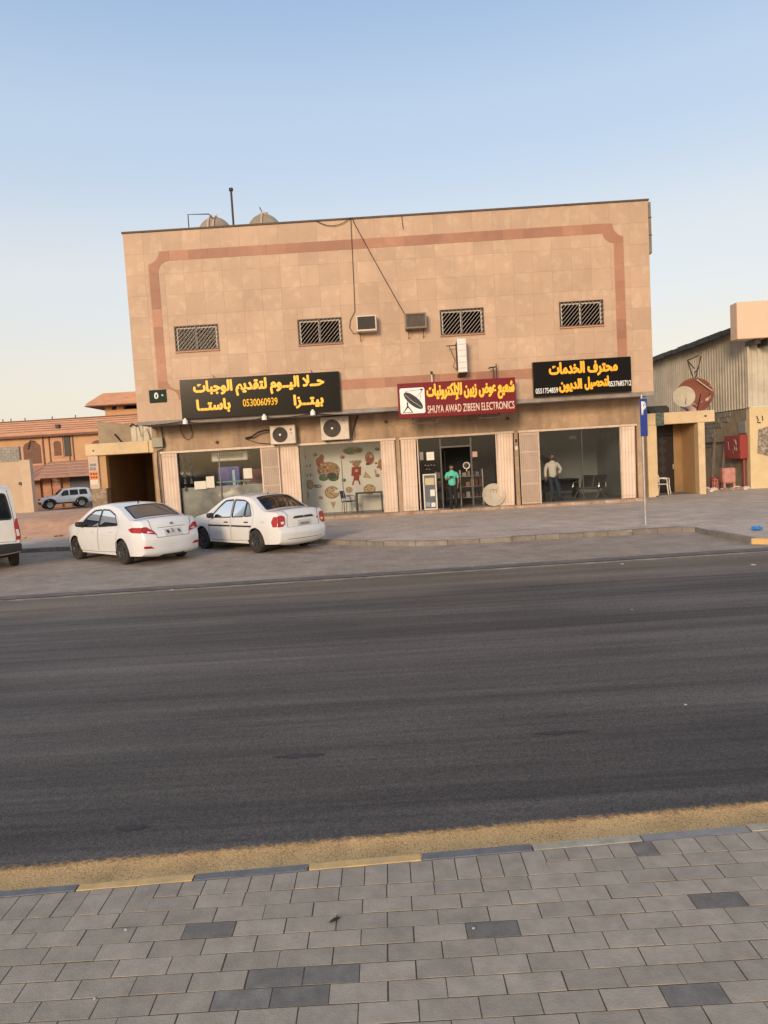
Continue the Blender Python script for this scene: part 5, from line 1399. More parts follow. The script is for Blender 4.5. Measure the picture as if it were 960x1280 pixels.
b = MB(); b.lathe([(0, .012), (.03, .012), (.035, 0)], Matrix.Translation((-10.85, AY, 3.10)) @ Matrix.Rotation(R(90), 4, 'X'), n=12); wb(b, 'hole_plug', M_BLK, la)
M_STKO = mat('orange_sticker', (.72, .19, .04), .5, var=.05); M_STKW = mat('pale_sticker', (.66, .58, .48), .6, var=.06)
b = MB(); b.box(-11.08, -10.76, AY+.03, AY+.036, 2.02, 2.32); s1_ = wb(b, 'sticker', M_STKO, la, label='orange sticker with dark letters on the left pillar')
b = MB()
for j in range(2):
    for i in range(3): b.box(-11.05+.095*i, -10.99+.095*i, AY+.024, AY+.029, 2.06+.13*j, 2.13+.13*j)
wb(b, 'sticker_letters', M_RUST, la)
b = MB(); b.box(-11.07, -10.78, AY+.03, AY+.036, 1.82, 2.0); wb(b, 'sticker', M_STKW, la, label='white sticker below the orange one')
b = MB(); b.box(-11.06, -10.82, AY+.03, AY+.036, 2.36, 2.48); b.box(-11.04, -10.80, AY+.029, AY+.035, 2.52, 2.62); wb(b, 'faded_print', M_GREY, la)
t = thing('rooftop_screen', 'dusty tan panel with a dark gap, standing on the roof of the covered entrance', 'screen', W(-10.8, 29, 3.2))
b = MB(); b.prism([(-11.38, 3.21), (-11.40, 4.22), (-11.36, 4.32), (-9.95, 4.10), (-9.92, 3.21)], 29.0, 29.08, 'y'); wb(b, 'panel', M_PANELB, t)
b = MB(); b.tube([(-10.72, 28.985, 3.80), (-10.45, 28.985, 3.45)], .035, 5); wb(b, 'dark_gap', M_BLK, t)
b = MB(); b.box(-11.41, -9.93, 28.97, 29.1, 4.33-.02, 4.35, 0, Matrix.Identity(4)) if False else b.tube([(-11.40, 29.04, 4.34), (-9.95, 29.04, 4.11)], .03, 6); wb(b, 'top_rail', M_PANELB, t)
def corrugated(b, p, q, z0, z1, pitch=.2, depth=.045):
    """sheet from p to q (plan), trapezoid ribs"""
    p = Vector(p[:2]); q = Vector(q[:2]); L_ = (q-p).length; d = (q-p)/L_; n_ = Vector((d.y, -d.x))
    s = 0; pts = []
    while s < L_:
        for f_, o_ in ((0, 0), (.30, 0), (.42, depth), (.86, depth)):
            pts.append((s+f_*pitch, o_))
        s += pitch
    pts.append((s, 0))
    z0f = z0 if callable(z0) else (lambda t: z0); z1f = z1 if callable(z1) else (lambda t: z1)
    vs = []
    for s_, o_ in pts:
        s_ = min(s_, L_); c = p+d*s_+n_*o_
        vs += [(c.x, c.y, z0f(s_)), (c.x, c.y, z1f(s_))]
    fs = [(2*i, 2*i+2, 2*i+3, 2*i+1) for i in range(len(pts)-1)]
    b.add(vs, fs)
    return b
t = thing('corrugated_sheet', 'short run of pale corrugated sheet between the entrance roof and the block', 'metal sheet', W(-9.4, 28.6, 3.2))
b = MB(); corrugated(b, (-9.92, 28.6), (-8.58, 28.3), 3.2, lambda s: 4.06-.02*s, .28, .05); wb(b, 'sheet', M_CORR, t)
b = MB()
for k in range(6):
    xx = -9.9+.26*k; b.tube([(xx, 28.5, 4.03), (xx+.1, 28.45, 4.12), (xx+.22, 28.45, 4.06)], .035, 6)
wb(b, 'torn_edge', M_BLK, t)
b = MB(); b.tube([(-9.55, 28.4, 4.05), (-9.45, 28.38, 3.6), (-9.2, 28.36, 3.9), (-9.05, 28.35, 3.4)], .012, 4); wb(b, 'loose_wire', M_CABLE, t)

# ------------------------------------------------------------------ right annex with the dishes
RY = 27.5
ra = thing('entrance_porch', 'cream plastered entrance porch with a dark metal door, right of the block', 'porch', W(11.5, RY, .06))
b = MB(); b.bbox(10.30, 12.95, RY, RY+.35, 2.84, 3.29, .015); wb(b, 'lintel', M_PLAS, ra)
b = MB(); b.box(10.30, 12.90, RY+.351, RY+3.6, 2.95, 3.2); wb(b, 'roof_slab', M_PLAS2, ra)
b = MB(); b.bbox(10.32, 10.70, RY+.02, RY+.35, 0, 2.838, .012); wb(b, 'pillar', M_PLAS, ra)
b = MB(); b.bbox(12.30, 12.56, RY+.02, RY+.40, 0, 2.838, .012); wb(b, 'pillar', M_PLAS, ra)
b = MB(); b.box(12.32, 12.50, RY+.401, RY+3.4, 0, 2.95); wb(b, 'side_wall', M_PLAS2, ra)
b = MB(); b.box(10.34, 10.60, RY+.351, RY+3.4, 0, 2.95); wb(b, 'side_wall', M_PLAS2, ra)
b = MB(); b.box(10.34, 12.5, RY+3.4, RY+3.6, 0, 2.95); wb(b, 'back_wall', M_PLAS2, ra)
b = MB(); b.box(10.60, 12.32, RY+.02, RY+3.4, 0, .10); wb(b, 'floor', M_CONC, ra)
M_DOORD = mat('black_door_metal', (.022, .014, .012), .4, metal=.2, var=.2, scale=8)
dr_ = MB(); dr_.bbox(11.05, 11.98, RY+1.60, RY+1.65, .10, 2.42, .01); d_ = wb(dr_, 'door', M_DOORD, ra)
b = MB()
for k in range(5): b.prism([(11.52, .5+k*.38), (11.70, .69+k*.38), (11.52, .88+k*.38), (11.34, .69+k*.38)], RY+1.585, RY+1.599, 'y')
wb(b, 'door_ornament', mat('door_ornament', (.05, .045, .04), .35, metal=.5), d_) if False else wb(b, 'door_ornament', mat('door_ornament', (.05, .045, .04), .35, metal=.5), ra)
b = MB(); b.box(10.60, 11.048, RY+1.60, RY+1.7, .1, 2.95); b.box(11.981, 12.32, RY+1.60, RY+1.7, .1, 2.95); wb(b, 'door_surround', M_DKI, ra)
b = MB(); b.box(11.049, 11.98, RY+1.60, RY+1.7, 2.43, 2.95); wb(b, 'door_transom', M_DOORD, ra)
b = MB(); b.tube([(11.93, RY+1.56, 1.05), (11.93, RY+1.56, 1.25)], .02, 6); wb(b, 'door_handle', M_STEEL, ra)
b = MB(); b.tube([(12.55, RY-.01, 3.08), (12.62, RY-.02, 3.07)], .03, 6); wb(b, 'wall_plug', M_BLK, ra)
t = thing('plaque', 'small mottled green plaque on the front edge of the porch roof', 'plaque', W(10.83, RY-.03, 2.84))
b = MB(); b.bbox(10.66, 10.98, RY-.035, RY-.004, 2.80, 3.30, .008); wb(b, 'plaque_board', mat('mottled_green', (.04, .065, .05), .5, var=.8, scale=26, dirt=(.25, .27, .2), dscale=16, damt=.7), t)
# white plastic chair in the porch
t = thing('plastic_chair', 'white plastic garden chair standing inside the porch', 'chair', W(11.08, RY+.50, .101), R(58))
b = MB(); b.bbox(-.22, .22, -.21, .21, .40, .43, .012); b.build('seat', M_WHP, t)
b = MB(); n = 9
ring = [( .235*math.cos(R(a)), .20+.05*abs(math.sin(R(a))), .66+.19*math.sin(R(a))) for a in range(0, 361, 20)]
b.tube(ring, .022, 6, cap=False)
for k in range(-2, 3): b.tube([(k*.07, .21, .50), (k*.075, .25, .66+.17*math.cos(k*.45))], .016, 5)
b.build('backrest', M_WHP, t)
for sx in (-1, 1):
    b = MB(); b.tube([(sx*.20, .19, .42), (sx*.23, .2, .66)], .02, 6); b.tube([(sx*.235, .2, .64), (sx*.26, .0, .65), (sx*.24, -.18, .62), (sx*.21, -.19, .42)], .02, 6); b.build('armrest', M_WHP, t)
    for sy in (-1, 1):
        b = MB(); b.tube([(sx*.19, sy*.18, .41), (sx*.235, sy*.23, 0)], [.026, .018], 6); b.build('leg', M_WHP, t)
# dishes on the porch roof
M_DISHR = bpy.data.materials.new('rust_red_dish'); M_DISHR.use_nodes = True
nt2 = M_DISHR.node_tree; b2 = nt2.nodes['Principled BSDF']; b2.inputs['Roughness'].default_value = .7
tcn = N(nt2, 'ShaderNodeTexCoord'); n_a = N(nt2, 'ShaderNodeTexNoise', i_Scale=1.35, i_Detail=3.0, i_Distortion=1.2); nt2.links.new(tcn.outputs['Object'], n_a.inputs['Vector'])
cr_ = N(nt2, 'ShaderNodeValToRGB'); nt2.links.new(n_a.outputs[0], cr_.inputs[0])
e_ = cr_.color_ramp.elements; e_[0].position = .56; e_[0].color = (.20, .065, .04, 1); e_[1].position = .61; e_[1].color = (.62, .45, .33, 1)
nt2.links.new(cr_.outputs[0], b2.inputs['Base Color'])
def frame_stand(b, base, q, pts): pass
td, q = dish('satellite_dish', 'small pale satellite dish on the porch roof, in front of the rust red one', W(11.88, 27.72, 3.88), .40, (-.25, -1, .15), M_DISH, .09)
b = MB(); b.tube([q @ Vector((.05, -.30, .0)), q @ Vector((.02, -.12, .30))], .012, 5); b.build('feed_arm', M_BLK, td)
b = MB(); b.tube([(0, .1, -.05), (0, .22, -.56)], .025, 6); b.build('mast', M_STEEL, td)
td, q = dish('satellite_dish', 'large rust red satellite dish with a pale torn print, on the porch roof', W(12.75, 28.75, 3.98), .70, (-.35, -1, .18), M_DISHR, .16)
b = MB(); b.tube([q @ Vector((.05, -.66, .0)), q @ Vector((.18, -.10, .55))], .018, 5); b.build('feed_arm', M_BLK, td)
b = MB(); b.tube([(0, .15, -.1), (0, .3, -.76)], .03, 6); b.build('mast', M_STEEL, td)
b = MB(); b.tube([q @ Vector((.10, .62, .02)), q @ Vector((.66, .10, .02))], .02, 5); b.build('pale_rim_strip', M_PALE, td)
t = thing('antenna_frame', 'dark steel V shaped frame rising behind the rust red dish', 'frame', W(13.1, 29.4, 3.2))
b = MB()
for p_, q_ in (((13.0, 29.4, 3.2), (13.05, 29.4, 4.65)), ((13.05, 29.4, 4.55), (12.78, 29.4, 5.45)), ((13.05, 29.4, 4.55), (13.35, 29.4, 5.6)), ((12.78, 29.4, 5.45), (13.25, 29.4, 5.62)), ((12.78, 29.4, 5.45), (13.05, 29.4, 5.1)), ((13.22, 29.4, 5.1), (13.05, 29.4, 4.9))): b.tube([p_, q_], .025, 5)
wb(b, 'frame_bars', M_DKM, t)
for xx in (12.55, 12.62): pass
b = MB(); b.tube([(12.92, 27.9, 3.2), (12.94, 27.9, 3.95)], .014, 5); tag(b.build('thin_rod', M_DKM), 'thin dark rod standing on the porch roof right of the dishes', 'rod')
t = thing('black_tarp', 'black tarpaulin hanging between the block and the porch roof', 'tarpaulin', W(10.2, 27.9, 3.2))
b = MB(); nn = 12
top = [(9.75, 3.2+.95), (9.95, 4.12), (10.2, 3.98), (10.5, 3.62), (10.7, 3.25)]
vs = []; fs = []
for k, (x, z) in enumerate(top):
    for j in range(5): vs.append((x+.05*math.sin(j*2+k), 28.0+.12*math.sin(k*1.9+j), 2.9+(z-2.9)*j/4))
for k in range(len(top)-1):
    for j in range(4): a = k*5+j; fs.append((a, a+5, a+6, a+1))
b.add(vs, fs); b.add([(x, y+.04, z) for x, y, z in vs], [f[::-1] for f in fs]); wb(b, 'tarp_sheet', M_BLK, t, smooth=60)
b = MB(); b.bbox(10.6, 11.6, 28.4, 29.4, 3.2, 3.62, .1); tag(b.build('covered_bundle', mat('bundle_dark_green', (.045, .045, .035), .85, var=.3, scale=6, bump=.5)), 'dark covered bundle on the porch roof behind the small dish', 'bundle')

# ------------------------------------------------------------------ corrugated shed on the right
SX, SY0, SY1 = 15.0, 28.85, 46.0
sh_ = thing('metal_shed', 'cream corrugated metal shed on a block and plaster base at the right edge', 'shed', W(SX, SY0, .06))
EZ = lambda s: 6.70-.012*s
b = MB(); corrugated(b, (SX, SY1), (SX, SY0), 3.36, lambda s: 6.50+.012*s, .24, .05); wb(b, 'side_cladding', M_CORR, sh_)
b = MB(); corrugated(b, (SX+.02, SY0), (SX+14, SY0+.3), 3.40, 6.72, .24, .05); wb(b, 'front_cladding', M_CORR, sh_)
b = MB(); b.tube([(SX-.04, SY0-.05, 3.36), (SX-.04, SY0-.05, 6.7)], .05, 6); wb(b, 'corner_trim', M_CORR, sh_)
b = MB(); b.prism([(SX-.38, 6.58), (SX-.38, 6.66), (SX+7, 7.6), (SX+14.3, 6.66), (SX+14.3, 6.58), (SX+7, 7.5)], SY0+.4, SY1+.2, 'y'); wb(b, 'roof', M_DKM, sh_)
b = MB()
rr = random.Random(9)
y = SY0+.5
while y < SY1:
    L_ = rr.uniform(.5, 1.3); b.box(SX-.42, SX-.32, y, y+L_-.08, 6.48+rr.uniform(-.03, .03), 6.66+rr.uniform(0, .05)); y += L_
wb(b, 'eave_edge', M_BLK, sh_, kind='stuff')
# plaster front
b = MB(); b.bbox(SX-.0, SX+14, SY0+.02, SY0+.30, 0, 3.37, .01); wb(b, 'front_wall', mat('pale_yellow_plaster', (.66, .52, .30), .85, var=.08, scale=2, dirt=(.5, .38, .22), dscale=1.2, damt=.4), sh_)
# block side wall, block by block where it shows
bw, bh = .42, .21
core_ = MB(); core_.box(SX+.02, SX+.2, SY0+.301, SY1, 0, 3.36); wb(core_, 'side_wall', mat('rendered_base', (.33, .27, .19), .95, var=.25, scale=3, bump=.4, dirt=(.2, .16, .11)), sh_)
blk = MB(); blk.bbox(-.03, 0, -bw/2+.006, bw/2-.006, -bh/2+.006, bh/2-.006, .006); blk_me = blk.mesh('block', M_BLOCK)
rr = random.Random(2)
for j in range(16):
    y = 30.2+(bw/2 if j % 2 else 0)
    while y < 35.5:
        z = .15+bh*(j+.5)
        keep = (y > 32.0 and z > 1.9) or (y > 33 and z < 2.2) or (z > 2.65 and rr.random() < .6) 
        if keep and rr.random() < .93 and not (z > 2.7 and y < 30.6):
            o = obj('block', blk_me, sh_); o.matrix_parent_inverse = Matrix.Translation(sh_.location).inverted(); o.location = (SX+.018-rr.uniform(0, .012), y, z)
        y += bw
b = MB(); b.box(SX-.03, SX+.015, 29.15, 29.75, 2.35, 2.85); wb(b, 'blocked_window', mat('grey_board', (.28, .29, .27), .8, var=.15, scale=6), sh_)
b = MB(); b.tube([(SX-.05, 33.5, 2.0), (SX-.06, 30.9, 2.02)], .025, 5); wb(b, 'wall_cable', M_CABLE, sh_)
# poster on the yellow wall at the frame's edge
b = MB(); b.prism([(15.28, 1.5), (15.9, 1.3), (15.9, 2.6), (15.34, 2.45)], SY0-.006, SY0+.0, 'y'); wb(b, 'torn_poster', mat('torn_poster', (.16, .14, .12), .7, var=.6, scale=9, dirt=(.5, .4, .3), dscale=7, damt=.9), sh_)
b = MB(); b.tube([(15.28, SY0-.01, 3.0), (15.34, SY0-.01, 2.82), (15.30, SY0-.01, 2.74), (15.44, SY0-.01, 2.72)], .02, 5); b.tube([(15.50, SY0-.01, 3.0), (15.52, SY0-.01, 2.8)], .02, 5); wb(b, 'painted_scrawl', M_DKM, sh_)
t = thing('box_sign', 'blank cream box sign sticking out of the shed above its front wall', 'sign', W(15.6, 28.0, 6.0))
b = MB(); b.bbox(14.12, 19.5, 27.95, 28.5, 5.98, 7.40, .02); wb(b, 'sign_body', mat('sign_peach', (.72, .53, .38), .6, var=.04, scale=2), t)
b = MB(); b.box(14.9, 15.1, 28.1, 28.9, 5.80, 5.97); b.box(15.35, 15.55, 28.05, 28.9, 5.72, 5.97); wb(b, 'sign_bracket', M_DKM, t)
# red cabinet on the side wall
t = thing('hose_cabinet', 'worn red metal cabinet with peeled white patches fixed to the shed wall', 'cabinet', W(SX-.15, 29.7, 1.3))
b = MB(); b.bbox(SX-.34, SX-.02, 29.02, 30.35, 1.30, 2.28, .02); cabo = wb(b, 'cabinet_body', M_RED, t)
b = MB()
for (y, z, a, c) in ((29.35, 2.0, .13, .16), (29.45, 1.75, .10, .14), (29.6, 1.6, .09, .12), (29.30, 1.72, .06, .1), (29.95, 1.85, .05, .2), (29.5, 2.08, .06, .05)):
    b.prism([(y+a*math.cos(k*1.05+y)*(.7+.3*math.sin(k*2.3)), z+c*math.sin(k*1.05)) for k in range(6)], SX-.346, SX-.341, 'x')
wb(b, 'peeled_patches', M_WHP, t)
b = MB(); b.tube([(SX-.1, 29.2, 1.3), (SX-.1, 29.2, .1)], .045, 8); wb(b, 'red_pipe', M_RED, t)
b = MB(); b.box(SX-.343, SX-.341, 29.66, 29.675, 1.33, 2.25); wb(b, 'door_gap', M_BLK, t)
# discarded things in the corner
M_PINK = mat('faded_pink_paint', (.50, .235, .19), .7, var=.15, scale=6, dirt=(.33, .14, .11), dscale=5, damt=.5)
t = thing('pink_cabinet', 'faded pink metal cabinet on short legs dumped by the shed wall', 'cabinet', W(14.25, 29.25, .06), R(-6))
b = MB(); b.bbox(-.26, .26, -.18, .18, .26, .90, .05); b.build('cabinet_body', M_PINK, t)
for sx in (-1, 1):
    b = MB(); b.box(sx*.19-.04, sx*.19+.04, -.16, .14, 0, .27); b.build('leg', M_PINK, t)
t = thing('red_drum', 'small dark red metal drum standing behind the pink cabinet', 'drum', W(13.85, 29.6, .06))
b = MB(); b.lathe([(.0, 0), (.17, 0), (.17, .2), (.18, .22), (.17, .24), (.17, .52), (0, .52)], n=16); b.build('drum_shell', M_RED, t, smooth=True)
t = thing('pink_stool', 'small faded pink stool frame left of the pink cabinet', 'stool', W(13.72, 29.25, .06))
b = MB()
for sx in (-.08, .08):
    for sy in (-.08, .08): b.tube([(sx, sy, 0), (sx*.8, sy*.8, .42)], .018, 5)
b.build('stool_legs', M_PINK, t); b = MB(); b.bbox(-.1, .1, -.1, .1, .42, .45, .01); b.build('seat', M_PINK, t)
for k, (x0, x1, l_) in enumerate(((14.12, 13.75, 'long dark plank leaning steeply on the shed wall beside the porch'), (14.35, 13.9, 'second dark plank leaning beside the first against the shed wall'))):
    b = MB(); M_ = Matrix.Translation((x0, 30.4-.3*k, .05)) @ Matrix.Rotation(R(9+3*k), 4, 'Y') @ Matrix.Rotation(R(-10), 4, 'X')
    b.box(-.05, .06, 0, .035, 0, 2.5-.3*k, 0, M_); tag(b.build('leaning_plank', mat('weathered_board', (.14, .12, .10), .9, var=.3, scale=6)), l_, 'plank', 'planks leaning by the shed')
b = MB(); b.bbox(13.05, 13.35, 29.6, 30.2, .05, .62, .12); tag(b.build('refuse_sack', M_BLK, smooth=50), 'black refuse sack in the dark corner between porch and shed', 'sack')
M_RUBW = mat('white_rubble', (.62, .55, .47), .9, var=.25, scale=14, rnd=.25)
M_RUBD = mat('brown_rubble', (.30, .22, .16), .95, var=.3, scale=10, rnd=.3)
rr = random.Random(21)
for k in range(46):
    x = rr.uniform(13.0, 14.95); y = 28.7+rr.uniform(-.15, .55)
    if 13.95 < x < 14.5 and y > 29.0: y -= .35
    wht = rr.random() < .45; r_ = rr.uniform(.05, .19 if wht else .14)
    pebble('rubble', ('white' if wht else 'brown')+' rubble lump '+('near the porch pillar' if x < 13.4 else 'in the middle of the heap' if x < 14.1 else 'towards the yellow wall'), 'rubble', (x, y, .06+r_*.3), r_, M_RUBW if wht else M_RUBD, 100+k, .6, 'rubble heap between porch and shed')
# ------------------------------------------------------------------ parking sign and small street litter
t = thing('parking_sign', 'slim blue parking sign with a white P on a galvanised post', 'sign', W(6.50, 17.62, .118))
zt_ = lambda z: z-.118
b = MB(); b.lathe([(.0, 0), (.032, 0), (.032, 3.2), (0, 3.21)], n=14); b.build('post', M_STEEL, t, smooth=True)
b = MB(); b.lathe([(0, 0), (.12, 0), (.12, .012), (.045, .02), (.045, .07), (0, .07)], n=16)
for k in range(4): b.lathe([(0, 0), (.014, 0), (.014, .035), (0, .035)], Matrix.Translation((.085*math.cos(.8+k*PI/2), .085*math.sin(.8+k*PI/2), .012)), n=6)
b.build('base_plate', M_STEEL, t)
b = MB(); b.bbox(-.095, .11, -.062, -.048, 2.18, 3.10, .006); b.box(-.04, .05, -.048, -.02, 2.4, 2.44); b.box(-.04, .05, -.048, -.02, 2.9, 2.94); sp_ = b.build('sign_panel', mat('parking_blue', (.02, .05, .26), .4, var=.05, scale=4), t)
t.rotation_euler.z = R(14)
text('P', -.055, .085, 2.70, 3.03, -.0625, M_WHT, t, bold=.06, depth=.003, name='letter_p')
t = thing('plastic_bag', 'crumpled bright blue plastic bag lying on the sidewalk at the right edge', 'bag', W(9.2, 16.5, .12))
bm = bmesh.new(); bmesh.ops.create_icosphere(bm, subdivisions=3, radius=.11); rr = random.Random(8)
for v in bm.verts: v.co = Vector((v.co.x*1.1, v.co.y*.8, v.co.z*.42+.05))*(1+rr.uniform(-.18, .18)); v.co.z = max(v.co.z, 0)
me = bpy.data.meshes.new('bag_film'); bm.to_mesh(me); bm.free(); me.materials.append(mat('blue_film', (.04, .20, .55), .35, var=.15, scale=20)); obj('bag_film', me, t)
P_ = cam_ray_ground(946, 663, .12); t.location = (P_.x, P_.y, .115)
for k, (px, py, r_, m_, l_) in enumerate(((788, 664, .05, M_RUBW, 'white scrap lying on the far kerb left of its bend'), (188, 700, .06, mat('faded_red_scrap', (.35, .06, .05), .7), 'flat red scrap on the parking bay beside the left sedan'), (215, 737, .03, M_PALE, 'small pale scrap on the parking strip, bottom left'), (590, 708, .04, M_PALE, 'pale scrap by the road edge line, centre right'), (778, 705, .03, M_PALE, 'tiny pale scrap by the road edge line under the parking sign'), (255, 682, .05, M_PALE, 'white scrap on the ground between the two sedans'), (942, 706, .04, M_PALE, 'pale scrap beside the road edge line at far right'), (857, 881, .014, M_PALE, 'small pale stone on the asphalt at the right'), (790, 762, .010, M_PALE, 'tiny pale stone on the asphalt right of centre'))):
    P_ = cam_ray_ground(px, py, 0.004 if k else .124); pebble('litter', l_, 'litter', (P_.x, P_.y, .006 if k else .13), r_, m_, 60+k, .25)
# patches on the asphalt
M_PATCH = mat('tar_patch', (.045, .038, .034), .75, var=.25, scale=9)
for k, (px, py, rx, ry, l_) in enumerate(((375, 945, .16, .035, 'small dark tar stain on the road, left of centre'), (700, 916, .18, .03, 'small dark tar stain on the road, right of centre'), (165, 1035, .10, .03, 'dark tar stain near the yellow edge at left'), (930, 1037, .05, .02, 'small tar stain near the yellow edge at right'))):
    P_ = cam_ray_ground(px, py, 0); b = MB(); n = 14
    b.add([(rx*math.cos(2*PI*i/n)*(1+.3*math.sin(i*2.1+k)), ry*math.sin(2*PI*i/n)*(1+.3*math.cos(i*3.1)), 0) for i in range(n)], [tuple(range(n))])
    o = b.build('tar_stain', M_PATCH, fix=False); o.location = (P_.x, P_.y, .003); tag(o, l_, 'stain')

# ------------------------------------------------------------------ the villa and the lot wall, far left
M_VIL = mat('villa_orange_plaster', (.55, .33, .18), .9, var=.08, scale=.8, dirt=(.45, .25, .12), dscale=.5, damt=.4)
M_VILB = mat('villa_roof_band', (.56, .31, .20), .85, var=.12, scale=1.2, stretch=(1, 1, 4), dirt=(.42, .2, .13))
M_VILT = mat('villa_awning_tiles', (.40, .225, .16), .85, var=.15, scale=2)
M_VILD = mat('villa_dark_trim', (.17, .085, .055), .8, var=.2, scale=3)
M_GAR = mat('garage_blue_grey', (.10, .105, .12), .6, var=.15, scale=2)
VY = 70.0
v = thing('villa', 'orange plastered two storey villa with tiled awnings and a small tower, far left', 'villa', W(-31, VY, -.6), R(0))
b = MB(); b.box(-62, -23.2, VY, VY+12, -1.0, 6.65); wb(b, 'wall', M_VIL, v)
b = MB(); b.prism([(VY-.55, 6.60), (VY-.55, 6.85), (VY+.0, 7.98), (VY+12, 7.98), (VY+12, 6.60)], -62, -22.9, 'x'); ro_ = wb(b, 'roof_band', M_VILB, v)
b = MB(); b.box(-62, -22.9, VY-.62, VY+.2, 6.38, 6.598); wb(b, 'eave', M_VILD, v)
b = MB()
for k in range(5): z = 6.95+.22*k; yy = VY-.55+.49*(z-6.85); b.box(-62, -22.9, yy-.03, yy+.05, z, z+.04)
b.build('roof_tile_ridges', M_VILD, v, kind='stuff').matrix_parent_inverse = Matrix.Translation(v.location).inverted()
b = MB(); b.box(-62, -22.9, VY-.02, VY+.4, 7.985, 8.1); wb(b, 'roof_cap', M_VILD, v)
for xx in (-37.2, -36.4, -35, -30, -32.3):
    b = MB(); b.tube([(xx, VY+1, 8.1), (xx, VY+1, 8.1+.35)], .05, 5); wb(b, 'roof_spike', M_VILD, v)
b = MB(); b.box(-31.35, -31.0, VY-.62, VY-.3, 7.15, 7.5); wb(b, 'roof_vent', M_BLK, v)
def vwin(x0, x1, z0, z1, arch=True):
    b = MB(); f = MB()
    f.box(x0-.18, x1+.18, VY-.10, VY+.0, z0-.2, z1+.55); fo = wb(f, 'window', M_VILB, v)
    pts = [(x0, z0), (x1, z0), (x1, z1)]
    if arch: pts += [((x0+x1)/2+(x1-x0)/2*math.cos(R(a)), z1+(x1-x0)*.35*math.sin(R(a))) for a in range(15, 180, 15)]
    pts += [(x0, z1)]
    b.prism(pts, VY-.14, VY-.101, 'y'); p_ = wb(b, 'window_screen', M_VILD if arch else M_BLK, fo if False else v)
vwin(-34.9, -33.2, 3.85, 5.4); vwin(-31.9, -31.2, 4.5, 5.7); vwin(-28.2, -26.8, 4.2, 5.3)
b = MB(); b.tube([(-34.4, VY-.2, 5.3), (-34.1, VY-.2, 6.1), (-33.7, VY-.2, 6.0)], .07, 5); wb(b, 'wall_cable', M_CABLE, v)
for xx in (-33.0, -32.4, -30.5, -30.1):
    b = MB(); b.box(xx, xx+.10, VY-.08, VY-.001, 3.2, 6.38); wb(b, 'wall_strip', M_VILD, v)
b = MB(); b.box(-30.9, -30.3, VY-.1, VY+.0, 4.4, 6.3); wb(b, 'tall_window', M_BLK, v)
# awnings
b = MB(); b.prism([(VY-2.6, 2.35), (VY-2.6, 2.55), (VY, 3.95), (VY, 3.75)], -32.6, -23.3, 'x'); aw1 = wb(b, 'awning', M_VILT, v)
b = MB()
for k in range(4): z = 2.75+.3*k; yy = VY-2.6+2.6*(z-2.55)/1.4; b.box(-32.6, -23.3, yy-.06, yy+.06, z, z+.06)
wb(b, 'tile_ridges', mat('ridge_light', (.50, .30, .22), .8, var=.1), v, kind='stuff')
b = MB(); b.prism([(VY-2.0, 2.2), (VY-2.0, 2.4), (VY, 3.6), (VY, 3.4)], -36.2, -32.61, 'x'); wb(b, 'awning', M_VILT, v)
b = MB(); b.tube([(-35.4, VY-2.0, 2.45), (-34.5, VY-.1, 3.7)], .06, 5); b.tube([(-33.6, VY-2.6, 2.6), (-32.4, VY-.1, 3.9)], .06, 5); wb(b, 'awning_hip', mat('hip_light', (.5, .3, .22), .8), v)
b = MB(); b.box(-30.6, -24.0, VY-.25, VY-.01, -.8, 2.6); wb(b, 'garage_door', M_GAR, v)
for xx in (-34.4, -33.2, -32.4):
    b = MB(); b.box(xx, xx+.9, VY-.3, VY-.02, -.9, 2.3); wb(b, 'pilaster', M_VILB if xx > -34 else M_VILT, v)
b = MB(); b.box(-31.9, -31.5, VY-.36, VY-.31, 2.0, 2.15); wb(b, 'wall_lamp', M_WHP, v)
# tower
b = MB(); b.box(-27.8, -19.0, VY+3, VY+10, 8.0, 8.9); wb(b, 'tower_wall', M_VIL, v)
b = MB()
for xx in (-27.8, -26.6, -23.2, -20.2): b.box(xx, xx+.7, VY+3.01, VY+3.6, 8.9, 9.3)
b.box(-27.8, -19.0, VY+9.2, VY+9.8, 8.9, 9.3); wb(b, 'tower_post', M_VIL, v, kind='stuff')
b = MB(); b.prism([(-29.2, 9.35), (-29.2, 9.55), (-27.4, 10.5), (-17.4, 10.5), (-16.2, 9.55), (-16.2, 9.35)], VY+1.8, VY+11, 'y'); wb(b, 'tower_roof', M_VILB, v)
b = MB(); b.box(-29.3, -16.1, VY+1.7, VY+11.1, 9.25, 9.349); wb(b, 'tower_eave', M_VILD, v)
b = MB(); b.tube([(-23.2, VY+4, 10.5), (-23.2, VY+4, 11.9)], .04, 5); wb(b, 'aerial', M_STEEL, v)
b = MB(); b.prism([(VY+1, 6.6), (VY+1, 7.9), (VY+3, 8.0), (VY+3, 6.6)], -24.5, -19.0, 'x'); wb(b, 'tower_base', mat('grey_tile', (.26, .22, .2), .8, var=.2, scale=4), v)
# wall round the lot
t = thing('boundary_wall', 'beige rendered boundary wall with grey blocks along its top, behind the van', 'wall', W(-30, 52, -.4))
b = MB(); b.box(-60, -26.2, 52, 52.3, -1.2, 3.62); wb(b, 'rendered_wall', mat('beige_render', (.52, .40, .28), .9, var=.08, scale=1, dirt=(.42, .31, .2), dscale=.7, damt=.4), t)
b = MB(); b.box(-60, -26.3, 52.02, 52.28, 3.621, 4.70); wb(b, 'block_core', M_BLOCK, t)
blk2 = MB(); blk2.bbox(-.2, .2, -.02, 0, -.1, .1, .008); bm2 = blk2.mesh('block', mat('grey_block_far', (.30, .285, .25), .95, var=.12, scale=4, rnd=.08))
for j in range(5):
    for i in range(15):
        o = obj('block', bm2, t); o.matrix_parent_inverse = Matrix.Translation(t.location).inverted(); o.location = (-26.5-.41*i-(.2 if j % 2 else 0), 52.018, 3.73+.21*j)
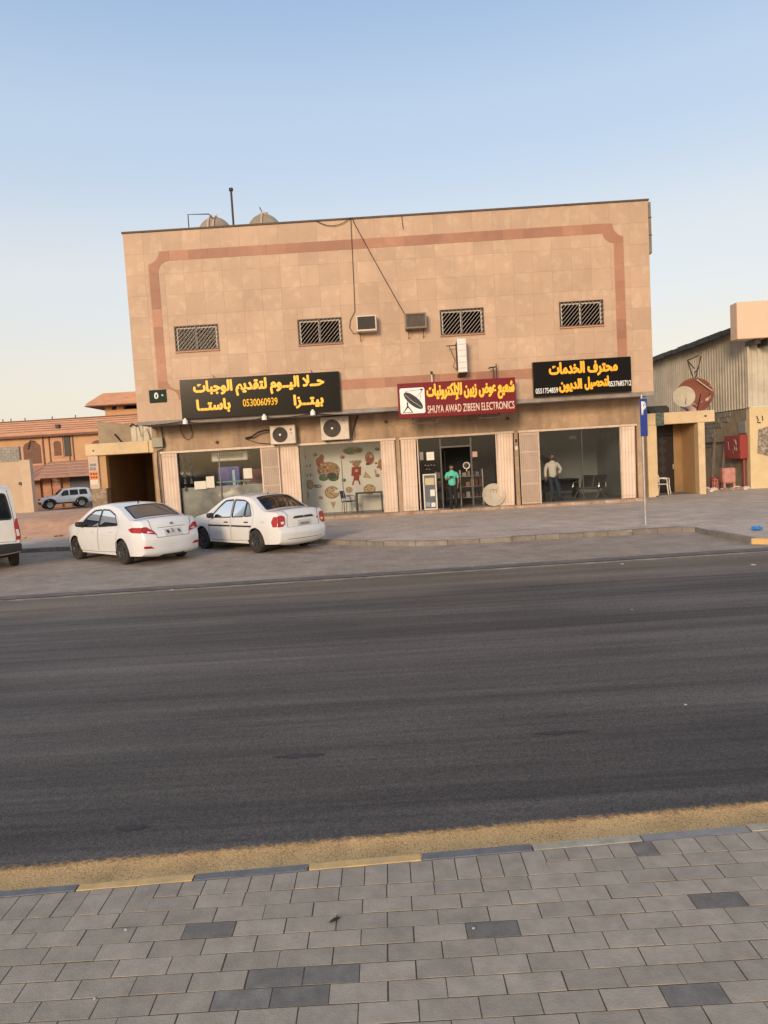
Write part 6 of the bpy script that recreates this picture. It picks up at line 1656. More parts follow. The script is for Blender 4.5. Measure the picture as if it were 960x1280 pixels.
b = MB(); b.box(-26.25, -25.55, 51.9, 52.35, -1.2, 3.7); wb(b, 'wall_pier', mat('pier_beige', (.55, .42, .30), .9, var=.08, scale=2), t)
b = MB(); b.box(-24.95, -24.3, 51.8, 52.45, 4.0, 4.1); wb(b, 'pier_cap', M_CONC, t) if False else None
b = MB(); b.lathe([(0, .1), (.12, .1), (.12, 0)], Matrix.Translation((-26.4, 52, 2.0)) @ Matrix.Rotation(R(90), 4, 'X'), n=8); wb(b, 'wall_fitting', M_DKM, t)
b = MB(); b.box(-24.39, -23.0, 62, 62.2, -1, .0); 
# paved strip under the far car and scraps along the lot edge
rr = random.Random(77)
for k in range(14):
    x = -12.6+rr.uniform(-.4, 2.0); y = 24.95+rr.uniform(0, .25); r_ = rr.uniform(.03, .07)
    pebble('litter', 'white scrap among the litter along the edge of the sandy lot '+('near the van' if x < -11.9 else 'midway' if x < -11.2 else 'near the left sedan'), 'litter', (x, y, ground_h(x, y)+.02), r_, M_RUBW if k % 3 else M_RED, 200+k, .4, 'litter along the edge of the lot')
# ------------------------------------------------------------------ vehicles
def paint(name, col):
    m = mat(name, col, .22, var=.025, scale=1.5, coat=.7, dirt=tuple(c*.80 for c in (col[0], col[1]*.95, col[2]*.85)), dscale=1.6, damt=.35)
    return m
M_CARW = paint('white_car_paint', (.75, .76, .77)); M_CARW2 = paint('white_car_paint_dusty', (.73, .73, .72)); M_VANW = paint('white_van_paint', (.70, .67, .61))
M_TYRE = mat('tyre_rubber', (.022, .020, .019), .85, var=.2, scale=14, dirt=(.09, .075, .06), dscale=6, damt=.5)
M_RIM = mat('dark_wheel_cover', (.06, .058, .056), .45, metal=.4, var=.15, scale=12)
M_RIMS = mat('silver_wheel', (.45, .44, .42), .35, metal=.7, var=.1)
M_TRIM = mat('black_trim', (.022, .021, .021), .55, var=.1, scale=20)
M_CABIN = mat('grey_upholstery', (.10, .095, .088), .9, var=.15, scale=6)
M_LRED = mat('tail_lamp_red', (.36, .010, .010), .2, var=.1, scale=20, coat=.25)
M_LCLR = mat('clear_lamp', (.62, .58, .55), .1, var=.1, scale=20, coat=.8)
M_LHEAD = mat('head_lamp', (.55, .56, .56), .08, var=.1, scale=12, coat=.8)
M_PLATE = mat('licence_plate', (.52, .52, .50), .5, var=.04)
G_CARW = glass_mat('car_side_glass', (.48, .48, .47), ior=1.2)
G_CARD = glass_mat('car_dark_glass', (.05, .05, .052), ior=1.3)
G_CART = glass_mat('car_rear_glass', (.36, .33, .30), ior=1.5, film=((.35, .30, .26), .38))

def resample(pts, step):
    """Catmull-Rom through (x, z) points, then even steps"""
    P_ = [Vector(p) for p in pts]; P_ = [2*P_[0]-P_[1]]+P_+[2*P_[-1]-P_[-2]]
    out = []
    for i in range(1, len(P_)-2):
        a, b_, c, d = P_[i-1:i+3]
        n = max(2, int((c-b_).length/step))
        for k in range(n):
            t = k/n
            q = .5*((2*b_)+(c-a)*t+(2*a-5*b_+4*c-d)*t*t+(3*b_-a-3*c+d)*t**3)
            l_ = b_+(c-b_)*t
            out.append(l_*.45+q*.55)
    out.append(P_[-2])
    return out

def cdt_panel(outline, holes, fmap, step=.05, thick=None):
    """triangulated panel in a flat domain with holes, carried into space by fmap(u, v)"""
    pts = []; edges = []
    def dens(loop):
        out = []
        for a, b_ in zip(loop, loop[1:]+loop[:1]):
            a = Vector(a); b_ = Vector(b_); n = max(1, int(round((b_-a).length/step)))
            for k in range(n): out.append(a+(b_-a)*k/n)
        return out
    loops = []
    for i, lp in enumerate([outline]+holes):
        l_ = dens([tuple(p) for p in lp]); o = len(pts); pts += l_
        edges += [(o+k, o+(k+1) % len(l_)) for k in range(len(l_))]; loops.append([tuple(p) for p in l_])
    us = [p[0] for p in outline]; vs_ = [p[1] for p in outline]
    allb = list(pts)
    u = min(us)+step/2
    grid = []
    cell = {}
    for p in allb: cell.setdefault((int(p[0]/step), int(p[1]/step)), []).append(p)
    while u < max(us):
        v = min(vs_)+step/2
        while v < max(vs_):
            if inpoly((u, v), loops[0]) and not any(inpoly((u, v), h) for h in loops[1:]):
                cu_, cv_ = int(u/step), int(v/step)
                if not any((Vector((u, v))-q).length < step*.5 for a in (-1, 0, 1) for c in (-1, 0, 1) for q in cell.get((cu_+a, cv_+c), ())):
                    grid.append(Vector((u, v)))
            v += step
        u += step
    vv, ee, ff, _, _, _ = delaunay_2d_cdt(pts+grid, edges, [], 0, 1e-6)
    keep = []
    for f in ff:
        c = sum((Vector(vv[i]) for i in f), Vector((0, 0)))/3
        if inpoly(c, loops[0]) and not any(inpoly(c, h) for h in loops[1:]): keep.append(tuple(f))
    return [fmap(p[0], p[1]) for p in vv], keep

def inset(poly, d):
    """move each corner towards the inside by about d"""
    n = len(poly); out = []
    area = sum(poly[i][0]*poly[(i+1) % n][1]-poly[(i+1) % n][0]*poly[i][1] for i in range(n))
    s = 1 if area > 0 else -1
    for i in range(n):
        p0, p1, p2 = Vector(poly[i-1]), Vector(poly[i]), Vector(poly[(i+1) % n])
        a = (p1-p0).normalized(); b_ = (p2-p1).normalized()
        na = Vector((-a.y, a.x))*s; nb = Vector((-b_.y, b_.x))*s
        m_ = (na+nb)
        m_ = m_.normalized() if m_.length > 1e-6 else na
        k = max(.45, m_.dot(na))
        q = p1+m_*(d/k); out.append((q.x, q.y))
    return out
def rnd_poly(poly, r, n=3):
    """cut the corners round"""
    out = []; N_ = len(poly)
    for i in range(N_):
        p0, p1, p2 = Vector(poly[i-1]), Vector(poly[i]), Vector(poly[(i+1) % N_])
        a = min(r, (p0-p1).length*.45); b_ = min(r, (p2-p1).length*.45)
        s0 = p1+(p0-p1).normalized()*a; s1 = p1+(p2-p1).normalized()*b_
        for k in range(n+1):
            t = k/n; q = s0*(1-t)**2+p1*2*t*(1-t)+s1*t*t; out.append((q.x, q.y))
    return out

def make_car(c, label, loc, heading, name='parked_car', cat='car', group=None):
    """c: dict of profile and details; x forward from the rear bumper, origin at the rear axle on the ground"""
    t = thing(name, label, cat, loc, heading, group)
    X0 = c['rear_axle']
    Wd = c['half']; L_ = c['length']; zb = c['belt']; roofz = c['height']
    E = resample(c['profile'], .05)          # closed at the bottom by the sill line
    def S(x, z):
        P_ = 1.0
        rt, ft = c.get('rear_taper', (.5, .15)), c.get('front_taper', (.75, .22))
        if x < rt[0]: P_ -= rt[1]*((rt[0]-x)/rt[0])**2
        if x > L_-ft[0]: P_ -= ft[1]*((x-(L_-ft[0]))/ft[0])**2
        zm = c.get('wide_z', .58)
        if z < zm: q = 1-.055*((zm-z)/.4)**2
        elif z < zb: q = 1-c.get('shoulder_in', .045)*((z-zm)/(zb-zm))**1.6
        else:
            q = 1-c.get('shoulder_in', .045)-c.get('tumble', .24)*((z-zb)/(roofz-zb))**1.15
        # crease along the flank
        cz_ = c.get('crease', 0.76)
        q += .008*math.exp(-((z-cz_)/.05)**2)
        return Wd*P_*q
    lf = lambda p: Vector((p[0]-X0, p[1], p[2]))
    def side_map(s, off=0.0):
        def f(u, v):
            y = S(u, v)+off; return lf((u, s*y, v))
        return f
    # profile frames
    n_ = len(E); cum = [0.0]
    for a, b_ in zip(E, E[1:]): cum.append(cum[-1]+(b_-a).length)
    nor = []
    for i in range(n_):
        d = (E[min(i+1, n_-1)]-E[max(i-1, 0)]).normalized(); nor.append(Vector((-d.y, d.x)))
    if nor[n_//2].y < 0: nor = [-q for q in nor]
    def prof(s):
        s = max(0, min(cum[-1], s)); lo, hi = 0, n_-1
        while hi-lo > 1:
            m_ = (lo+hi)//2
            if cum[m_] <= s: lo = m_
            else: hi = m_
        k = (s-cum[lo])/max(1e-9, cum[hi]-cum[lo])
        return E[lo].lerp(E[hi], k), nor[lo].lerp(nor[hi], k).normalized()
    def bow(p, nn):
        horiz = abs(nn.x)
        b_ = c.get('roof_bow', .045)*(1-horiz)+c.get('end_bow', .11)*horiz
        return b_
    VS = Wd*.9
    def strip_map(off=0.0):
        def f(s, v):
            p, nn = prof(s); k = v/VS
            bb = bow(p, nn)*(1-abs(k)**2.6)
            q = p+nn*(bb+off)
            return lf((q.x, k*(S(p.x, p.y)+(off if abs(k) > .98 else 0)), q.y))
        return f
    def s_at(x=None, z=None, front=False, rear=False):
        """arc length where the profile passes x (upper side) or z (on an end)"""
        best = None
        for i, p in enumerate(E):
            if x is not None:
                d = abs(p.x-x)+(0 if p.y > c['belt']-.25 else 9)
            else:
                d = abs(p.y-z)+(0 if (front and p.x > L_*.6) or (rear and p.x < L_*.4) else 9)
            if best is None or d < best[0]: best = (d, i)
        return cum[best[1]]
    # side outline: profile loop closed through the sill with wheel arches
    arches = []
    R_ = c['arch_r']; zc = c['wheel_r']; sill = c['sill']
    xr, xf = X0, X0+c['wheelbase']
    low = [(E[-1].x, E[-1].y)]
    def arch(xc):
        a0 = math.asin(max(-1, min(1, (sill-zc)/R_)))
        return [(xc+R_*math.cos(a), zc+R_*math.sin(a)) for a in [a0+(PI-2*a0)*k/16 for k in range(17)]]
    low += [(xf+R_*math.cos(math.asin((sill-zc)/R_))+.04, sill+.0)]+arch(xf)+arch(xr)+[(E[0].x+.12, E[0].y)] if False else arch(xf)+arch(xr)
    outline = [(p.x, p.y) for p in E]+low
    # doors and windows
    doors = c['doors']; wins = c['windows']
    b = MB()
    up = MB()
    holes = [rnd_poly(d_, .05) for d_ in doors]+[rnd_poly(w_, .04) for k, w_ in enumerate(wins) if c['win_door'][k] is None]
    for s in (1, -1):
        vs, fs = cdt_panel(outline, holes, side_map(s)); b.add(vs, fs)
    # strip holes: rear and front glass
    sh = []
    gl = []
    for (xa, xb, va, vb_) in c['glass']:
        sa, sb_ = s_at(x=xa), s_at(x=xb)
        q = [(sa, -va*VS), (sb_, -vb_*VS), (sb_, vb_*VS), (sa, va*VS)]
        q = rnd_poly(q, .06); sh.append(q); gl.append(q)
    so = [(cum[i], -VS) for i in range(n_)]+[(cum[i], VS) for i in range(n_-1, -1, -1)]
    vs, fs = cdt_panel(so, sh, strip_map(), step=.06); b.add(vs, fs)
    me = b.mesh('body', c['paint'])
    bm = bmesh.new(); bm.from_mesh(me); bmesh.ops.remove_doubles(bm, verts=bm.verts[:], dist=.004)
    bmesh.ops.recalc_face_normals(bm, faces=bm.faces[:]); bm.to_mesh(me); bm.free(); smooth_mesh(me, 50)
    body = obj('body', me, t)
    # doors
    dob = {}
    for k, d_ in enumerate(doors):
        for s in (1, -1):
            b = MB(); hs = [rnd_poly(w_, .04) for j, w_ in enumerate(wins) if c['win_door'][j] == k]
            vs, fs = cdt_panel(inset(rnd_poly(d_, .05), .010), hs, side_map(s)); b.add(vs, fs)
            vs2, fs2 = cdt_panel(inset(rnd_poly(d_, .05), .010), hs, side_map(s, -.03)); b.add(vs2, fs2)
            o = b.build('door', c['paint'], t); smooth_mesh(o.data, 60); dob[(k, s)] = o
            hx, hz = c['handles'][k]
            hb = MB(); y = S(hx, hz); M_ = Matrix.Translation(lf((hx, s*(y+.012), hz)))
            hb.bbox(-.085, .085, -.014, .014, -.015, .015, .006, 0, M_); hb.build('handle', c.get('handle_mat', c['paint']), o)
    for j, w_ in enumerate(wins):
        for s in (1, -1):
            par = dob[(c['win_door'][j], s)] if c['win_door'][j] is not None else t
            b = MB(); vs, fs = cdt_panel(inset(rnd_poly(w_, .04), -.012), [], side_map(s, -.008)); b.add(vs, fs)
            o = b.build('side_window', c.get('side_glass', G_CARW), par, fix=False); smooth_mesh(o.data, 60)
            b = MB(); vs, fs = cdt_panel(inset(rnd_poly(w_, .04), -.016), [inset(rnd_poly(w_, .04), .012)], side_map(s, .003), step=.04); b.add(vs, fs)
            b.build('window_seal', M_TRIM, par, fix=False)
    for k, q in enumerate(gl):
        b = MB(); vs, fs = cdt_panel(inset(q, -.015), [], strip_map(-.006), step=.07); b.add(vs, fs)
        o = b.build('rear_window' if k == 0 else 'windscreen', c.get('rear_glass', G_CART) if k == 0 else G_CARW, t, fix=False); smooth_mesh(o.data, 60)
        b = MB(); vs, fs = cdt_panel(inset(q, -.02), [inset(q, .022)], strip_map(.003), step=.06); b.add(vs, fs); b.build('window_surround', M_TRIM, t, fix=False)
    # strip decals with thickness
    def sdecal(name_, poly, m_, off=.008, par=None, label=None):
        vs, fs = cdt_panel(poly, [], strip_map(off), step=.05); vs0, _ = cdt_panel(poly, [], strip_map(-.01), step=.05)
        b = MB(); b.add(vs, fs); n0 = len(vs)
        o_ = MB(); o_.v = [tuple(p) for p in vs]; o_.f = fs; o_.m = [0]*len(fs)
        o = o_.build(name_, m_, par or t, fix=False, label=label)
        bm = bmesh.new(); bm.from_mesh(o.data); bmesh.ops.solidify(bm, geom=bm.faces[:], thickness=-.012) if False else None
        bmesh.ops.recalc_face_normals(bm, faces=bm.faces[:]); bm.to_mesh(o.data); bm.free(); smooth_mesh(o.data, 60)
        sm = o.modifiers.new('thickness', 'SOLIDIFY'); sm.thickness = .014; sm.offset = 0
        return o
    def ddecal(name_, poly, m_, s, off=.006, par=None, step=.05, label=None):
        vs, fs = cdt_panel(poly, [], side_map(s, off), step=step)
        o_ = MB(); o_.add(vs, fs); o = o_.build(name_, m_, par or t, fix=True, label=label); smooth_mesh(o.data, 60)
        sm = o.modifiers.new('thickness', 'SOLIDIFY'); sm.thickness = .012; sm.offset = 0
        return o
    zr = lambda z: s_at(z=z, rear=True)
    zf = lambda z: s_at(z=z, front=True)
    for L in c.get('tail', []):
        for s in (1, -1):
            # corner lamp: one piece on the flank, one on the tail
            if L.get('side'):
                o = ddecal('tail_lamp', L['side'], L.get('mat', M_LRED), s)
            q = [(zr(z), s*k*VS) for k, z in L['rear']]
            o2 = sdecal('tail_lamp', q, L.get('mat', M_LRED))
            if L.get('clear'): sdecal('lamp_lens', [(zr(z), s*k*VS) for k, z in L['clear']], M_LCLR, .018, o2)
    for d_ in c.get('rear_bits', []):
        q = [(zr(z), k*VS) for k, z in d_[1]]
        sdecal(d_[0], q, d_[2], d_[3] if len(d_) > 3 else .006)
    for d_ in c.get('front_bits', []):
        sdecal(d_[0], [(zf(z), k*VS) for k, z in d_[1]], d_[2], .006)
    for d_ in c.get('side_bits', []):
        for s in (1, -1): ddecal(d_[0], d_[1], d_[2], s, d_[3] if len(d_) > 3 else .006)
    # grooves in the tail
    for g_s in c.get('rear_lines', []):
        b = MB(); pts = []
        for (k0, z0), (k1, z1) in zip(g_s, g_s[1:]):
            for j in range(7):
                k = k0+(k1-k0)*j/6; z = z0+(z1-z0)*j/6; pts.append(strip_map(.001)(zr(z), k*VS))
        b.tube(pts, .0055, 4); b.build('panel_gap', M_TRIM, t)
    # wheels
    wr = c['wheel_r']; ww = c.get('wheel_w', .19); tr = c['track']/2
    for xc, nm in ((0, 'r'), (c['wheelbase'], 'f')):
        for s in (1, -1):
            Mw = Matrix.Translation((xc, s*(tr+ww*.0), wr)) @ Matrix.Rotation(R(-90*s), 4, 'X')
            rr_ = wr*.64
            b = MB(); prof_ = [(rr_, -ww/2+.012), (rr_+.02, -ww/2), (wr-.025, -ww/2), (wr-.006, -ww/2+.02), (wr, -ww/2+.045), (wr, ww/2-.045), (wr-.006, ww/2-.02), (wr-.025, ww/2), (rr_+.02, ww/2), (rr_, ww/2-.012)]
            b.lathe(prof_, Mw, n=36, close=True)
            for k in range(36):
                a = 2*PI*k/36
                b.box(-.004, .004, wr-.001, wr+.003, -ww/2+.04, ww/2-.04, 0, Mw @ Matrix.Rotation(a, 4, 'Z'))
            wo = b.build('wheel', M_TYRE, t); smooth_mesh(wo.data, 40)
            rb = MB(); rb.lathe([(0, -.01), (rr_, -.03), (rr_, ww/2-.02), (rr_-.012, ww/2-.012), (rr_-.03, ww/2-.03), (.07, ww/2-.05), (.055, ww/2-.02), (.0, ww/2-.018)], Mw, n=28)
            ns = c.get('spokes', 8)
            for k in range(ns):
                a = 2*PI*k/ns
                rb.bbox(-.018, .018, .05, rr_-.012, ww/2-.045, ww/2-.016, .005, 0, Mw @ Matrix.Rotation(a, 4, 'Z'))
            ro = rb.build('rim', c.get('rim', M_RIM), wo); smooth_mesh(ro.data, 30)
            db_ = MB()
            for k in range(ns):
                a = 2*PI*(k+.5)/ns
                db_.lathe([(0, ww/2-.0485), (.028, ww/2-.0485), (.028, ww/2-.046), (0, ww/2-.046)], Mw @ Matrix.Rotation(a, 4, 'Z') @ Matrix.Translation((0, rr_*.68, 0)), n=8)
            db_.build('rim_hole', M_BLK, wo, kind='stuff')
            # wheel well
            wb_ = MB(); n2 = 14; rr2 = R_+.012
            vs = []; 
            for k in range(n2+1):
                a = -.15+(PI+.3)*k/n2
                for yy in (s*(Wd*.90), s*(Wd-.45)): vs.append((xc+rr2*math.cos(a), yy, zc+rr2*math.sin(a)))
            fs = [(2*k, 2*k+2, 2*k+3, 2*k+1) for k in range(n2)]
            wb_.add(vs, fs); wb_.build('wheel_well', M_BLK, t, fix=False)
    # underbody and cabin
    b = MB(); b.bbox(xr+.40-X0, xf-.40-X0, -Wd+.12, Wd-.12, sill+.02, sill+.16, .02)
    b.bbox(.18-X0, xr-.36-X0, -Wd+.22, Wd-.22, sill+.08, .55, .02) if xr > .6 else None
    b.bbox(xf+.34-X0, L_-.22-X0, -Wd+.22, Wd-.22, sill+.02, .55, .02)
    b.bbox(xr-.36-X0, xr+.4-X0, -Wd+.45, Wd-.45, sill+.1, .5, .02); b.bbox(xf-.4-X0, xf+.34-X0, -Wd+.45, Wd-.45, sill+.1, .5, .02)
    b.build('underbody', M_BLK, t)
    if c.get('cabin', True):
        xs0, xs1 = c['cabin_x']
        b = MB(); b.bbox(xs0-X0, xs1-X0, -Wd+.16, Wd-.16, sill+.17, zb-.25, .03); b.build('cabin_floor', M_CABIN, t)
        b = MB(); b.bbox(c['parcel'][0]-X0, c['parcel'][1]-X0, -Wd+.16, Wd-.16, zb-.12, zb-.06, .02); b.build('parcel_shelf', M_CABIN, t)
        for (sx, y0, y1, hgt) in c['seats']:
            b = MB(); b.bbox(sx-X0, sx+.14-X0, y0, y1, zb-.4, hgt, .05); b.bbox(sx+.1-X0, sx+.55-X0, y0, y1, zb-.42, zb-.28, .04); so_ = b.build('seat', M_CABIN, t)
            for hy in ([(y0+y1)/2] if y1-y0 < .7 else [y0+.25, y1-.25]):
                b = MB(); b.bbox(sx+.0-X0, sx+.10-X0, hy-.12, hy+.12, hgt+.03, hgt+.19, .04); b.build('headrest', M_CABIN, so_)
        b = MB(); b.bbox(xs1-.15-X0, xs1+.25-X0, -Wd+.18, Wd-.18, zb-.3, zb-.03, .06); b.build('dashboard', M_CABIN, t)
    # mirrors
    mx_, mz_ = c['mirror']
    for s in (1, -1):
        y = S(mx_, mz_)
        b = MB(); b.bbox(-.07, .07, -.02, .17, -.055, .075, .035, 0, Matrix.Translation(lf((mx_, s*(y+.05), mz_))) @ (Matrix.Identity(4) if s > 0 else Matrix.Scale(-1, 4, (0, 1, 0))))
        o = b.build('mirror', c.get('mirror_mat', M_TRIM), t); smooth_mesh(o.data, 40)
    if c.get('antenna'):
        ax, az, al = c['antenna']
        b = MB(); b.tube([lf((ax, 0, az)), lf((ax-.02, 0, az+.04))], [.022, .014], 8); b.tube([lf((ax-.02, 0, az+.03)), lf((ax-.02-al*.6, 0, az+.03+al))], .0045, 4); b.build('antenna', M_TRIM, t)
    t.scale = (c.get('scale', 1),)*3
    return t, S, strip_map, s_at, VS, lf

acc = dict(scale=.955, length=4.37, half=.85, height=1.45, belt=.90, rear_axle=.96, wheelbase=2.57, track=1.49, wheel_r=.305, arch_r=.355, sill=.22, paint=M_CARW,
  profile=[(.16, .235), (.07, .28), (.045, .42), (.02, .58), (.035, .70), (.09, .80), (.115, .92), (.13, 1.02), (.20, 1.065), (.42, 1.075), (.62, 1.085), (1.00, 1.245), (1.34, 1.375), (1.75, 1.43), (2.15, 1.445), (2.50, 1.42), (2.78, 1.36), (3.15, 1.17), (3.48, .99), (3.80, .935), (4.08, .85), (4.24, .74), (4.30, .60), (4.32, .45), (4.30, .30), (4.22, .22)],
  doors=[[(1.27, .30), (2.17, .27), (2.17, 1.355), (1.75, 1.345), (1.36, 1.22), (1.10, 1.03), (1.10, .83), (1.22, .62)], [(2.19, .27), (3.24, .27), (3.36, .55), (3.30, .96), (2.88, 1.19), (2.60, 1.325), (2.19, 1.355)]],
  windows=[[(1.16, .965), (2.15, .915), (2.15, 1.335), (1.78, 1.325), (1.40, 1.205)], [(2.185, .915), (3.26, .895), (2.86, 1.175), (2.58, 1.305), (2.185, 1.335)]],
  win_door=[0, 1], handles=[(1.45, .80), (2.42, .78)], glass=[(.64, 1.30, .80, .80), (2.84, 3.42, .80, .86)],
  cabin_x=(.95, 3.0), parcel=(.66, 1.25), seats=[(1.30, -.62, .62, 1.05), (2.15, .12, .62, 1.10), (2.15, -.62, -.12, 1.10)], mirror=(3.02, .96), mirror_mat=M_TRIM, antenna=(1.55, 1.455, .0), spokes=10,
  tail=[dict(side=[(.075, .915), (.10, .785), (.42, .80), (.58, .875), (.40, .92)], rear=[(1.0, .79), (.86, .735), (.60, .72), (.66, .82), (.86, .90), (1.0, .915)], clear=[(.86, .745), (.62, .73), (.66, .775), (.84, .785)]),
        dict(rear=[(1.0, .41), (.80, .40), (.70, .43), (.80, .455), (1.0, .475)], mat=M_LRED)],
  rear_bits=[('number_plate', [(-.30, .67), (.30, .67), (.30, .80), (-.30, .80)], M_PLATE), ('plate_marks', [(-.26, .70), (-.20, .70), (-.17, .77), (-.22, .76)], M_TRIM, .016), ('plate_marks', [(.14, .69), (.22, .70), (.24, .77), (.16, .75)], M_TRIM, .016), ('plate_marks', [(-.02, .70), (.05, .72), (.04, .78), (-.01, .75)], M_GREY, .016),
             ('badge', [(-.055, .935), (.055, .935), (.055, .97), (-.055, .97)], M_GREY), ('badge', [(-.60, .865), (-.42, .865), (-.42, .89), (-.60, .89)], M_GREY), ('lower_valance', [(-.45, .262), (.45, .262), (.40, .30), (-.40, .30)], M_TRIM)],
  rear_lines=[[(-.58, .66), (.58, .66)], [(-.58, .66), (-.72, .90), (-.78, 1.05)], [(.58, .66), (.72, .90), (.78, 1.05)], [(-.50, .845), (.50, .845)]],
  front_bits=[('grille', [(-.45, .55), (.45, .55), (.40, .68), (-.40, .68)], M_TRIM), ('head_lamp', [(-.95, .66), (-.55, .62), (-.55, .76), (-.95, .80)], M_LHEAD), ('head_lamp', [(.55, .62), (.95, .66), (.95, .80), (.55, .76)], M_LHEAD)])
car1 = make_car(acc, 'white saloon with slim swept red tail lamps and dusty rear window, left of two', (-5.62, 17.08, 0), R(137), group='white saloons parked in front of the shops')
old = dict(scale=.955, length=4.28, half=.835, height=1.46, belt=.89, rear_axle=.95, wheelbase=2.5, track=1.48, wheel_r=.30, arch_r=.352, sill=.23, paint=M_CARW2, crease=.70, end_bow=.10, rear_taper=(.45, .12),
  profile=[(.13, .25), (.05, .30), (.025, .44), (.01, .56), (.07, .62), (.085, .80), (.10, .95), (.14, 1.02), (.25, 1.045), (.50, 1.055), (.66, 1.07), (.95, 1.22), (1.20, 1.36), (1.45, 1.425), (1.85, 1.455), (2.20, 1.44), (2.55, 1.38), (2.90, 1.19), (3.25, .995), (3.60, .94), (3.92, .86), (4.12, .77), (4.20, .64), (4.23, .48), (4.21, .32), (4.14, .24)],
  doors=[[(1.24, .32), (2.02, .29), (2.02, 1.385), (1.55, 1.36), (1.20, 1.21), (1.04, 1.03), (1.04, .80), (1.18, .62)], [(2.04, .29), (3.02, .29), (3.12, .55), (3.08, .95), (2.72, 1.19), (2.44, 1.355), (2.04, 1.385)]],
  windows=[[(1.12, .955), (1.43, .935), (1.43, 1.315), (1.28, 1.20)], [(1.46, .935), (1.99, .915), (1.99, 1.355), (1.62, 1.345), (1.46, 1.32)], [(2.05, .915), (3.02, .895), (2.68, 1.17), (2.43, 1.335), (2.05, 1.355)]],
  win_door=[0, 0, 1], handles=[(1.33, .79), (2.24, .78)], handle_mat=M_TRIM, glass=[(.68, 1.24, .84, .80), (2.62, 3.20, .80, .86)], rear_glass=glass_mat('car_clear_rear_glass', (.55, .53, .50), ior=1.3),
  cabin_x=(.9, 2.85), parcel=(.7, 1.2), seats=[(1.22, -.6, .6, 1.06), (2.02, .12, .6, 1.14), (2.02, -.6, -.12, 1.14)], mirror=(2.86, .95), antenna=(1.42, 1.46, .10), spokes=8,
  tail=[dict(side=[(.10, .93), (.09, .68), (.22, .68), (.28, .80), (.22, .93)], rear=[(1.0, .68), (.84, .685), (.755, .75), (.77, .88), (.85, .93), (1.0, .94)], clear=[(.90, .71), (.80, .73), (.80, .82), (.92, .82)])],
  rear_bits=[('number_plate', [(-.30, .67), (.28, .67), (.28, .79), (-.30, .79)], M_PLATE), ('garnish', [(-.44, .85), (-.36, .83), (.38, .83), (.46, .86), (.38, .905), (-.38, .905)], M_TRIM, .012), ('badge', [(-.03, .857), (.03, .857), (.03, .88), (-.03, .88)], M_GREY, .02), ('badge', [(-.66, .80), (-.60, .80), (-.60, .84), (-.66, .84)], M_GREY), ('plate_marks', [(-.2, .70), (.18, .70), (.18, .715), (-.2, .715)], M_GREY, .016), ('plate_marks', [(-.2, .74), (.18, .74), (.18, .76), (-.2, .76)], M_GREY, .016)],
  side_bits=[('fuel_flap_gap', [(.55, .80), (.70, .80), (.70, .807), (.55, .807)], M_GREY), ('rub_strip', [(1.10, .665), (2.00, .665), (2.00, .705), (1.12, .705)], M_TRIM), ('rub_strip', [(2.06, .665), (3.08, .665), (3.08, .705), (2.06, .705)], M_TRIM)],
  rear_lines=[[(-.66, .635), (.66, .635)], [(-.66, .635), (-.68, .80), (-.66, .95), (-.80, 1.04)], [(.66, .635), (.68, .80), (.66, .95), (.80, 1.04)], [(-.75, .40), (.75, .40)]],
  front_bits=acc['front_bits'])
car2 = make_car(old, 'older white saloon with large red tail lamps and black rubbing strips, right of two', (-2.62, 17.82, 0), R(136), group='white saloons parked in front of the shops')
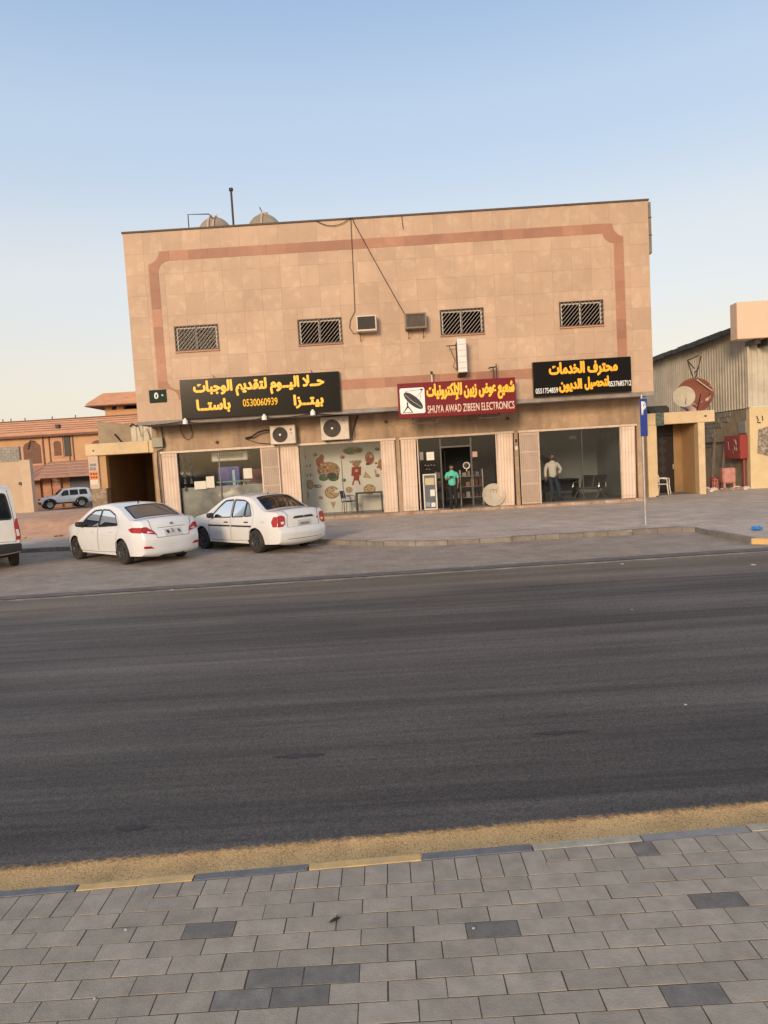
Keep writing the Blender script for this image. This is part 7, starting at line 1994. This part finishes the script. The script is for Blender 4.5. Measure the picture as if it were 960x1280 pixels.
suv = dict(length=4.5, half=.88, height=1.80, belt=1.12, rear_axle=1.0, wheelbase=2.7, track=1.52, wheel_r=.40, arch_r=.47, sill=.42, paint=M_CARW, tumble=.16, wide_z=.8, crease=.9, end_bow=.08,
  profile=[(.12, .48), (.04, .55), (.02, .75), (.05, 1.0), (.09, 1.2), (.25, 1.68), (.45, 1.77), (.9, 1.81), (1.5, 1.82), (2.1, 1.79), (2.4, 1.74), (2.72, 1.50), (3.05, 1.20), (3.5, 1.13), (3.95, 1.08), (4.25, 1.0), (4.38, .85), (4.40, .65), (4.36, .50), (4.28, .45)],
  doors=[[(1.36, .50), (2.0, .50), (2.0, 1.70), (1.2, 1.70), (1.2, .95)], [(2.02, .50), (2.92, .50), (3.0, .8), (2.98, 1.15), (2.70, 1.42), (2.45, 1.66), (2.02, 1.70)]],
  windows=[[(.42, 1.20), (1.12, 1.18), (1.12, 1.63), (.52, 1.63)], [(1.26, 1.18), (1.94, 1.16), (1.94, 1.63), (1.26, 1.63)], [(2.08, 1.16), (2.86, 1.15), (2.62, 1.40), (2.42, 1.60), (2.08, 1.63)]],
  win_door=[None, 0, 1], side_glass=glass_mat('suv_dark_glass', (.10, .10, .10), ior=1.5), handles=[(1.32, 1.02), (2.15, 1.02)], glass=[(.12, .24, .8, .8), (2.50, 3.0, .8, .86)], rear_glass=G_CARD,
  cabin=False, mirror=(2.78, 1.2), mirror_mat=M_CARW, spokes=6, rim=M_RIMS, wheel_w=.24,
  side_bits=[('wheel_flare', [(xc+(.47)*math.cos(R(a)), .40+.47*math.sin(R(a))) for a in range(5, 176, 10)]+[(xc+(.60)*math.cos(R(a)), .40+.58*math.sin(R(a))) for a in range(175, 4, -10)], M_TRIM, .03) for xc in (1.0, 3.7)]+[('side_step', [(1.5, .46), (3.2, .46), (3.2, .56), (1.5, .56)], M_TRIM, .05)],
  front_bits=[('front_bumper', [(-.98, .50), (.98, .50), (.98, .72), (-.98, .72)], M_TRIM), ('grille', [(-.55, .80), (.55, .80), (.50, .94), (-.50, .94)], M_TRIM), ('head_lamp', [(-.95, .82), (-.64, .82), (-.64, .97), (-.95, .97)], M_LHEAD), ('head_lamp', [(.64, .82), (.95, .82), (.95, .97), (.64, .97)], M_LHEAD)],
  tail=[dict(rear=[(1.0, .8), (.85, .8), (.85, 1.15), (1.0, 1.15)])], rear_bits=[('rear_bumper', [(-1, .55), (1, .55), (1, .72), (-1, .72)], M_TRIM)])
z_s = ground_h(-33, 62)
suvt = make_car(suv, 'white off-roader with black bumpers and wheel flares parked by the villa garage', (-28.2, 66.0, ground_h(-28.5, 66)+.02), R(216), name='off_road_car', cat='car')
van = dict(length=4.7, half=.85, height=1.98, belt=1.12, rear_axle=.95, wheelbase=2.57, track=1.48, wheel_r=.325, arch_r=.39, sill=.33, paint=M_VANW, tumble=.11, wide_z=.7, crease=.85, end_bow=.07, roof_bow=.05, rear_taper=(.22, .07), front_taper=(.5, .18),
  profile=[(.10, .40), (.0, .44), (.0, .62), (.035, .70), (.05, 1.0), (.09, 1.2), (.22, 1.80), (.30, 1.92), (.50, 1.98), (1.2, 2.0), (2.2, 2.0), (3.3, 1.97), (3.75, 1.90), (4.15, 1.45), (4.42, 1.12), (4.60, .95), (4.66, .7), (4.66, .5), (4.6, .40)],
  doors=[[(1.75, .42), (2.9, .42), (2.9, 1.80), (1.75, 1.80)], [(2.93, .42), (3.40, .42), (3.68, .85), (3.9, 1.10), (3.85, 1.5), (3.55, 1.80), (2.93, 1.80)]],
  windows=[[(.42, 1.18), (1.62, 1.18), (1.62, 1.68), (.50, 1.68)], [(1.86, 1.18), (2.82, 1.18), (2.82, 1.68), (1.86, 1.68)], [(3.02, 1.15), (3.82, 1.15), (3.75, 1.45), (3.50, 1.68), (3.02, 1.70)]],
  win_door=[None, 0, 1], side_glass=G_CARD, handles=[(2.75, 1.0), (3.05, 1.0)], glass=[(.085, .215, .86, .80), (3.85, 4.35, .85, .88)], rear_glass=G_CARD,
  cabin=False, mirror=(3.9, 1.2), spokes=8,
  tail=[dict(side=[(.06, .90), (.05, .72), (.14, .72), (.17, 1.20), (.12, 1.22)], rear=[(1.0, .72), (.90, .72), (.90, 1.02), (.96, 1.22), (1.0, 1.22)], clear=[(.98, .80), (.925, .80), (.925, .93), (.98, .93)])],
  rear_bits=[('rear_bumper', [(-1.0, .43), (1.0, .43), (1.0, .60), (-1.0, .60)], M_TRIM, .02), ('rear_handle', [(-.22, .90), (.30, .90), (.30, .955), (-.22, .955)], M_TRIM, .014), ('number_plate', [(-.3, .70), (.2, .70), (.2, .84), (-.3, .84)], M_PLATE)]+[('tail_lettering', [(.34+.07*k_, .735), (.385+.07*k_, .735), (.385+.07*k_, .765), (.34+.07*k_, .765)], M_GREY, .008) for k_ in range(6)],
  side_bits=[('bumper_return', [(.01, .43), (.30, .43), (.30, .58), (.01, .60)], M_TRIM, .012)],
  rear_lines=[[(-.90, .66), (.90, .66)], [(-.90, .66), (-.92, 1.2), (-.88, 1.85)], [(.90, .66), (.92, 1.2), (.88, 1.85)]],
  front_bits=[('grille', [(-.5, .6), (.5, .6), (.5, .75), (-.5, .75)], M_TRIM)])
vn = make_car(van, 'white van with a blacked out rear window, cut off by the left edge', (-9.93, 17.25, 0), R(124), name='parked_van', cat='van')
# ------------------------------------------------------------------ people
M_SKIN = mat('brown_skin', (.26, .14, .085), .6, var=.08, scale=20)
M_HAIR = mat('black_hair', (.012, .009, .008), .6, var=.2, scale=60)
M_TEAL = mat('teal_polo_cloth', (.10, .52, .40), .9, var=.08, scale=14, bump=.3, bscale=30)
M_WSH = mat('white_shirt_cloth', (.72, .66, .58), .9, var=.10, scale=12, bump=.3, bscale=26)
M_BTR = mat('black_trouser_cloth', (.016, .015, .018), .9, var=.2, scale=14)
M_JEAN = mat('dark_denim', (.03, .045, .075), .9, var=.25, scale=14)
M_SHOE = mat('dark_shoe', (.02, .017, .015), .6, var=.2, scale=20)
M_SOLE = mat('eye_white', (.6, .58, .55), .4)

def skin_mesh(name, chains, sub=1):
    """chains: list of [((x,y,z), radius or (rx, ry)) ...]; first points that coincide are welded; root = first vertex"""
    vs = []; es = []; rs = []; idx = {}
    for ch in chains:
        prev = None
        for p, r_ in ch:
            k = tuple(round(c, 4) for c in p)
            if k not in idx: idx[k] = len(vs); vs.append(p); rs.append(r_ if isinstance(r_, tuple) else (r_, r_))
            i = idx[k]
            if prev is not None: es.append((prev, i))
            prev = i
    me = bpy.data.meshes.new(name); me.from_pydata(vs, es, [])
    o = bpy.data.objects.new(name, me); COL.objects.link(o)
    md = o.modifiers.new('skin', 'SKIN'); md.use_smooth_shade = True; md.branch_smoothing = .6
    sv = me.skin_vertices[0].data if me.skin_vertices else None
    if sv is None:
        bpy.context.view_layer.objects.active = o
        bm = bmesh.new(); bm.from_mesh(me); bm.verts.layers.skin.verify(); bm.to_mesh(me); bm.free(); sv = me.skin_vertices[0].data
    for i, r_ in enumerate(rs): sv[i].radius = r_; sv[i].use_root = (i == 0)
    s = o.modifiers.new('sub', 'SUBSURF'); s.levels = sub; s.render_levels = sub
    bpy.context.view_layer.update()
    dg = bpy.context.evaluated_depsgraph_get()
    out = bpy.data.meshes.new_from_object(o.evaluated_get(dg))
    bpy.data.objects.remove(o); bpy.data.meshes.remove(me)
    for f in out.polygons: f.use_smooth = True
    return out

def V3(*a): return Vector(a)
def hand_chains(wrist, d, side, palm_n, curl=.5):
    """palm and five fingers; d = direction of the hand, side = towards the thumb"""
    d = Vector(d).normalized(); side = (Vector(side)-d*Vector(side).dot(d)).normalized(); n_ = Vector(palm_n).normalized()
    w = Vector(wrist); palm = w+d*.05; kn = w+d*.088
    ch = [[(tuple(w), (.023, .019)), (tuple(palm), (.034, .018)), (tuple(kn), (.036, .015))]]
    for k, (o_, l_) in enumerate(((.030, .072), (.011, .082), (-.009, .076), (-.028, .060))):
        b_ = kn+side*o_*.85; q = [b_]
        dd = d.copy(); seg = l_/3
        for j in range(3):
            dd = (dd+n_*curl*.5).normalized(); q.append(q[-1]+dd*seg*1.05)
        ch.append([(tuple(kn), (.036, .015))]+[(tuple(q[0]+d*.006), .0095)]+[(tuple(p), .0088-.0008*j) for j, p in enumerate(q[1:])])
    t0 = w+d*.03+side*.030
    ch.append([(tuple(palm), (.034, .018)), (tuple(t0), .012), (tuple(t0+(side*.6+d*.7+n_*.3).normalized()*.034), .0105), (tuple(t0+(side*.3+d*.9+n_*.45).normalized()*.062), .009)])
    return ch

def person(label, loc, rz, H, J, shirt, trouser, sleeve='short', beard=False, look_down=0.0, phone=False):
    """J: joints for a 1.75 m figure, scaled to H; faces -y"""
    k = H/1.75
    t = thing('person', label, 'person', loc, rz)
    P = {n: Vector(p)*k for n, p in J.items() if not n.startswith(('hand', 'foot'))}
    pel, che, nk, hd = P['pelvis'], P['chest'], P['neck'], P['head']
    fw = Vector((math.sin(0)*0, -math.cos(look_down), -math.sin(look_down)))        # where the face points
    upd = Vector((0, -math.sin(look_down), math.cos(look_down)))
    body = []
    body.append([(tuple(pel), (.12*k, .09*k)), (tuple((pel+che)/2), (.11*k, .08*k)), (tuple(che), (.12*k, .08*k)), (tuple(nk), (.058*k, .058*k)), (tuple(nk+(hd-nk)*.45), (.055*k, .056*k)),
                 (tuple(hd-upd*.045*k), (.066*k, .076*k)), (tuple(hd+upd*.02*k), (.082*k, .096*k)), (tuple(hd+upd*.08*k), (.074*k, .086*k)), (tuple(hd+upd*.115*k), (.044*k, .052*k))])
    for s in ('l', 'r'):
        sh, el, wr_ = P['sh_'+s], P['el_'+s], P['wr_'+s]
        body.append([(tuple(che), (.12*k, .08*k)), (tuple(sh), .048*k), (tuple((sh+el)/2), .045*k), (tuple(el), .037*k), (tuple((el+wr_)/2), .034*k), (tuple(wr_), (.023, .019))])
        hp, kn_, an = P['hip_'+s], P['kn_'+s], P['an_'+s]
        body.append([(tuple(pel), (.12*k, .09*k)), (tuple(hp), .080*k), (tuple((hp+kn_)/2), .07*k), (tuple(kn_), .052*k), (tuple((kn_+an)/2), .05*k), (tuple(an), .034*k)])
        d, sd_, pn_, cu_ = J['hand_'+s]
        for c_ in hand_chains(wr_, d, sd_, pn_, cu_): body.append(c_)
    me = skin_mesh('body', body, 1)
    # the face is worked into the same surface: nose, brow and chin pushed out along where it looks
    fc = hd+upd*.0
    for v in me.vertices:
        q = v.co-fc; a = q.dot(fw); h_ = q.dot(upd); x = q.x
        if a > .03*k and abs(h_) < .1*k:
            v.co += fw*(.026*k*math.exp(-((x/(.012*k))**2)-(((h_+.005*k)/(.02*k))**2))+.008*k*math.exp(-((x/(.025*k))**2)-(((h_+.062*k)/(.018*k))**2))+.006*k*math.exp(-((x/(.04*k))**2)-(((h_-.035*k)/(.012*k))**2)))
    me.materials.append(M_SKIN); obj('body', me, t)
    for s in (-1, 1):
        b = MB(); c_ = fc+fw*.084*k+upd*.018*k+V3(s*.028*k, 0, 0)
        b.lathe([(0, -.006), (.008*k, 0), (0, .006)], Matrix.Translation(c_) @ Matrix.Rotation(R(90), 4, 'X'), n=8); b.build('eye', M_BLK, t)
        b = MB(); c_ = fc+V3(s*.080*k, 0, 0)+fw*-.005*k
        b.tube([c_+upd*.025*k, c_+V3(s*.008*k, 0, 0)+upd*.03*k-fw*.014*k, c_+V3(s*.01*k, 0, 0)-fw*.014*k, c_-upd*.022*k], .007*k, 6); b.build('ear', M_SKIN, t)
    b = MB(); c_ = fc+fw*.086*k-upd*.040*k; b.tube([c_+V3(-.022*k, .006, 0), c_, c_+V3(.022*k, .006, 0)], .005*k, 6); b.build('mouth', mat('lips', (.15, .06, .045), .6), t)
    # hair cap: shell over the skull above the brow
    bm = bmesh.new(); bmesh.ops.create_uvsphere(bm, u_segments=20, v_segments=14, radius=1)
    for v in bm.verts: v.co = Vector((v.co.x*.090*k, v.co.y*.106*k, v.co.z*.100*k))
    kill = [v for v in bm.verts if (v.co.z < .046*k and v.co.y < .015*k) or v.co.z < -.055*k]
    bmesh.ops.delete(bm, geom=kill, context='VERTS')
    Rm = Matrix.Rotation(look_down, 4, 'X')
    rr = random.Random(3)
    for v in bm.verts: v.co = (Rm @ (v.co*(1+rr.uniform(0, .05))))+fc+upd*.032*k+Vector((0, .008*k, 0))
    hm = bpy.data.meshes.new('hair'); bm.to_mesh(hm); bm.free(); hm.materials.append(M_HAIR); smooth_mesh(hm, 60); obj('hair', hm, t)
    if beard:
        b = MB(); 
        for (x, h_, a, r_) in ((0, -.080, .065, .030), (-.03, -.070, .055, .028), (.03, -.070, .055, .028), (-.06, -.045, .03, .022), (.06, -.045, .03, .022), (-.014, -.026, .086, .009), (.014, -.026, .086, .009)):
            b.lathe([(0, -r_*k), (r_*k*.8, -r_*k*.5), (r_*k, 0), (r_*k*.8, r_*k*.5), (0, r_*k)], Matrix.Translation(fc+fw*a*k+upd*h_*k+V3(x*k, 0, 0)), n=8)
        b.build('beard', M_HAIR, t, smooth=60)
    # shirt
    g_ = .018*k
    sc = [[(tuple(pel+V3(0, 0, -.10*k)), (.172*k, .135*k)), (tuple(pel+V3(0, 0, .03*k)), (.168*k, .130*k)), (tuple((pel+che)/2), (.162*k, .125*k)), (tuple(che), (.185*k, .130*k)), (tuple(che+(nk-che)*.62), (.12*k, .095*k)), (tuple(nk+V3(0, 0, .01)), (.075*k, .072*k))]]
    for s in ('l', 'r'):
        sh, el, wr_ = P['sh_'+s], P['el_'+s], P['wr_'+s]
        a = [(tuple(che), (.185*k, .130*k)), (tuple(sh), .076*k), (tuple(sh+(el-sh)*.45), .072*k), (tuple(sh+(el-sh)*.92), .068*k)]
        if sleeve == 'long': a = a[:3]+[(tuple(el), .060*k), (tuple((el+wr_)/2), .054*k), (tuple(el+(wr_-el)*.98), .044*k)]
        sc.append(a)
    sm = skin_mesh('shirt', sc, 1); sm.materials.append(shirt); so = obj('shirt', sm, t)
    b = MB(); q = nk+V3(0, 0, .005); b.lathe([(.074*k, -.03), (.070*k, .012), (.062*k, .014), (.060*k, -.02)], Matrix.Translation(q), n=16, close=True); b.build('collar', shirt, so, smooth=True)
    # trousers
    tc_ = []
    for s in ('l', 'r'):
        hp, kn_, an = P['hip_'+s], P['kn_'+s], P['an_'+s]
        tc_.append([(tuple(pel+V3(0, 0, .06*k)), (.150*k, .118*k)), (tuple(hp), .108*k), (tuple((hp+kn_)/2), .096*k), (tuple(kn_), .080*k), (tuple((kn_+an)/2), .074*k), (tuple(an+V3(0, 0, -.02*k)), .066*k)])
    tm = skin_mesh('trousers', tc_, 1); tm.materials.append(trouser); obj('trousers', tm, t)
    for s in ('l', 'r'):
        an = P['an_'+s]; yaw = J['foot_'+s]
        M_ = Matrix.Translation(Vector((an.x, an.y, 0))) @ Matrix.Rotation(yaw, 4, 'Z')
        b = MB()
        out = [(-.036, .055), (-.042, .0), (-.045, -.08), (-.038, -.15), (0, -.175), (.04, -.15), (.046, -.08), (.040, .0), (.034, .055)]
        for z0, z1, f0, f1, mi in ((0, .02, 1.05, 1.05, 0), (.02, .05, 1.0, .96, 0), (.05, .085, .96, .62, 0)):
            n = len(out); vs = [M_ @ Vector((x*f0*k*1.05, y*f0*k, z0)) for x, y in out]+[M_ @ Vector((x*f1*k*1.05, (y*f1+(.018 if f1 < .8 else 0))*k, z1)) for x, y in out]
            b.add(vs, [tuple(range(n)), tuple(range(2*n-1, n-1, -1))]+[(i, (i+1) % n, n+(i+1) % n, n+i) for i in range(n)])
        b.build('shoe', M_SHOE, t, smooth=50)
    return t, P, k
JG = dict(pelvis=(0, 0, .95), chest=(0, .0, 1.30), neck=(0, -.01, 1.48), head=(0, -.055, 1.60),
  sh_r=(-.18, 0, 1.40), el_r=(-.235, .02, 1.13), wr_r=(-.12, -.20, 1.20), sh_l=(.18, 0, 1.40), el_l=(.26, .04, 1.13), wr_l=(.215, -.03, .92),
  hip_r=(-.085, 0, .90), kn_r=(-.075, -.03, .49), an_r=(-.06, .02, .085), hip_l=(.085, 0, .90), kn_l=(.11, -.04, .49), an_l=(.13, .0, .085),
  hand_r=((.75, -.5, .30), (-.1, -.3, 1), (.3, .6, .5), .45), hand_l=((-.05, -.15, -1), (-.2, -1, 0), (-1, .1, 0), .4), foot_r=R(-12), foot_l=R(14))
g_p, P_, k_ = person('man in teal polo shirt and black trousers looking down at a phone in the doorway', B(2.56, DW-.02, ZF+.004), TH, 1.66, JG, M_TEAL, M_BTR, look_down=R(24))
b = MB(); q = P_['wr_r']+Vector((.075, -.075, .052)); b.bbox(-.036, .036, -.006, .006, -.07, .07, .004, 0, Matrix.Translation(q) @ Matrix.Rotation(R(-58), 4, 'X') @ Matrix.Rotation(R(80), 4, 'Y'))
o = b.build('mobile_phone', M_BLK); o.location = g_p.location; o.rotation_euler.z = TH; tag(o, 'dark mobile phone held in the hand of the man in teal', 'phone')
JW = dict(pelvis=(0, 0, .95), chest=(-.02, .0, 1.30), neck=(-.02, -.005, 1.49), head=(-.01, -.02, 1.625),
  sh_r=(-.20, 0, 1.41), el_r=(-.27, .02, 1.14), wr_r=(-.285, -.05, .90), sh_l=(.16, 0, 1.41), el_l=(.31, .05, 1.17), wr_l=(.19, -.14, 1.03),
  hip_r=(-.085, 0, .90), kn_r=(-.07, -.05, .49), an_r=(-.03, .04, .085), hip_l=(.085, 0, .90), kn_l=(.17, -.06, .50), an_l=(.24, -.02, .085),
  hand_r=((-.02, -.12, -1), (.2, -1, 0), (1, .1, 0), .35), hand_l=((-.7, -.35, -.5), (-.3, -.1, 1), (-.3, .8, 0), .7), foot_r=R(-8), foot_l=R(30))
w_p, P_, k_ = person('bearded man in white long sleeved shirt and dark jeans behind the right window', B(6.40, DW+.46, ZF+.004), TH, 1.80, JW, M_WSH, M_JEAN, sleeve='long', beard=True)
